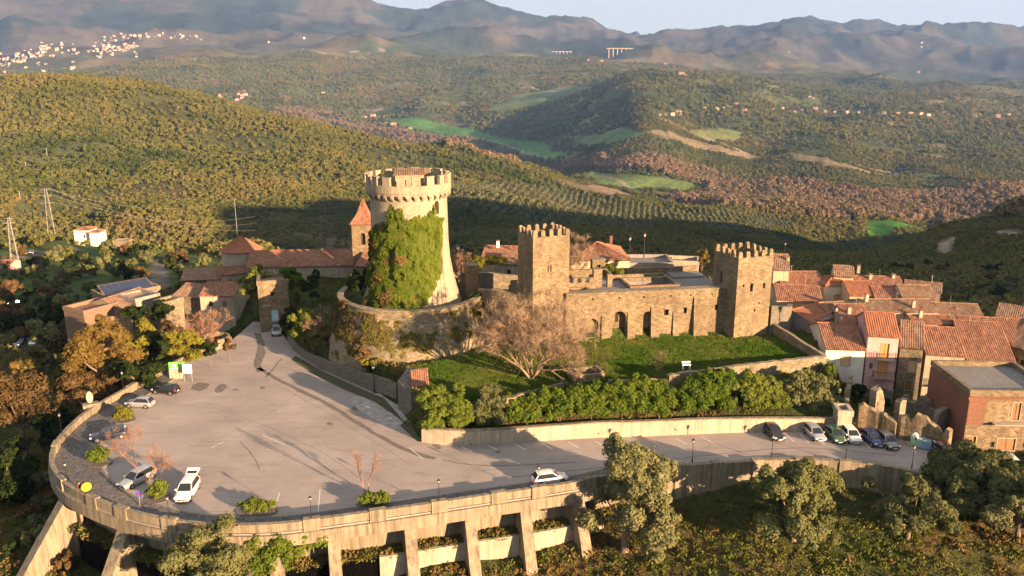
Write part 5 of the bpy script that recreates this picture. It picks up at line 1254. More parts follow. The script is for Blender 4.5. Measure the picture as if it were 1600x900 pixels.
M['head'] = plain('headlight_glass', (.6, .6, .58), .1); M['tail'] = plain('taillight_red', (.35, .015, .012), .25); M['plate'] = plain('number_plate', (.65, .65, .6), .5)
wheel_m = MB().tube((0, -.11, 0), (0, .11, 0), .32, n=18).mesh('wheel', M['tyre']); rim_m = MB().tube((0, -.118, 0), (0, .118, 0), .2, n=10).mesh('rim', M['rim'])
def car(label, p_front, p_rear, col, kind='hatch', group='parked cars', z=0.0, L=None):
    a, b = P(*p_front, z), P(*p_rear, z); c = (a + b) / 2; d = a - b; an = math.atan2(d.y, d.x)
    L = L or {'hatch': 3.9, 'estate': 4.55, 'suv': 4.45, 'mini': 3.6}[kind]; H_ = {'hatch': 1.46, 'estate': 1.48, 'suv': 1.62, 'mini': 1.48}[kind]; Wd = {'suv': .92}.get(kind, .86)
    t = thing('parked_car' if group == 'parked cars' else 'car', label, 'car', (c.x, c.y, z), an, group); m = CP[col]; h = L / 2; zb = .62 * H_
    st = [(-h, .74, .40, .62), (-h + .06, .86, .26, zb * .95), (-h + .5, .97, .2, zb + .02), (-h * .3, 1, .18, zb), (h * .25, 1, .18, zb - .01), (h * .45, .98, .19, zb - .04), (h * .78, .93, .2, zb - .14), (h - .1, .80, .24, zb - .27), (h, .62, .36, zb - .38)]
    vs, fs = [], []
    for x, w, z0, z1 in st:
        w *= Wd; vs += [(x, -w * .86, z0), (x, -w, z0 + .16), (x, -w * 1.0, z1 - .16), (x, -w * .92, z1 - .02), (x, -w * .5, z1 + .03), (x, w * .5, z1 + .03), (x, w * .92, z1 - .02), (x, w, z1 - .16), (x, w, z0 + .16), (x, w * .86, z0)]
    for i in range(len(st) - 1):
        for j in range(10): fs.append((i * 10 + j, i * 10 + (j + 1) % 10, (i + 1) * 10 + (j + 1) % 10, (i + 1) * 10 + j))
    fs += [tuple(range(9, -1, -1)), tuple(range(len(st) * 10 - 10, len(st) * 10))]
    body = MB().add(vs, fs).build('body', m, t, smooth=True)
    xr0, xr1 = {'hatch': (-h + .12, -h + .55), 'mini': (-h + .1, -h + .4), 'estate': (-h + .1, -h + .5), 'suv': (-h + .12, -h + .5)}[kind]; xf0, xf1 = h * .50, h * .12
    wb, wt, zt = Wd * .90, Wd * .70, H_ - .06; zz = zb - .02
    B = [(xr0, wb), (xf0, wb)]; q = [(xr0, -wb, zz), (xf0, -wb, zz - .02), (xf0, wb, zz - .02), (xr0, wb, zz), (xr1, -wt, zt), (xf1, -wt, zt), (xf1, wt, zt), (xr1, wt, zt)]
    def pane(nm, ids, nrm, sh=.0):
        pts = [Vector(q[i]) for i in ids]; cc = sum(pts, Vector()) / 4; pts = [p.lerp(cc, .10) + Vector(nrm) * .012 for p in pts]; back = [p - Vector(nrm) * .05 for p in pts]
        MB().add(pts + back, [(0, 1, 2, 3), (7, 6, 5, 4)] + [(i, 4 + i, 4 + (i + 1) % 4, (i + 1) % 4) for i in range(4)]).build(nm, M['car_glass'], t)
    MB().add(q, [(0, 3, 2, 1), (0, 1, 5, 4), (1, 2, 6, 5), (2, 3, 7, 6), (3, 0, 4, 7)]).build('pillars', m, t)
    rf = MB(); n_ = 5
    rv = [(x, y, zt + .05 * (1 - (y / wt) ** 2) + (.03 if 0 < i < 3 else 0)) for i, x in enumerate((xr1 - .08, xr1 + .3, xf1 - .3, xf1 + .04)) for y in np.linspace(-wt, wt, n_)]
    rf.add(rv, [(i * n_ + j, (i + 1) * n_ + j, (i + 1) * n_ + j + 1, i * n_ + j + 1) for i in range(3) for j in range(n_ - 1)]); rf.build('roof', m, t, smooth=True)
    pane('windscreen', (1, 2, 6, 5), (.6, 0, .5)); pane('side_window', (0, 1, 5, 4), (0, -1, .3)); pane('side_window', (3, 7, 6, 2), (0, 1, .3))
    if kind != 'suv': pane('rear_window', (0, 4, 7, 3), (-.7, 0, .4))
    else:
        MB().box(xr0 - .02, xr0 + .1, -wb * .9, wb * .9, zz - .45, zt - .1).build('boot_opening', M['dark'], t)
        tg = MB().add([(xr1 - .05, -wt, zt + .04), (xr1 - .05, wt, zt + .04), (xr1 - .95, wt * 1.1, zt + .38), (xr1 - .95, -wt * 1.1, zt + .38), (xr1 - .05, -wt, zt - .02), (xr1 - .05, wt, zt - .02), (xr1 - .95, wt * 1.1, zt + .26), (xr1 - .95, -wt * 1.1, zt + .26)],
                      [(0, 1, 2, 3), (7, 6, 5, 4), (2, 6, 7, 3), (0, 3, 7, 4), (1, 5, 6, 2)]).build('tailgate', m, t)
        MB().add([(xr1 - .12, -wt * .8, zt + .085), (xr1 - .12, wt * .8, zt + .085), (xr1 - .5, wt * .85, zt + .225), (xr1 - .5, -wt * .85, zt + .225)], [(0, 1, 2, 3)]).build('rear_window', M['car_glass'], tg)
    for x in (h * .62, -h * .62):
        for y in (-Wd + .1, Wd - .1):
            w = put('wheel', wheel_m, t, (x, y, .32)); put('rim', rim_m, w)
            MB().tube((x, y * .9, .34), (x, y + (.052 if y > 0 else -.052) - .0, .34), .375, n=16).build('wheel_arch', M['tyre'], t)
    for y in (-1, 1):
        MB().box(h - .30, h - .03, y * Wd * .66 - .15, y * Wd * .66 + .15, zb - .36, zb - .22).build('headlight', M['head'], t)
        MB().box(-h + .0, -h + .12, y * Wd * .74 - .10, y * Wd * .74 + .10, zb - .16, zb + .06).build('taillight', M['tail'], t)
        MB().box(xf0 - .35, xf0 - .18, y * (Wd + .02) - .09, y * (Wd + .02) + .09, zb, zb + .14).build('mirror', m, t)
    MB().box(h - .03, h + .015, -.26, .26, .34, .45).build('number_plate', M['plate'], t); MB().box(-h - .015, -h + .03, -.26, .26, .5, .61).build('number_plate', M['plate'], t)
    MB().box(h - .16, h + .005, -.42, .42, .5, .6).build('grille', M['dark'], t)
    return t
car('white hatchback driving along the road past the lamp, shaded side showing', (885, 750), (832, 757), 'white', group='moving cars', L=4.1)
car('white crossover with its boot standing open on the car park', (279, 795), (307, 752), 'white', 'suv')
car('silver estate car under the bare reddish tree', (188, 768), (240, 740), 'silver', 'estate')
car('dark blue estate car parked by the sett walkway between two round bushes', (140, 690), (202, 680), 'navy', 'estate')
car('silver hatchback parked beside the sunlit round bush', (200, 634), (240, 636), 'silver', 'hatch')
car('dark hatchback nearest the green sign', (237, 612), (283, 616), 'black', 'hatch')
car('small silver car alone at the top of the car park by the curved wall', (433, 530), (432, 514), 'silver', 'mini', L=3.5)
car('black hatchback, leftmost of the cars parked along the roadside wall', (1219, 692), (1199, 672), 'black', 'hatch')
car('silver hatchback between the black car and the green car by the roadside wall', (1284, 694), (1261, 672), 'silver', 'hatch')
car('dark green hatchback parked tight between the silver and the white car', (1315, 697), (1294, 676), 'green', 'mini')
car('white hatchback beside the green car by the roadside wall', (1340, 698), (1319, 675), 'white', 'hatch')
car('dark blue hatchback parked by the ruin wall', (1375, 701), (1350, 683), 'blue', 'mini')
car('grey hatchback, rightmost of the cars in front of the ruin wall', (1399, 706), (1375, 686), 'grey', 'mini')
car('dark red-brown car half hidden behind the large olive tree', (1488, 720), (1462, 702), 'maroon', 'hatch')
car('small white car peeping out over the trees at the right edge', (1588, 742), (1572, 726), 'white', 'mini', z=-.4)
for (a, b, cl, lb) in [((30, 541), (46, 536), 'blue', 'blue car in the dim car park in the hollow at the left'), ((50, 542), (62, 533), 'white', 'white car glinting in the dim car park at the left edge')]:
    p = hit(*a); q = D(b[0], b[1], p.y + 2); car(lb, a, b, cl, 'hatch', group='cars in the hollow', z=p.z + .1)
p = hit(45, 396); car('dark blue car on the track below the tall pylon', (42, 397), (50, 396), 'blue', 'hatch', group='cars in the hollow', z=p.z + .2)
EXCL_FAR.append((p.x, p.y, 9))
# ------------------------------------------------------------------ street lamps
lp = MB(); lp.tube((0, 0, 0), (0, 0, .5), .09, .07, 8); lp.tube((0, 0, .5), (0, 0, 2.55), .045, .035, 8); pole_m = lp.mesh('pole', M['iron'])
lb_ = MB(); lb_.tube((-.0, 0, 2.5), (0, 0, 2.72), .03, n=6)
for s in range(4): a = s * math.pi / 2; lb_.tube((0, 0, 2.45), (.16 * math.cos(a), .16 * math.sin(a), 2.62), .015, n=4)
br_m = lb_.mesh('bracket', M['iron'])
lh = MB(); lh.lathe([(.10, 2.62), (.19, 2.95)], 6); lh.lathe([(.01, 2.615), (.105, 2.62)], 6); gl_m = lh.mesh('lantern_glass', plain('lantern_glass', (.35, .33, .28), .2))
lh = MB(); lh.lathe([(.25, 2.95), (.20, 3.03), (.07, 3.14), (.03, 3.24), (.005, 3.28)], 6); lh.lathe([(.005, 2.945), (.25, 2.95)], 6); cap_m = lh.mesh('lantern_cap', M['iron'])
LL = {0: 'lamp beside the two people on the plaza curve', 1: 'lamp in front of the white crossover at the parapet', 2: 'lamp on the parapet above the hanging ivy', 3: 'lamp on the parapet right of the pruned bare tree', 4: 'lamp standing in front of the moving white hatchback',
      5: 'lamp on the road wall right of the tallest olive tree', 6: 'lamp on the road wall in front of the black hatchback', 7: 'lamp on the road wall in front of the green hatchback', 8: 'black lamp at the far right end of the road wall'}
proto = None
def lamp(x, y, z, label, s=1.0, grp='street lamps round the plaza and road'):
    t = thing('street_lamp', 'dark iron ' + label, 'street lamp', (x, y, z), 0, grp)
    for nm, me in (('pole', pole_m), ('bracket', br_m), ('lantern_glass', gl_m), ('lantern_cap', cap_m)): put(nm, me, t, scale=s)
for i, q in enumerate(LAMP_PX):
    c = P(*q); p, a = frame_at((c.x, c.y)); lamp(p[0] - math.sin(a) * .12, p[1] + math.cos(a) * .12, 1.2 if q[0] < 1000 else .62, LL[i], .78 if q[0] < 1000 else .95)
c = P(88, 692); p, a = frame_at((c.x, c.y)); lamp(p[0], p[1], 1.05, 'lamp on the parapet at the far left curve', .85)
c = P(192, 618); p, a = frame_at((c.x, c.y)); lamp(p[0], p[1], 1.05, 'lamp rising against the big autumn tree', .85)
c = P(585, 613); lamp(c.x, c.y, 0, 'tall lamp in front of the curved stone wall', 1.35)
def lamp2(px, py, Y, h, label): c = D(px, py, Y); lamp(c.x, c.y, c.z, label, h / 3.28, 'street lamps in the village')
lamp2(733, 0, 1, 1, 'x') if False else None
lamp2(983, 408, 150, 4.8, 'lamp post behind the long orange roof'); lamp2(1006, 402, 158, 5, 'lamp post on the lane behind the castle terrace'); lamp2(1302, 530, 122, 5.5, 'slender post between the grey rendered and white houses')
lamp2(1225, 405, 160, 3.5, 'lamp beside the cream gable at the east tower')
# lit lamps in the hollow
M['lit'] = None
m, nt_, b_ = new_mat('lit_lamp'); b_.inputs['Emission Color'].default_value = (1, .95, .85, 1); b_.inputs['Emission Strength'].default_value = 6; M['lit'] = m
for px, py, lb in [(5, 505, 'lit street lamp nearest the left edge in the hollow'), (18, 496, 'lit street lamp, highest of the three in the hollow'), (33, 508, 'lit street lamp, right one of the three in the hollow')]:
    c = D(px, py, 190); g = H1(c.x, c.y); t = thing('lit_lamp', lb, 'street lamp', (c.x, c.y, g), 0, 'lit street lamps in the hollow'); h = max(3, c.z - g)
    MB().tube((0, 0, 0), (0, 0, h), .07, .05, 6).build('pole', M['iron'], t); MB().lathe([(.01, h + .5), (.35, h + .3), (.4, h + .1), (.01, h)], 10).build('lamp_globe', M['lit'], t)
# ------------------------------------------------------------------ signs, monument, bins, netting
M['sign_green'] = plain('bright_green_panel', (.10, .48, .04), .5, var=.08); M['sign_text'] = plain('sign_white', (.85, .9, .8), .5, var=.02)
c = P(277, 592); t = thing('notice_kiosk', 'bright green panel sign with pale text lines on a boxed stand by the parapet', 'sign', (c.x, c.y, 0), R(6))
MB().box(-1.1, .8, 0, .25, 0, 1.5).build('stand', M['plaster'], t)
pn = MB().box(-1.05, .5, -.06, .1, 1.503, 2.7).build('panel', M['sign_green'], t); MB().box(.53, 1.2, -.02, .06, 1.5, 2.85, top=(.1, 0)).build('side_panel', M['sign_green'], t)
tx = MB(); tx.box(-.85, .25, -.075, -.061, 2.38, 2.52); tx.box(-.6, 0, -.075, -.061, 2.02, 2.24); tx.box(-.9, .35, -.075, -.061, 1.68, 1.80); tx.build('lettering', M['sign_text'], pn)
MB().box(-.4, -.2, -.085, -.076, 2.07, 2.19).build('emblem', M['sign_green'], pn)
c = P(294, 596); t = thing('notice_board', 'white notice board on two thin posts right of the green sign', 'sign', (c.x, c.y, 0), R(-8))
bd = MB().box(-.7, .75, -.04, .04, 1.3, 2.75).build('board', M['white'], t)
for x in (-.6, .65): MB().tube((x, .05, 0), (x, .05, 2.7), .035, n=6).build('post', M['galv'], t)
tx = MB()
for k in range(6): tx.box(-.55, .5 - .12 * (k % 3), -.048, -.041, 2.5 - k * .17, 2.53 - k * .17)
tx.build('lettering', plain('grey_print', (.3, .3, .3)), bd)
c = P(143, 645); t = thing('oval_monument', 'upright oval pale stone slab on a plinth at the outer parapet', 'monument', (c.x, c.y, .9), R(35))
MB().box(-1.0, 1.0, -.55, .55, 0, .5).build('plinth', M['concrete'], t)
ov = [(.42 * math.cos(2 * math.pi * i / 24), .80 * math.sin(2 * math.pi * i / 24) + 1.4) for i in range(24)]
mb = MB(); mb.add([(x, y, z) for y in (-.14, .14) for x, z in ov], [tuple(range(24)), tuple(range(47, 23, -1))] + [(i, 24 + i, 24 + (i + 1) % 24, (i + 1) % 24) for i in range(24)]); mb.build('slab', M['cream_plaster'], t)
c = P(219, 791); t = thing('parking_sign', 'small blue round sign on a thin post between the silver estate and the bush', 'sign', (c.x, c.y, .12), R(-10))
MB().tube((0, 0, 0), (0, 0, 1.5), .03, n=6).build('post', M['galv'], t); sg = MB().tube((0, -.02, 1.3), (0, .02, 1.3), .33, n=20).build('disc', plain('sign_blue', (.03, .08, .5), .4), t)
MB().tube((0, -.024, 1.3), (0, -.021, 1.3), .2, n=16).build('symbol', plain('sign_red', (.5, .04, .03), .4), sg)
bins = [(1428, 697, 'bottle_bank', 'pale green bottle bank with a white top at the ruin wall', 'tall'), (1437, 699, 'waste_bin', 'light blue-grey wheeled bin, left of the two by the ruin wall', 'g'), (1446, 701, 'waste_bin', 'blue-grey wheeled bin, right of the two by the ruin wall', 'b')]
for px, py, nm, lb, k in bins:
    c = P(px, py); t = thing(nm, lb, 'bin', (c.x, c.y, 0), R(-15)); cl = {'tall': (.32, .50, .30), 'g': (.30, .42, .46), 'b': (.20, .32, .42)}[k]
    if k == 'tall':
        MB().lathe([(.42, 0), (.5, .2), (.5, 1.1), (.4, 1.35)], 16).build('body', plain('bin_green', cl), t); MB().lathe([(.4, 1.353), (.36, 1.55), (.2, 1.75), (.01, 1.82)], 16).build('dome', M['white'], t); MB().tube((0, -.52, 1.15), (0, -.40, 1.15), .12, n=10).build('slot', M['dark'], t)
    else:
        MB().box(-.48, .48, -.4, .4, .12, 1.1, top=(-.06, -.06)).build('body', plain('bin_' + k, cl), t); MB().box(-.56, .56, -.48, .48, 1.103, 1.22, top=(.08, .2)).build('lid', plain('bin_lid_' + k, tuple(q * .7 for q in cl)), t)
        for x in (-.4, .4): MB().tube((x, -.03, .1), (x, .03, .1), .1, n=10).build('wheel', M['tyre'], t)
# orange netting round a planter by the ramp
c = P(349, 538); t = thing('safety_netting', 'bright orange safety netting sagging between stakes at the parapet end', 'barrier', (c.x, c.y, 0), R(20)); on = plain('orange_netting', (.85, .17, .03), .7)
for i in range(5): MB().tube((-1.4 + i * .7, 0, 0), (-1.4 + i * .7, 0, 1.25), .03, n=5).build('stake', M['wood'], t)
nb = MB()
for j in range(8): nb.tube((-1.4, -.02, .1 + j * .14), (-.05, -.05, .05 + j * .13), .03, n=3).tube((-.05, -.05, .05 + j * .13), (1.4, -.02, .1 + j * .14), .03, n=3)
for i in range(20): nb.tube((-1.35 + i * .14, -.03, .05), (-1.35 + i * .14, -.03, 1.1), .02, n=3)
nb.build('netting', on, t)
c = P(333, 540); t = thing('ruined_parapet_end', 'rounded stone end of the ramp wall behind the orange netting', 'wall', (c.x, c.y + 1, 0)); MB().lathe([(2.6, -1), (2.5, 1.3), (2.1, 1.35), (2.0, .6)], 20, a0=R(-60), a1=R(200), jit=.08).build('masonry', M['rubble'], t)
c = P(1072, 580, 4.3); t = thing('white_bench', 'small white curved bench in the grass by the yard wall', 'bench', (c.x, c.y, 4.9), .1); MB().box(-.6, .6, -.2, .2, .35, .43).build('seat', M['white'], t)
for x in (-.5, .5): MB().box(x - .05, x + .05, -.18, .18, -.3, .347).build('leg', M['white'], t)
MB().box(-.6, .6, .2, .25, .55, .8).build('backrest', M['white'], t)
# ------------------------------------------------------------------ people
SKIN = plain('skin', (.45, .27, .19), .6, var=.05)
def skin_mesh(name, V_, E_, Rr, mat, sub=1):
    me = bpy.data.meshes.new(name); me.from_pydata(V_, E_, []); o = bpy.data.objects.new('tmp', me); COL.objects.link(o); mo = o.modifiers.new('s', 'SKIN'); mo.use_smooth_shade = True
    if not me.skin_vertices: me.skin_vertices.new()
    for i, r in enumerate(Rr): me.skin_vertices[0].data[i].radius = (r if isinstance(r, tuple) else (r, r)); me.skin_vertices[0].data[i].use_root = (i == 0)
    ms = o.modifiers.new('u', 'SUBSURF'); ms.levels = sub; ms.render_levels = sub
    dg = bpy.context.evaluated_depsgraph_get(); dg.update(); r = bpy.data.meshes.new_from_object(o.evaluated_get(dg)); r.name = name; r.materials.clear(); r.materials.append(mat); bpy.data.objects.remove(o); return r
def person(label, loc, rz, top, trous, hair, arm_r):
    t = thing('person', label, 'person', loc, rz)
    V_ = [(0, 0, .95), (0, 0, 1.12), (0, 0, 1.32), (0, 0, 1.45), (0, -.01, 1.54), (0, -.02, 1.64), (0, -.01, 1.73),
          (-.17, 0, 1.40), (-.24, -.02, 1.14), (-.20, -.16, .94), (.17, 0, 1.40), arm_r[0], arm_r[1],
          (-.09, 0, .90), (-.10, -.02, .50), (-.10, .02, .09), (-.11, -.14, .04), (.09, 0, .90), (.10, .03, .50), (.11, .0, .09), (.12, -.15, .04)]
    E_ = [(0, 1), (1, 2), (2, 3), (3, 4), (4, 5), (5, 6), (3, 7), (7, 8), (8, 9), (3, 10), (10, 11), (11, 12), (0, 13), (13, 14), (14, 15), (15, 16), (0, 17), (17, 18), (18, 19), (19, 20)]
    R_ = [(.15, .11), (.13, .10), (.16, .11), .07, .055, (.085, .10), .07, .06, .043, .03, .06, .043, .03, .09, .06, .04, .035, .09, .06, .04, .035]
    n0 = len(V_)
    for hnd, sx in ((9, -1), (12, 1)):      # palm, four fingers, thumb
        hx, hy, hz = V_[hnd]; V_.append((hx + .005 * sx, hy - .05, hz - .05)); E_.append((hnd, len(V_) - 1)); R_.append(.028); pm = len(V_) - 1
        for f, (dx, ln_) in enumerate(((-.03, .065), (-.01, .075), (.01, .07), (.03, .055))):
            V_.append((hx + dx, hy - .09, hz - .07)); E_.append((pm, len(V_) - 1)); R_.append(.009); V_.append((hx + dx, hy - .09 - ln_ * .5, hz - .07 - ln_ * .6)); E_.append((len(V_) - 2, len(V_) - 1)); R_.append(.008)
        V_.append((hx - .05 * sx, hy - .06, hz - .06)); E_.append((pm, len(V_) - 1)); R_.append(.010)
    put('body', skin_mesh('body', V_, E_, R_, SKIN), t)
    J = [0, 1, 2, 3, 7, 8, 9, 10, 11, 12]; mp_ = {v: i for i, v in enumerate(J)}
    jr = [(.18, .14), (.16, .13), (.19, .14), .085, .085, .062, .045, .085, .062, .045]
    put('jacket', skin_mesh('jacket', [(V_[v][0], V_[v][1], V_[v][2] - (.06 if v == 0 else 0)) for v in J], [(mp_[a], mp_[b]) for a, b in E_[:12] if a in mp_ and b in mp_], jr, top), t)
    J = [0, 13, 14, 15, 17, 18, 19]; mp_ = {v: i for i, v in enumerate(J)}
    put('trousers', skin_mesh('trousers', [V_[v] for v in J], [(0, 1), (1, 2), (2, 3), (0, 4), (4, 5), (5, 6)], [(.16, .125), .105, .075, .06, .105, .075, .06], trous), t)
    put('hair', MB().lathe([(.105, 1.62), (.112, 1.70), (.10, 1.77), (.06, 1.81), (.005, 1.825)], 12, (0, .012)).mesh('hair', hair, True), t)
    for x in (-.035, .035): MB().box(x - .012, x + .012, -.118, -.108, 1.66, 1.675).build('eye', M['dark'], t)
    MB().box(-.012, .012, -.135, -.105, 1.615, 1.65).build('nose', SKIN, t)
    for x in (-.092, .092): MB().box(x - .012, x + .012, -.01, .03, 1.62, 1.68).build('ear', SKIN, t)
    sh = MB()
    for x in (-.105, .115): sh.box(x - .05, x + .05, -.21, .06, .0, .085, top=(.015, .04))
    sh.build('shoes', M['dark'], t); return t
cloth = lambda n_, c_: plain(n_, c_, .9, var=.15, sc=9)
c = P(126, 775, .12); person('person in a dark red jacket and white trousers standing by the parapet lamp', (c.x, c.y, .12), R(70), cloth('dark_red_cloth', (.16, .03, .025)), cloth('white_cloth', (.7, .68, .64)), M['dark'], [(.24, -.02, 1.15), (.2, -.16, .95)])
c = P(133, 776, .12); person('person in a dark jacket and light grey trousers holding the yellow umbrella', (c.x, c.y, .12), R(20), cloth('dark_cloth', (.04, .035, .04)), cloth('pale_grey_cloth', (.5, .5, .52)), M['dark'], [(.27, -.08, 1.20), (.33, -.28, 1.24)])
# umbrella, held out and tilted towards the sun
t = thing('umbrella', 'round bright yellow umbrella held out by the right-hand person', 'umbrella', (c.x + .42, c.y - .22, 1.28)); t.rotation_euler = (R(38), R(18), 0)
ub = MB(); k = 8
prof = [(.01, .62), (.2, .59), (.38, .51), (.50, .40), (.53, .34)]
ub.lathe(prof, 16); ub.build('canopy', plain('yellow_cloth', (.85, .52, .01), .6, var=.05), t, smooth=True)
MB().tube((0, 0, -.12), (0, 0, .66), .012, n=6).build('shaft', M['iron'], t)
rb = MB()
for i in range(8): a = i * math.pi / 4; rb.tube((0, 0, .60), (.52 * math.cos(a), .52 * math.sin(a), .345), .006, n=3)
rb.build('ribs', M['iron'], t)
# ------------------------------------------------------------------ pylons, poles, wires
def pylon(label, px, pb, pt, Y, w, name='lattice_pylon'):
    b = D(px, pb, Y); g = H1(b.x, b.y); h = D(px, pt, Y).z - g; t = thing(name, label, 'pylon', (b.x, b.y, g), .4); mb = MB(); n_ = 9
    wz = lambda z: w * (1 - .82 * z / h)
    for sx, sy in ((1, 1), (1, -1), (-1, -1), (-1, 1)): mb.tube((sx * w, sy * w, -1), (sx * wz(h), sy * wz(h), h), .10, .07, 4)
    for i in range(n_):
        z0, z1 = h * i / n_, h * (i + 1) / n_; a, b_ = wz(z0), wz(z1)
        for p, q in (((-a, -a, z0), (b_, -b_, z1)), ((a, -a, z0), (-b_, -b_, z1)), ((-a, a, z0), (-b_, -b_, z1)), ((a, -a, z0), (b_, b_, z1)), ((a, a, z0), (-b_, b_, z1)), ((-a, -a, z0), (-b_, b_, z1))): mb.tube(p, q, .05, n=3)
    mb.build('lattice', M['galv'], t); ar = MB(); arms = []
    for z, l in ((h * .80, w * 1.5), (h * .90, w * 1.2), (h * .985, w * .9)):
        ar.tube((-l, 0, z), (l, 0, z), .08, n=4); arms += [(-l, z), (l, z)]
    ar.build('cross_arms', M['galv'], t)
    return t, [Vector((b.x + l * math.cos(.4), b.y + l * math.sin(.4), g + z)) for l, z in arms]
t1_, A1 = pylon('tall lattice pylon standing on the wooded slope at the left', 77, 338, 294, 470, 2.6)
t2_, A2 = pylon('leaning-looking lattice pylon near the left edge below the tall one', 22, 398, 340, 300, 1.5)
def pole(label, px, pb, pt, Y): b = D(px, pb, Y); g = H1(b.x, b.y); tp_ = D(px, pt, Y).z; t = thing('power_pole', label, 'pole', (b.x, b.y, g)); MB().tube((0, 0, 0), (0, 0, tp_ - g), .22, .14, 6).build('shaft', M['galv'], t); MB().box(-.9, .9, -.06, .06, tp_ - g - .6, tp_ - g - .45).build('cross_arm', M['galv'], t); return Vector((b.x, b.y, tp_ - .5))
B1 = pole('white concrete pole on the dark hillside left of the church', 368, 333, 310, 640); B2 = pole('pale pole on the slope near the left edge', 32, 314, 298, 760)
B3 = pole('pale pole on the sunlit hillside above the tall pylon', 74, 246, 231, 1010); B4 = pole('pale pole left of the other one on the sunlit hillside', 41, 266, 253, 960); B5 = pole('slim pole beside the keep on the far meadow', 709, 318, 305, 900)
B6 = pole('pole on the ridge top of the wooded hill', 150, 215, 205, 1180); B7 = pole('pole standing near the poplars right of the olive rows', 1143, 352, 340, 1100)
def wire(label, a, b, sag, r=.05):
    t = thing('power_line', label, 'cable', a, group='power lines across the hillside'); mb = MB(); pv = None
    for i in range(25):
        u = i / 24; p = a.lerp(b, u) - a; p.z -= sag * 4 * u * (1 - u)
        if pv is not None: mb.tube(pv, p, r, n=3, cap=False)
        pv = p
    mb.build('cable', M['galv'], t)
E_ = [D(330, 352 + 3 * i, 560) for i in range(3)]
for i in range(3): wire(['upper', 'middle', 'lower'][i] + ' power cable from the tall pylon towards the church', A1[2 * i + 1], D(400, 338 + 11 * i, 600), 7)
wire('long thin cable from the tall pylon to the white concrete pole', A1[5], B1, 9); wire('thin cable from the white concrete pole to behind the keep', B1, D(560, 318, 700), 6); wire('cable between the two lattice pylons', A2[5], A1[4], 5)
wire('cable running left from the tall pylon', A1[0], B2, 6); wire('cable from the leaning pylon to the left edge', A2[4], D(-60, 352, 320), 3, .04)
# ------------------------------------------------------------------ far villages and farms
FH = []
for i in range(4):
    w, d, h = [(11, 9, 6), (14, 10, 8), (9, 9, 5), (18, 11, 11)][i]
    bm_ = MB().box(-w / 2, w / 2, -d / 2, d / 2, -6, h); wm_ = bm_.mesh('wall', [M['plaster'], M['cream_plaster'], M['grey_plaster'], M['pink_plaster']][i])
    e = .6; rm_ = MB().add([(-w / 2 - e, -d / 2 - e, h + .05), (w / 2 + e, -d / 2 - e, h + .05), (w / 2 + e, d / 2 + e, h + .05), (-w / 2 - e, d / 2 + e, h + .05), (-w / 2 + d / 2, 0, h + 2.4), (w / 2 - d / 2, 0, h + 2.4)], [(0, 1, 5, 4), (1, 2, 5), (2, 3, 4, 5), (3, 0, 4), (3, 2, 1, 0)]).mesh('roof', M['tile'])
    mb = MB()
    for k in range(3):
        for z in ((1.2,) if h < 7 else (1.2, 4.6) if h < 10 else (1.2, 4.4, 7.6)): mb.box(-w / 2 + w * (k + .5) / 3 - .6, -w / 2 + w * (k + .5) / 3 + .6, -d / 2 - .03, -d / 2 + .05, z, z + 1.5)
    FH.append((wm_, rm_, mb.mesh('windows', M['dark'])))
rt = random.Random(9); cnt = 0
def far_house(px, py, grp, lb, s=1.0, k=None):
    p = hit(px, py); k = rt.randrange(4) if k is None else k
    if 'town' in grp and p.y < 3000: return
    t = thing('far_house', lb, 'house', p, rt.uniform(-.5, .5) - p.x / p.y * .4, grp)
    for nm, me in zip(('wall', 'roof', 'windows'), FH[k]): put(nm, me, t, scale=s)
    EXCL_FAR.append((p.x, p.y, 16 * s))
for i in range(175):
    px = min(215, max(-5, rt.gauss(70, 62) if i % 3 else rt.uniform(150, 215))); py = 84 + rt.gauss(0, 5.5) + (4 if px < 60 else -3) - .03 * px + (5 if px < 40 else 0)
    far_house(px, py, 'houses of the distant town on the left', ('tall ' if i % 4 == 3 else '') + 'pale building in the ' + ('left' if px < 70 else 'middle' if px < 140 else 'right') + ' part of the bright distant town', 1.0)
for i in range(32): px = rt.uniform(160, 320); far_house(px, 55 + abs(px - 230) * .08 + rt.gauss(0, 3.5), 'houses on the hill above the distant town', 'tiny pale house on the hill above the ' + ('left' if px < 215 else 'middle' if px < 265 else 'right') + ' end of the distant town', 1.0)
for i in range(14): px = rt.uniform(0, 120); far_house(px, 100 + rt.gauss(6, 6), 'outlying houses below the distant town', 'tiny pale house in the fields below the distant town', 1.2)
for i in range(14): far_house(rt.uniform(340, 400), 148 + rt.gauss(2, 4.5), 'hamlet behind the wooded hill', 'white house of the hamlet behind the left wooded hill', 1.0)
for px, py in [(570, 185), (583, 183), (603, 194), (615, 197), (640, 202), (560, 198)]: far_house(px, py, 'farm buildings by the green field', 'farm building at the left end of the long green field', 1.2)
for px, py in [(1030, 181), (1040, 180), (1060, 178), (1100, 170), (1130, 170), (1137, 168), (1150, 164), (1163, 174), (1120, 172), (1050, 180), (985, 173), (1013, 158)]: far_house(px, py, 'farmhouses on the wooded ridge in the middle', 'pale farmhouse on the slope under the wooded middle ridge', .9)
for px in list(range(1205, 1360, 17)) + [1380, 1400, 1422, 1440, 1450, 1478, 1520, 1527, 1532, 1560, 1575]: far_house(px + rt.uniform(-4, 4), 172 + (px - 1200) * .032 + rt.gauss(0, 1.5), 'houses along the ridge road on the right', 'small pale house on the ridge road across the right of the valley', .9)
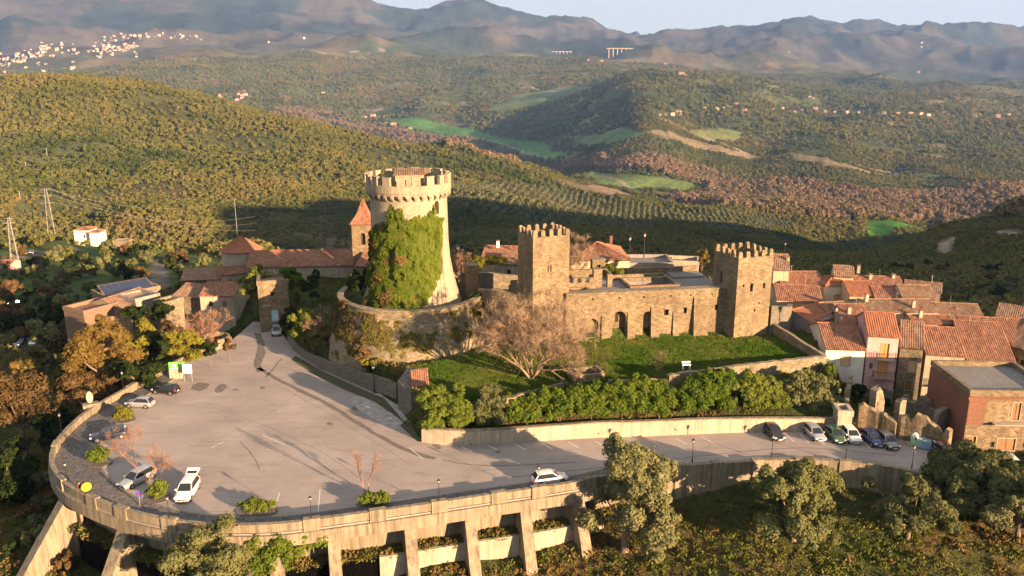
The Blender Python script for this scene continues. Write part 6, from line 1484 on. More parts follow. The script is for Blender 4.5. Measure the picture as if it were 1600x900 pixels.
for px, py in [(1265, 152), (1270, 154), (1435, 113), (1440, 74), (1450, 72), (1440, 68), (1232, 82), (1275, 87), (885, 92), (920, 95), (940, 97), (965, 100), (1025, 99), (1040, 101), (1142, 350), (470, 58), (475, 60), (420, 66), (473, 77), (505, 147), (1590, 180)]:
    far_house(px, py, 'lone houses far across the valley', 'lone pale house far across the valley', .9 if py < 300 else .7)
p = hit(1064, 119); t = thing('far_castle', 'sunlit square ruined castle on the distant ridge', 'castle', p, .2); MB().box(-14, 12, -9, 9, -6, 17).build('wall', M['castle'], t); MB().box(12.003, 24, -6, 6, -6, 7).build('low_wing', M['castle'], t); EXCL_FAR.append((p.x, p.y, 30))
p = hit(968, 84); t = thing('viaduct', 'white road viaduct on tall piers at the foot of the mountains', 'viaduct', (p.x, p.y, p.z), .05); MB().box(-95, 95, -6, 6, 34, 38).build('deck', M['plaster'], t)
for i in range(6): MB().box(-75 + i * 30 - 2.5, -75 + i * 30 + 2.5, -4, 4, -30, 33.99).build('pier', M['plaster'], t)
p = hit(875, 84); t = thing('viaduct', 'longer low reddish viaduct left of the white one', 'viaduct', (p.x, p.y, p.z), .0); MB().box(-90, 90, -6, 6, 14, 17).build('deck', M['cream_plaster'], t)
for i in range(7): MB().box(-78 + i * 26 - 2, -78 + i * 26 + 2, -4, 4, -20, 13.99).build('pier', M['cream_plaster'], t)

# ------------------------------------------------------------------ plants
LM = {
 'olive': foliage('olive_leaves', [(.075, .085, .030), (.11, .12, .044), (.145, .15, .065), (.18, .175, .085)], .8, .2),
 'olive2': foliage('olive_leaves_dark', [(.05, .062, .024), (.08, .09, .036), (.12, .125, .056)], .8, .2),
 'ivy': foliage('ivy_leaves', [(.030, .060, .008), (.055, .095, .012), (.085, .125, .016), (.12, .14, .025)], .9, .25),
 'hedge': foliage('hedge_leaves', [(.050, .080, .012), (.085, .12, .018), (.12, .15, .026), (.155, .165, .038)], 1.0, .25),
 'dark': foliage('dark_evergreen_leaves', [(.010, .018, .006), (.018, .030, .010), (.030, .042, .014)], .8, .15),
 'autumn': foliage('autumn_leaves', [(.085, .062, .020), (.140, .098, .028), (.19, .130, .040), (.085, .078, .025)], .6, .3),
 'brown': foliage('brown_scrub', [(.045, .034, .016), (.085, .058, .026), (.13, .085, .038)], .9, .15),
 'yellow': foliage('yellow_green_leaves', [(.09, .10, .015), (.15, .15, .02), (.19, .17, .03)], 1.0, .3),
 'brown_ivy': foliage('withered_shaded_ivy', [(.06, .055, .016), (.11, .085, .028), (.15, .11, .04)], .9, .2),  # brown of dead ivy, also standing for shadow low on the keep
 'twig': plain('bare_twigs', (.20, .14, .09), .9, var=.3, sc=1.5),
 'redtwig': plain('red_bare_twigs', (.20, .115, .075), .9, var=.3, sc=1.5),
 'bark': plain('bark', (.17, .12, .08), .95, var=.35, sc=4, bp=.5),
}
def lumps_in(rx, ry, rz, m, seed, z0=0, point=0.0, rl=(.26, .42)):
    rg = np.random.default_rng(seed); out = []
    for i in range(m):
        d = rg.normal(size=3); d /= np.linalg.norm(d); r = rg.random() ** .45 * .78
        z = d[2] * r; k = 1 - point * max(0, z + .35)
        out.append([d[0] * r * rx * k, d[1] * r * ry * k, z * rz, rg.uniform(*rl) * (rx + ry + rz) / 3 * (1 - .35 * point * max(0, z))])
    a = np.array(out); rad = a[:, 3]                     # fill the wanted bounds exactly
    for i, half in ((0, rx), (1, ry), (2, rz)):
        lo, hi = (a[:, i] - rad).min(), (a[:, i] + rad).max(); f = min(2.0, max(.5, (2 * half - rad.mean()) / max(.1, hi - lo - rad.mean()))); a[:, i] = (a[:, i] - (lo + hi) / 2) * f
    a[:, 2] += z0
    return [tuple(q) for q in a]
def trunk_mesh(h, r, lumps, seed):
    rg = random.Random(seed); mb = MB(); top = Vector((rg.uniform(-.2, .2) * h * .3, rg.uniform(-.2, .2) * h * .3, h))
    p = Vector((0, 0, -.5)); q = top * .5; mb.tube(p, q, r, r * .75, 8); mb.tube(q, top, r * .75, r * .6, 8)
    for L_ in lumps[:10]: 
        e = Vector(L_[:3]); m_ = top.lerp(e, .5) + Vector((rg.uniform(-.3, .3), rg.uniform(-.3, .3), -.1)); mb.tube(top, m_, r * .4, r * .25, 5); mb.tube(m_, e, r * .25, r * .08, 5)
    return mb
def leafy(name, label, cat, x, y, zg, zb, zt, w, n, mat, size=.2, seed=1, m=16, point=0.0, depth=None, group=None, rough=.9, rl=(.26, .42), trunk=True):
    """crown between zb and zt on ground zg"""
    t = thing(name, label, cat, (x, y, zg), 0, group); rz = (zt - zb) / 2; depth = depth or w
    L_ = lumps_in(w / 2, depth / 2, rz, m, seed, (zt + zb) / 2 - zg, point, rl); rg = np.random.default_rng(seed + 100)
    P_, Nn = crown_points(L_, n, rough, rg); P_[:, 2] = np.maximum(P_[:, 2], .03)
    V, Fc = leaf_tris(P_, Nn, size, rg); put('crown' if trunk else 'foliage', np_mesh('leaves', V, Fc, LM[mat]), t)
    if trunk: trunk_mesh(max(.6, (zb - zg) + rz * .5), .035 * (zt - zg) + .03, L_, seed).build('trunk', LM['bark'], t)
    else: trunk_mesh(max(.3, (zt - zg) * .4), .05, L_, seed).build('stems', LM['bark'], t)
    return t
def lpx(name, label, cat, pxc, pt, pb, wpx, Y, n, mat, ground=None, **k):
    c = D(pxc, (pt + pb) / 2, Y); sc = math.hypot(c.x, c.y, CZ - c.z) if False else (c.y * cp + (CZ - c.z) * sp); zt, zb = D(pxc, pt, Y).z, D(pxc, pb, Y).z
    zg = H1(c.x, Y) if ground is None else ground
    if zb < zg: zb = zg
    return leafy(name, label, cat, c.x, Y, zg, zb, max(zt, zb + .5), wpx / FPX * sc, n, mat, **k)
# trees in the foreground
lpx('olive_tree', 'tallest olive tree in front, its pointed crown overlapping the road', 'tree', 980, 676, 875, 168, 84.5, 70000, 'olive', size=.16, seed=3, m=34, point=.55, rl=(.2, .34))
lpx('olive_tree', 'broad olive tree below the retaining wall, between the tall one and the leaning one', 'tree', 1243, 720, 900, 150, 84, 60000, 'olive', size=.16, seed=8, m=30, point=.3, rl=(.2, .34))
lpx('olive_tree', 'straggly olive tree with gaps and a brown middle, right of the broad olive', 'tree', 1420, 744, 900, 138, 84, 42000, 'olive2', size=.16, seed=15, m=22, point=.3, rl=(.18, .3))
lpx('olive_tree', 'large dark olive tree hiding the end of the road at the right', 'tree', 1524, 702, 880, 170, 88, 60000, 'olive2', size=.17, seed=22, m=30, rl=(.2, .33))
lpx('olive_tree', 'olive tree cut by the right edge of the picture', 'tree', 1592, 720, 930, 150, 84, 50000, 'olive', size=.16, seed=28, m=24, rl=(.2, .33))
lpx('evergreen_bush', 'big grey-green bush below the parapet at the bottom left', 'bush', 322, 822, 950, 150, 74.5, 36000, 'olive', size=.13, seed=31, m=24, trunk=False, rl=(.22, .36))
lpx('autumn_tree', 'orange-brown autumn tree lit by the sun left of the green sign', 'tree', 158, 506, 610, 138, 122, 30000, 'autumn', size=.17, seed=37, m=26, rl=(.2, .34))
lpx('autumn_tree', 'yellowish top of a smaller tree touching the big autumn tree on its right', 'tree', 212, 497, 560, 56, 126, 8000, 'yellow', size=.17, seed=39, m=12)
lpx('shrub_tree', 'brown half-bare tree in the shade under the big autumn tree', 'tree', 130, 585, 640, 110, 117, 16000, 'brown', size=.17, seed=41, m=20)
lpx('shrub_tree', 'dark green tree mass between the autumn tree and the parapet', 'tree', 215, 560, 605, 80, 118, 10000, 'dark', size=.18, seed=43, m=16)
lpx('yellow_shrub', 'yellow-green sunlit shrub above the green sign', 'bush', 291, 512, 566, 58, 122, 10000, 'yellow', size=.16, seed=47, m=14, trunk=False)
lpx('dark_shrub', 'dark bush below the stone top of the ramp left of the orange netting', 'bush', 328, 530, 556, 26, 126, 2500, 'dark', size=.16, seed=49, m=8, trunk=False)
lpx('dark_shrub', 'brown-green bush right of the orange netting', 'bush', 358, 528, 550, 22, 128, 2500, 'brown', size=.15, seed=50, m=8, trunk=False, ground=0)
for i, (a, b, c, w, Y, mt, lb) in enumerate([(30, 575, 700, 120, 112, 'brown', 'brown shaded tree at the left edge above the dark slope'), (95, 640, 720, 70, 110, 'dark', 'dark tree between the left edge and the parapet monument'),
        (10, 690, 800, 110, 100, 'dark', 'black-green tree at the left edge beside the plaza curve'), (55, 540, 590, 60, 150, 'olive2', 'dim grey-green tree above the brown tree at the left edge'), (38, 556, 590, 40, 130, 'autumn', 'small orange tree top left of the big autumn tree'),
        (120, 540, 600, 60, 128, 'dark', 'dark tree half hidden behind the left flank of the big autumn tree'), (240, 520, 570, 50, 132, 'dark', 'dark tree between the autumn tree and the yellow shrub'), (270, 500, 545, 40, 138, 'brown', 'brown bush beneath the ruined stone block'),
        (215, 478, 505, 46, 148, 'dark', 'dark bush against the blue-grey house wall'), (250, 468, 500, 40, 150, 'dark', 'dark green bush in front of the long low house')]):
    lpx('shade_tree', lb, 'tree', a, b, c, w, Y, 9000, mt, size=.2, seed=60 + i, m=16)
# bushes by the little stone house and under the keep
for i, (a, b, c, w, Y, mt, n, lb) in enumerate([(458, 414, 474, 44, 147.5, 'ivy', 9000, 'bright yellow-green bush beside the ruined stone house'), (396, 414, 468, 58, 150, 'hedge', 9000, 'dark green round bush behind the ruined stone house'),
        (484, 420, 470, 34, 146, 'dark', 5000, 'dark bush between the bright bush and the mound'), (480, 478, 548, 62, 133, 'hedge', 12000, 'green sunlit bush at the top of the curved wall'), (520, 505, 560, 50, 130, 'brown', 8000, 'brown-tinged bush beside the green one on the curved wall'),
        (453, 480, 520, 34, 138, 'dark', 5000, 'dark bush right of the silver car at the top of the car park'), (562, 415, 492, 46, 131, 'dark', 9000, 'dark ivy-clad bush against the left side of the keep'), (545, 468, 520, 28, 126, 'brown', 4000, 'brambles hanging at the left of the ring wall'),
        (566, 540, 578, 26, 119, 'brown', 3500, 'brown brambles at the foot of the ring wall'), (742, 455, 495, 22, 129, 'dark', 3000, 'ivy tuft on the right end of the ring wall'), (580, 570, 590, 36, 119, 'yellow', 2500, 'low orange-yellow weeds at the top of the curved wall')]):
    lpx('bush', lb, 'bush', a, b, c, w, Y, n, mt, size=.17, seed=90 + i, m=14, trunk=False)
# ivy climbing the keep
top = [(576, 480), (580, 372), (590, 352), (604, 350), (608, 322), (618, 326), (628, 330), (632, 344), (642, 345), (652, 336), (660, 343), (672, 332), (677, 318), (681, 330), (692, 336), (697, 340), (698, 480)]
bx, by = zip(*top)
t = thing('ivy', 'thick bright ivy climbing the front of the round keep', 'ivy', (cxk, cyk, 9))
cand = []
rg = np.random.default_rng(5)
th_ = rg.uniform(R(-190), R(8), 150000); zz = rg.uniform(9.2, 26.0, 150000)
rk = np.interp(zz - 9, [-1.5, .5, 2.5, 5, 7.5, 10.5, 17, 18.4], [8.3, 7.9, 7.3, 6.7, 6.25, 6.05, 5.95, 5.95])
kx_, ky_, kz_ = cxk + rk * np.cos(th_), cyk + rk * np.sin(th_), zz - CZ; pxk = 800 + FPX * kx_ / (ky_ * cp - kz_ * sp)
thick = np.clip(.22 + 1.25 * fbm(th_ * 7, zz, 1.5, 4, 5) + .035 * (24 - zz), .04, 1.2) * np.clip((691 - pxk) / 12, .15, 1); rr_ = rk + thick * rg.random(len(th_)) ** .35
X3 = cxk + rr_ * np.cos(th_); Y3 = cyk + rr_ * np.sin(th_)
dx, dy, dz = cxk + rk * np.cos(th_), cyk + rk * np.sin(th_), zz - CZ; zc = dy * cp - dz * sp; px_ = 800 + FPX * dx / zc; py_ = 450 - FPX * (dy * sp + dz * cp) / zc
px_ = px_ + 5 * fbm(th_ * 12, zz, 1.3, 3, 9); lim = np.interp(px_, bx, by); bot = np.interp(px_, [575, 640, 665, 692, 698], [500, 500, 470, 420, 380])
bk_ = np.cos(th_ + math.pi / 2) < .12
k = (px_ > 577) & (px_ < 691) & ~((px_ > 681) & (py_ < 340)) & (py_ > lim + 6 * fbm(th_ * 20, zz, 1.0, 3, 2)) & (py_ < bot) & ~bk_
k &= rg.random(len(k)) < .9
Pn = np.stack([X3 - cxk, Y3 - cyk, zz - 9], 1)[k]; Nn = np.stack([np.cos(th_), np.sin(th_), np.full(len(th_), .25)], 1)[k] + unit(k.sum(), rg) * .55; Nn /= np.linalg.norm(Nn, axis=1)[:, None]
dead_shaded = (fbm(th_[k] * 9, zz[k], 2.5, 3, 71) + .035 * (16 - zz[k]) - .012 * (px_[k] - 600)) > .18  # brown patches low on the left: dead leaves and painted-in shadow together
for sel_, nm, mt in ((~dead_shaded, 'foliage', 'ivy'), (dead_shaded, 'dry_shaded_foliage', 'brown_ivy')):
    V, Fc = leaf_tris(Pn[sel_], Nn[sel_], .15, rg); put(nm, np_mesh('ivy_leaves', V, Fc, LM[mt]), t)
mb = MB()
for i in range(14):
    a = R(-125 + i * 6.5); zs_ = [-.5, 1.2, 3, 5, 8, 10 + random.random() * 3]; q_ = [((np.interp(z_i, [-1.5, .5, 2.5, 5, 7.5, 10.5, 17], [8.3, 7.9, 7.3, 6.7, 6.25, 6.05, 5.95]) + .03) * math.cos(a + .02 * z_i), (np.interp(z_i, [-1.5, .5, 2.5, 5, 7.5, 10.5, 17], [8.3, 7.9, 7.3, 6.7, 6.25, 6.05, 5.95]) + .03) * math.sin(a + .02 * z_i), z_i) for z_i in zs_]
    for u_, v_ in zip(q_, q_[1:]): mb.tube(u_, v_, .05, .04, 5)
mb.build('stems', LM['bark'], t)
# brambles and moss on the ring wall
n = 90000; th_ = rg.uniform(R(-200), R(5), n); zz = rg.uniform(2.5, 11.0, n)
rk = np.interp(zz - 2.5, [-1, 2.8, 5.2, 7, 8.2], [13.9, 13.0, 12.2, 11.75, 11.6]); nz_ = fbm(th_ * 12, zz, 2.2, 5, 44, .6); cov = nz_ - .12 + .35 * np.clip((-1.75 - th_) / .5, 0, 1) - .45 * np.clip((6.0 - zz) / 2.5, 0, 1)
k = (cov > 0) & (zz < 10.2); rr_ = rk + np.clip(cov, 0, .8) * 1.1 * rg.random(n)
for nm, lb, mt, kk_ in (('creeper', 'brown dry brambles spread over the ring wall of the keep', 'brown', k & (rg.random(n) < .6)), ('creeper', 'green weeds spread between the brambles on the ring wall', 'hedge', k & (nz_ > .12) & (rg.random(n) < .5))):
    Pn = np.stack([cxk + rr_ * np.cos(th_), cyk + rr_ * np.sin(th_), zz], 1)[kk_]; Nn = np.stack([np.cos(th_), np.sin(th_), .4 + 0 * th_], 1)[kk_] + unit(kk_.sum(), rg) * .6; Nn /= np.linalg.norm(Nn, axis=1)[:, None]
    V, Fc = leaf_tris(Pn, Nn, .13, rg); tag(put(nm, np_mesh('creeper_leaves', V, Fc, LM[mt])), lb, 'creeper', kind='stuff')
# hedges on the bank by the road
HG = 'hedges on the bank above the road'
def hedge(label, pxs, w, n, mat, seed, name='hedge', size=.15, m=6):
    """pxs: (px, py of foot, py of top, Y)"""
    pts_ = [(D(a, b, Y), D(a, c, Y)) for a, b, c, Y in pxs]; rg = np.random.default_rng(seed); L_ = []
    c0 = pts_[len(pts_) // 2][0]
    for i in range(len(pts_) - 1):
        (b0, t0), (b1, t1) = pts_[i], pts_[i + 1]; k = max(2, int((b1 - b0).length / .75))
        for j in range(k * m):
            u = rg.random(); b = b0.lerp(b1, u); tz = t0.z + (t1.z - t0.z) * u; g = H1(b.x, b.y); hh = max(.8, tz - b.z); v = rg.random(); r = rg.uniform(.6, 1.15)
            L_.append((b.x - c0.x + rg.normal() * .3, b.y - c0.y + v * w * .8, b.z - c0.z + (hh - r) * (.15 + .85 * (v if w > 2 else rg.random())) * rg.uniform(.7, 1), r))
    t = thing(name, label, 'hedge', c0, 0, HG); P_, Nn = crown_points(L_, n, .9, rg); V, Fc = leaf_tris(P_, Nn, size, rg); put('foliage', np_mesh('leaves', V, Fc, LM[mat]), t)
    mb = MB()
    for L0 in L_[::6]: mb.tube((L0[0], L0[1], L0[2] - L0[3] - .8), L0[:3], .05, .03, 4)
    mb.build('stems', LM['bark'], t); return t
hedge('dense green bush at the corner where the car park meets the road', [(664, 672, 604, 98.7), (695, 672, 602, 98.7), (738, 670, 616, 99.1)], 4.2, 39000, 'hedge', 1)
hedge('taller darker bush just right of the corner bush', [(745, 668, 606, 99.5), (782, 664, 602, 99.9)], 3.8, 15600, 'olive2', 2)
hedge('long green ivy-like hedge left of the middle above the roadside wall', [(795, 662, 624, 100.1), (860, 657, 610, 100.5), (930, 652, 598, 100.9), (1000, 648, 590, 101.3), (1052, 648, 598, 101.7)], 3.4, 78000, 'ivy', 3)
hedge('tall squared green hedge block in front of the yard wall', [(1068, 642, 600, 103.1), (1100, 642, 580, 103.6), (1140, 642, 577, 104.1)], 2.6, 31200, 'ivy', 4)
hedge('second squared hedge block right of the tall one', [(1152, 642, 590, 104.6), (1190, 644, 580, 105.1), (1230, 646, 588, 105.6)], 2.6, 28600, 'hedge', 5)
hedge('olive-yellow feathery bush at the right end of the hedges', [(1240, 650, 586, 105.1), (1275, 652, 580, 105.6), (1310, 654, 590, 106.1)], 3.8, 28600, 'olive', 6)
hedge('narrow green ivy strip below the corner of the yard wall', [(1292, 640, 563, 111.6), (1312, 620, 585, 112.6)], 2.2, 6500, 'ivy', 7)
for i, (a, b, c, w, Y, mt, lb) in enumerate([(1372, 618, 660, 36, 110, 'dark', 'dark leafy bush among the ruins below the pink house'), (1398, 640, 672, 26, 106, 'hedge', 'green bush between the two ruin pillars'), (1340, 600, 625, 26, 113, 'dark', 'small dark bush under the white house'),
        (1440, 650, 684, 26, 105, 'hedge', 'green weeds on the ruin below the cream house'), (1475, 664, 700, 22, 103, 'dark', 'dark bush squeezed beside the brick-sided house'), (1350, 655, 672, 18, 108, 'hedge', 'small weeds by the ruin wall behind the cars')]):
    lpx('bush', lb, 'bush', a, b, c, w, Y, 3500, mt, size=.15, seed=130 + i, m=10, trunk=False)
# creeper hanging over the parapet, bottom left
hedge('green ivy hanging over the parapet and down the pier at the bottom', [(385, 880, 828, 77), (440, 878, 830, 77), (505, 846, 822, 78.6)], 1.8, 30000, 'ivy', 8, name='hanging_ivy', m=7)
hedge('ivy curtain falling beside the big grey-green bush at the bottom', [(355, 925, 835, 76.5), (395, 925, 835, 76.5), (432, 900, 845, 76.8)], 1.6, 24000, 'ivy', 9, name='hanging_ivy', m=9)
# round planters' bushes on the car park with kerb rings
for i, (a, pt, pb, w, dp, mt, lb) in enumerate([(190, 632, 664, 33, 2.4, 'yellow', 'round sunlit bush between the silver hatchback and the dark estate car'), (151, 697, 732, 36, 2.6, 'hedge', 'round green bush below the dark estate car'),
        (243, 748, 788, 36, 2.4, 'hedge', 'bush between the silver estate car and the white car with its boot open'), (398, 779, 809, 62, 2.2, 'hedge', 'left of the two long clipped bushes on the car park edge'), (583, 768, 799, 56, 2.2, 'hedge', 'right clipped bush with the pruned bare tree growing behind it')]):
    c = P(a, pb - 3, 0); zt = D(a, pt + 3, c.y + .6).z; sc = c.y * cp + CZ * sp; w_ = w / FPX * sc
    t = leafy('planter_bush', lb, 'bush', c.x, c.y + .8, 0.02, .0, max(zt, 1.1), w_, 7000, mt, size=.11, seed=160 + i, m=40, depth=dp, trunk=False, group='clipped bushes on the car park', rl=(.34, .46))
    mb = MB(); k = 20
    o1 = [((w_ / 2 + .1) * math.cos(2 * math.pi * j / k), (dp / 2 + .1) * math.sin(2 * math.pi * j / k)) for j in range(k)]; mb.prism(o1, 0, .12); mb.build('kerb_ring', M['patch'], t)
# ---- bare trees
def bare(name, label, x, y, z, h, w, seed, mat='twig', stems=5, depth=5, group=None, fine=5, twl=.7, tw=.035, up=.5, r0=.16, lean=None):
    rg = random.Random(seed); t = thing(name, label, 'bare tree', (x, y, z), 0, group); mb = MB(); tips = []
    def grow(p, d, l, r, k):
        q = p + d * l; mb.tube(p, q, r, r * .68, 6 if k > 3 else 4 if k > 1 else 3, cap=False)
        if k == 0: tips.append((q, d)); return
        for i in range(rg.choice((2, 3, 3)) if k > 1 else 3):
            a = Vector((rg.gauss(0, 1), rg.gauss(0, 1), rg.gauss(0, 1) * .6)).normalized(); nd = (d + a * rg.uniform(.35, .8) + Vector((0, 0, up * .12))).normalized()
            grow(q, nd, l * rg.uniform(.62, .92), r * .62, k - 1)
        if k > 1: tips.append((q, d))
    tl = sum(.78 ** i for i in range(depth + 1)); l0 = h / tl
    for s in range(stems):
        a = 2 * math.pi * (s + rg.random() * .6) / stems; sp_ = (w / h) * rg.uniform(.35, .8) if stems > 1 else .08
        grow(Vector((.15 * math.cos(a), .15 * math.sin(a), -.3)), Vector((math.cos(a) * sp_, math.sin(a) * sp_, 1)).normalized(), l0 * rg.uniform(.8, 1.15), r0, depth)
    # scale to the wanted height and width
    zs = max(v[2] for v in mb.v); xs = max(abs(v[0]) for v in mb.v); fz, fx = h / zs, (w / 2) / xs
    mb.v = [(v[0] * fx, v[1] * fx, v[2] * fz) for v in mb.v]
    mb.build('trunk', LM['bark'] if mat == 'twig' and depth < 4 else LM[mat], t)
    ng = np.random.default_rng(seed); T = np.array([(p.x * fx, p.y * fx, p.z * fz) for p, d in tips]); Dd = np.array([tuple(d) for p, d in tips])
    k = np.repeat(np.arange(len(T)), fine); d = Dd[k] + ng.normal(size=(len(k), 3)) * .75; d[:, 2] += up * .3; d /= np.linalg.norm(d, axis=1)[:, None]; p = T[k] + ng.normal(size=(len(k), 3)) * .1
    s = np.cross(d, unit(len(k), ng)); s /= np.linalg.norm(s, axis=1)[:, None]; l = ng.uniform(.5, 1.2, len(k))[:, None] * twl
    V = np.stack([p + s * tw, p - s * tw, p + d * l], 1).reshape(-1, 3); put('twigs', np_mesh('twigs', V, np.arange(len(V)).reshape(-1, 3), LM[mat]), t)
    return t
c = P(817, 592, 4.2)
bare('bare_fig_tree', 'huge spreading bare tree in the yard in front of the square tower', c.x + 1.2, c.y + .6, 4.1, 12.6, 18.0, 5, stems=10, depth=5, fine=9, twl=1.3, tw=.022, r0=.22, up=.2)
c = D(882, 400, 142); bare('bare_tree', 'pale bare tree rising behind the square tower', c.x, 142, 7, 11.2, 9.5, 6, stems=4, depth=5, fine=5, twl=.9, tw=.03)
c = D(717, 410, 146); bare('bare_tree', 'small reddish bare tree right behind the keep', c.x, 146, 6, 9.0, 4.2, 7, 'redtwig', stems=4, depth=4, fine=4, twl=.6)
c = P(229, 752); bare('bare_tree', 'bare reddish tree on the car park over the silver estate car', c.x, c.y, 0, 7.2, 8.0, 8, 'redtwig', stems=2, depth=5, fine=5, twl=.6, tw=.014, r0=.11)
c = P(572, 775); bare('pruned_tree', 'pale pruned young tree behind the right clipped bush', c.x, c.y + .5, 0, 5.0, 3.0, 9, 'redtwig', stems=2, depth=3, fine=8, twl=.5, tw=.015, r0=.13)
c = P(1030, 590, 4.3); bare('sapling', 'thin bare saplings standing in the middle of the yard', c.x, c.y, 4.2, 4.4, 3.0, 10, 'twig', stems=7, depth=2, fine=3, twl=.5, tw=.015, r0=.04)
c = P(938, 592, 4.3); bare('sapling', 'thin bare stalks right of the stone cistern', c.x, c.y, 4.2, 2.6, 3.0, 11, 'twig', stems=6, depth=2, fine=2, twl=.4, tw=.014, r0=.035)
c = D(322, 520, 135); bare('red_tree', 'reddish many-stemmed bare tree below the round-building lane', c.x, 135, -1.5, 8.2, 6.5, 12, 'redtwig', stems=7, depth=4, fine=5, twl=.8, tw=.03, r0=.09)
c = D(275, 520, 136); bare('red_tree', 'smaller reddish bare tree left of the many-stemmed one', c.x, 136, -2.5, 7.0, 4.5, 13, 'redtwig', stems=4, depth=4, fine=4, twl=.6, tw=.03, r0=.08)
c = D(500, 500, 133); bare('bare_tree', 'tangle of bare pinkish branches over the green bush on the curved wall', c.x + 1.2, 131, 2, 6.5, 6.0, 14, 'twig', stems=5, depth=4, fine=4, twl=.7, tw=.025, r0=.07)
c = D(1128, 405, 148); bare('bare_tree', 'small bare tree left of the east tower on the skyline of the terrace', c.x, 148, 5, 5.5, 3.6, 15, 'twig', stems=3, depth=4, fine=4)
c = D(742, 420, 150); bare('bare_tree', 'low bare bush by the dark garden right of the keep', c.x, 150, 6, 4, 3, 16, 'redtwig', stems=4, depth=3, fine=4)
c = D(60, 570, 128); bare('bare_tree', 'grey bare tree in the dark hollow at the left', c.x, 128, H1(c.x, 128), 8, 6, 17, 'twig', stems=3, depth=4, fine=3)
for i, (a, b, c_, w, Y, mt, n, lb) in enumerate([(1099, 388, 414, 22, 148, 'autumn', 3500, 'round orange bush left of the east tower'), (765, 404, 418, 60, 152, 'yellow', 5000, 'yellow-green clipped hedge right of the keep'), (950, 418, 432, 60, 140, 'hedge', 3500, 'low green plants on the back of the castle terrace'),
        (790, 470, 520, 30, 124, 'brown', 3500, 'brown ivy at the foot of the bright link wall')]):
    lpx('bush', lb, 'bush', a, b, c_, w, Y, n, mt, size=.17, seed=190 + i, m=10, trunk=False)
# ---- slope shrubs one can tell apart, left of the village and behind the castle
SH = []
for k, mt in enumerate(('olive2', 'dark', 'brown', 'olive')):
    for s in range(2):
        rgx = np.random.default_rng(300 + k * 5 + s); L_ = lumps_in(1, 1, .75, 12, 300 + k * 5 + s, .7); P_, Nn = crown_points(L_, 1500, .9, rgx); V, Fc = leaf_tris(P_, Nn, .12, rgx)
        tm = trunk_mesh(.6, .06, L_, k).mesh('trunk', LM['bark']); SH.append((np_mesh('slope_shrub_leaves', V, Fc, LM[mt]), tm, mt))
SHL = {'olive2': 'grey-green shrub', 'dark': 'dark shrub', 'brown': 'brown shrub', 'olive': 'pale olive-green shrub'}
LANDM = [(137, 370, 'the far white house'), (190, 385, 'the far stone ruin'), (22, 370, 'the leaning lattice pylon'), (8, 425, 'the pink-roofed shed'), (248, 420, 'the slope lane'), (75, 320, 'the tall lattice pylon'), (45, 535, 'the car park in the hollow'), (370, 385, 'the round building'),
         (200, 450, 'the solar roof'), (460, 400, 'the church roof'), (730, 385, 'the small bare tree by the keep'), (790, 392, 'the red roof left of the square tower'), (930, 385, 'the long orange roof'), (1060, 395, 'the white flat hut'), (1110, 385, 'the east tower'),
         (1400, 430, 'the dark-red village roof'), (1475, 450, 'the brown village roof'), (1560, 470, 'the right-edge stone house'), (90, 800, 'the leftmost pier'), (20, 850, 'the bottom left corner'), (310, 400, 'the slope above the mossy roof')]
rs = random.Random(4); placed = []
def slope_shrub(px, py, r):
    p = hit(px, py)
    if any(math.dist(p[:2], q[:2]) < .8 * (r + q[2]) for q in placed): return
    placed.append((p.x, p.y, r)); lm, tm, mt = rs.choice(SH)
    lx, ly, ln = min(LANDM, key=lambda q: math.hypot(q[0] - px, (q[1] - py) * 2)); dx, dy = px - lx, (py - ly) * 2
    side = ('right of' if dx > 0 else 'left of') if abs(dx) > abs(dy) else ('below' if dy > 0 else 'above'); sz = 'small' if r < 1.9 else 'large' if r > 2.8 else 'mid-sized'; lb = sz + ' ' + SHL[mt] + ' ' + side + ' ' + ln
    t = thing('slope_shrub', lb, 'shrub', (p.x, p.y, p.z), rs.uniform(0, 6.28), 'slope shrubs: ' + lb)
    put('crown', lm, t, scale=(r, r, r * rs.uniform(.85, 1.25))); put('trunk', tm, t, scale=r)
for i in range(230):
    px = rs.uniform(-10, 335); py = rs.uniform(392, 560)
    if py > 440 and px > 105: continue
    if 232 < px < 262 and py < 450: continue
    if px > 330 and py > 400: continue
    slope_shrub(px, py, rs.uniform(1.3, 3.4))
for i in range(60): slope_shrub(rs.uniform(430, 1120), rs.uniform(385, 402), rs.uniform(1.8, 3.5))
for i in range(50): slope_shrub(rs.uniform(1380, 1610), rs.uniform(420, 478), rs.uniform(1.8, 3.8))
for i in range(40): slope_shrub(rs.uniform(0, 110), rs.uniform(760, 900), rs.uniform(.7, 1.5))
EXCL_FAR += [(x, y, r) for x, y, r in placed]
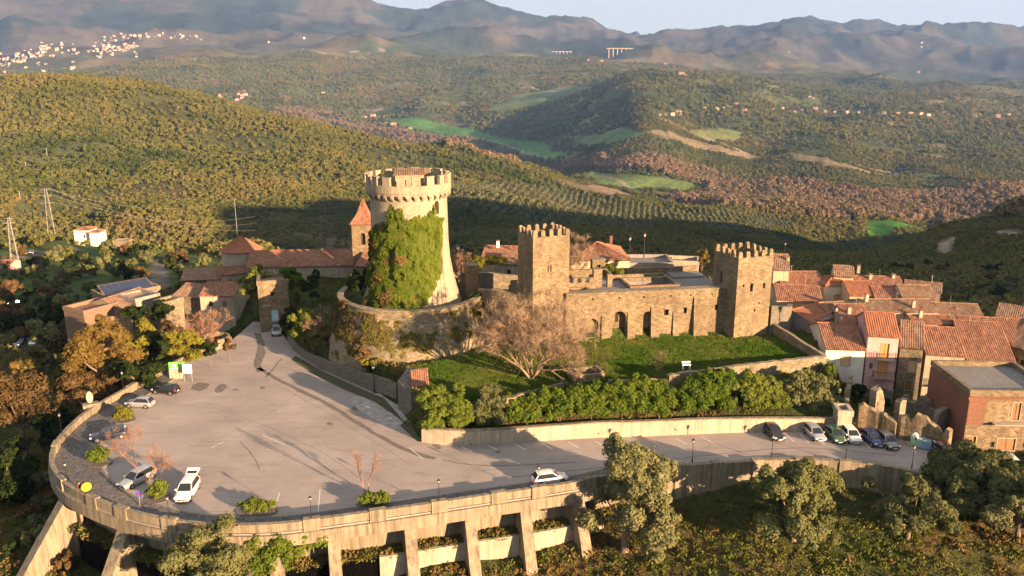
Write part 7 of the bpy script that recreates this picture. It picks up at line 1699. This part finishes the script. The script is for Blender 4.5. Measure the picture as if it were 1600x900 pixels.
# ---- ground cover
def tuft(name, mat, n, hgt, spread, seed, size):
    rg = np.random.default_rng(seed); P_ = rg.normal(size=(n, 3)) * [spread, spread, .0]; P_[:, 2] = rg.random(n) * hgt; d = unit(n, rg); d[:, 2] = np.abs(d[:, 2]) * .5; d /= np.linalg.norm(d, axis=1)[:, None]
    V, Fc = leaf_tris(P_, d, size, rg); return np_mesh(name, V, Fc, mat)
GM = [foliage('dry_weeds', [(.065, .055, .020), (.12, .09, .034), (.17, .125, .05), (.15, .10, .035)], .25, .2, True), foliage('green_weeds', [(.045, .065, .012), (.08, .10, .02), (.115, .13, .032), (.15, .14, .045)], .25, .25, True),
      foliage('yard_grass', [(.045, .11, .012), (.075, .14, .018), (.11, .16, .028), (.15, .17, .045)], .3, .3, True)]
TU = [tuft('dry_tuft', GM[0], 60, .55, .38, 1, .15), tuft('green_tuft', GM[1], 60, .5, .4, 2, .15), tuft('green_tuft_low', GM[1], 40, .3, .3, 3, .12)]
n = 56000; x = rg.uniform(-140, 140, n); y = rg.uniform(66, 215, n); keep = (np.abs(x) / y < .8) & (sdist(x, y, PLAZA) > .6) & (sdist(x, y, YARD) > 0) & ((sdist(x, y, BANK) > .3) | (rg.random(n) < .25)) & (rg.random(n) < np.where(y > 150, .35, 1)) & (np.hypot(x - cxk, y - cyk) > 14)
keep &= ~((y > 122) & (x > -2) & (x < 44) & (y < 146)); x, y = x[keep], y[keep]
dn = fbm(x, y, 11, 4, 6) + rg.normal(0, .15, len(x)); se = np.where(dn > .16, 0, rg.integers(1, 3, len(x)))
Ll = offset(pl_out[j0:i1 + 1], 1.3); li = rg.integers(0, len(Ll), 900); lx_ = np.array([Ll[i][0] for i in li]) + rg.normal(0, .5, 900); ly_ = np.array([Ll[i][1] for i in li]) + rg.normal(0, .35, 900)
Zg = np.concatenate([H(x, y), np.full(900, -4.75)]); x = np.concatenate([x, lx_]); y = np.concatenate([y, ly_]); se = np.concatenate([se, rg.integers(0, 3, 900)])
scatter('undergrowth', 'dry orange weeds and green scrub covering the slopes round the walls', 'undergrowth', np.stack([x, y, Zg], 1), rg.uniform(.4, 1.15, len(x)) , TU, se, np.clip(.45 + fbm(x, y, 8, 3, 5) * .6 + rg.normal(0, .15, len(x)), 0, 1))
GT = [tuft('grass_tuft', GM[2], 50, .28, .32, 5, .10), tuft('grass_tuft_small', GM[2], 40, .18, .3, 6, .09)]
n = 26000; q = np.array(YARD); x = rg.uniform(q[:, 0].min(), q[:, 0].max(), n); y = rg.uniform(q[:, 1].min(), q[:, 1].max(), n); keep = (sdist(x, y, YARD) < .5) & (rg.random(n) < .8); x, y = x[keep], y[keep]
scatter('yard_grass', 'uneven green grass growing in the walled yard below the castle', 'grass', np.stack([x, y, H(x, y)], 1), rg.uniform(.35, .95, len(x)), GT, rg.integers(0, 2, len(x)), np.clip(.45 + fbm(x, y, 6, 3, 5) * .8 + rg.normal(0, .12, len(x)), 0, 1))
far_woods()
haze()
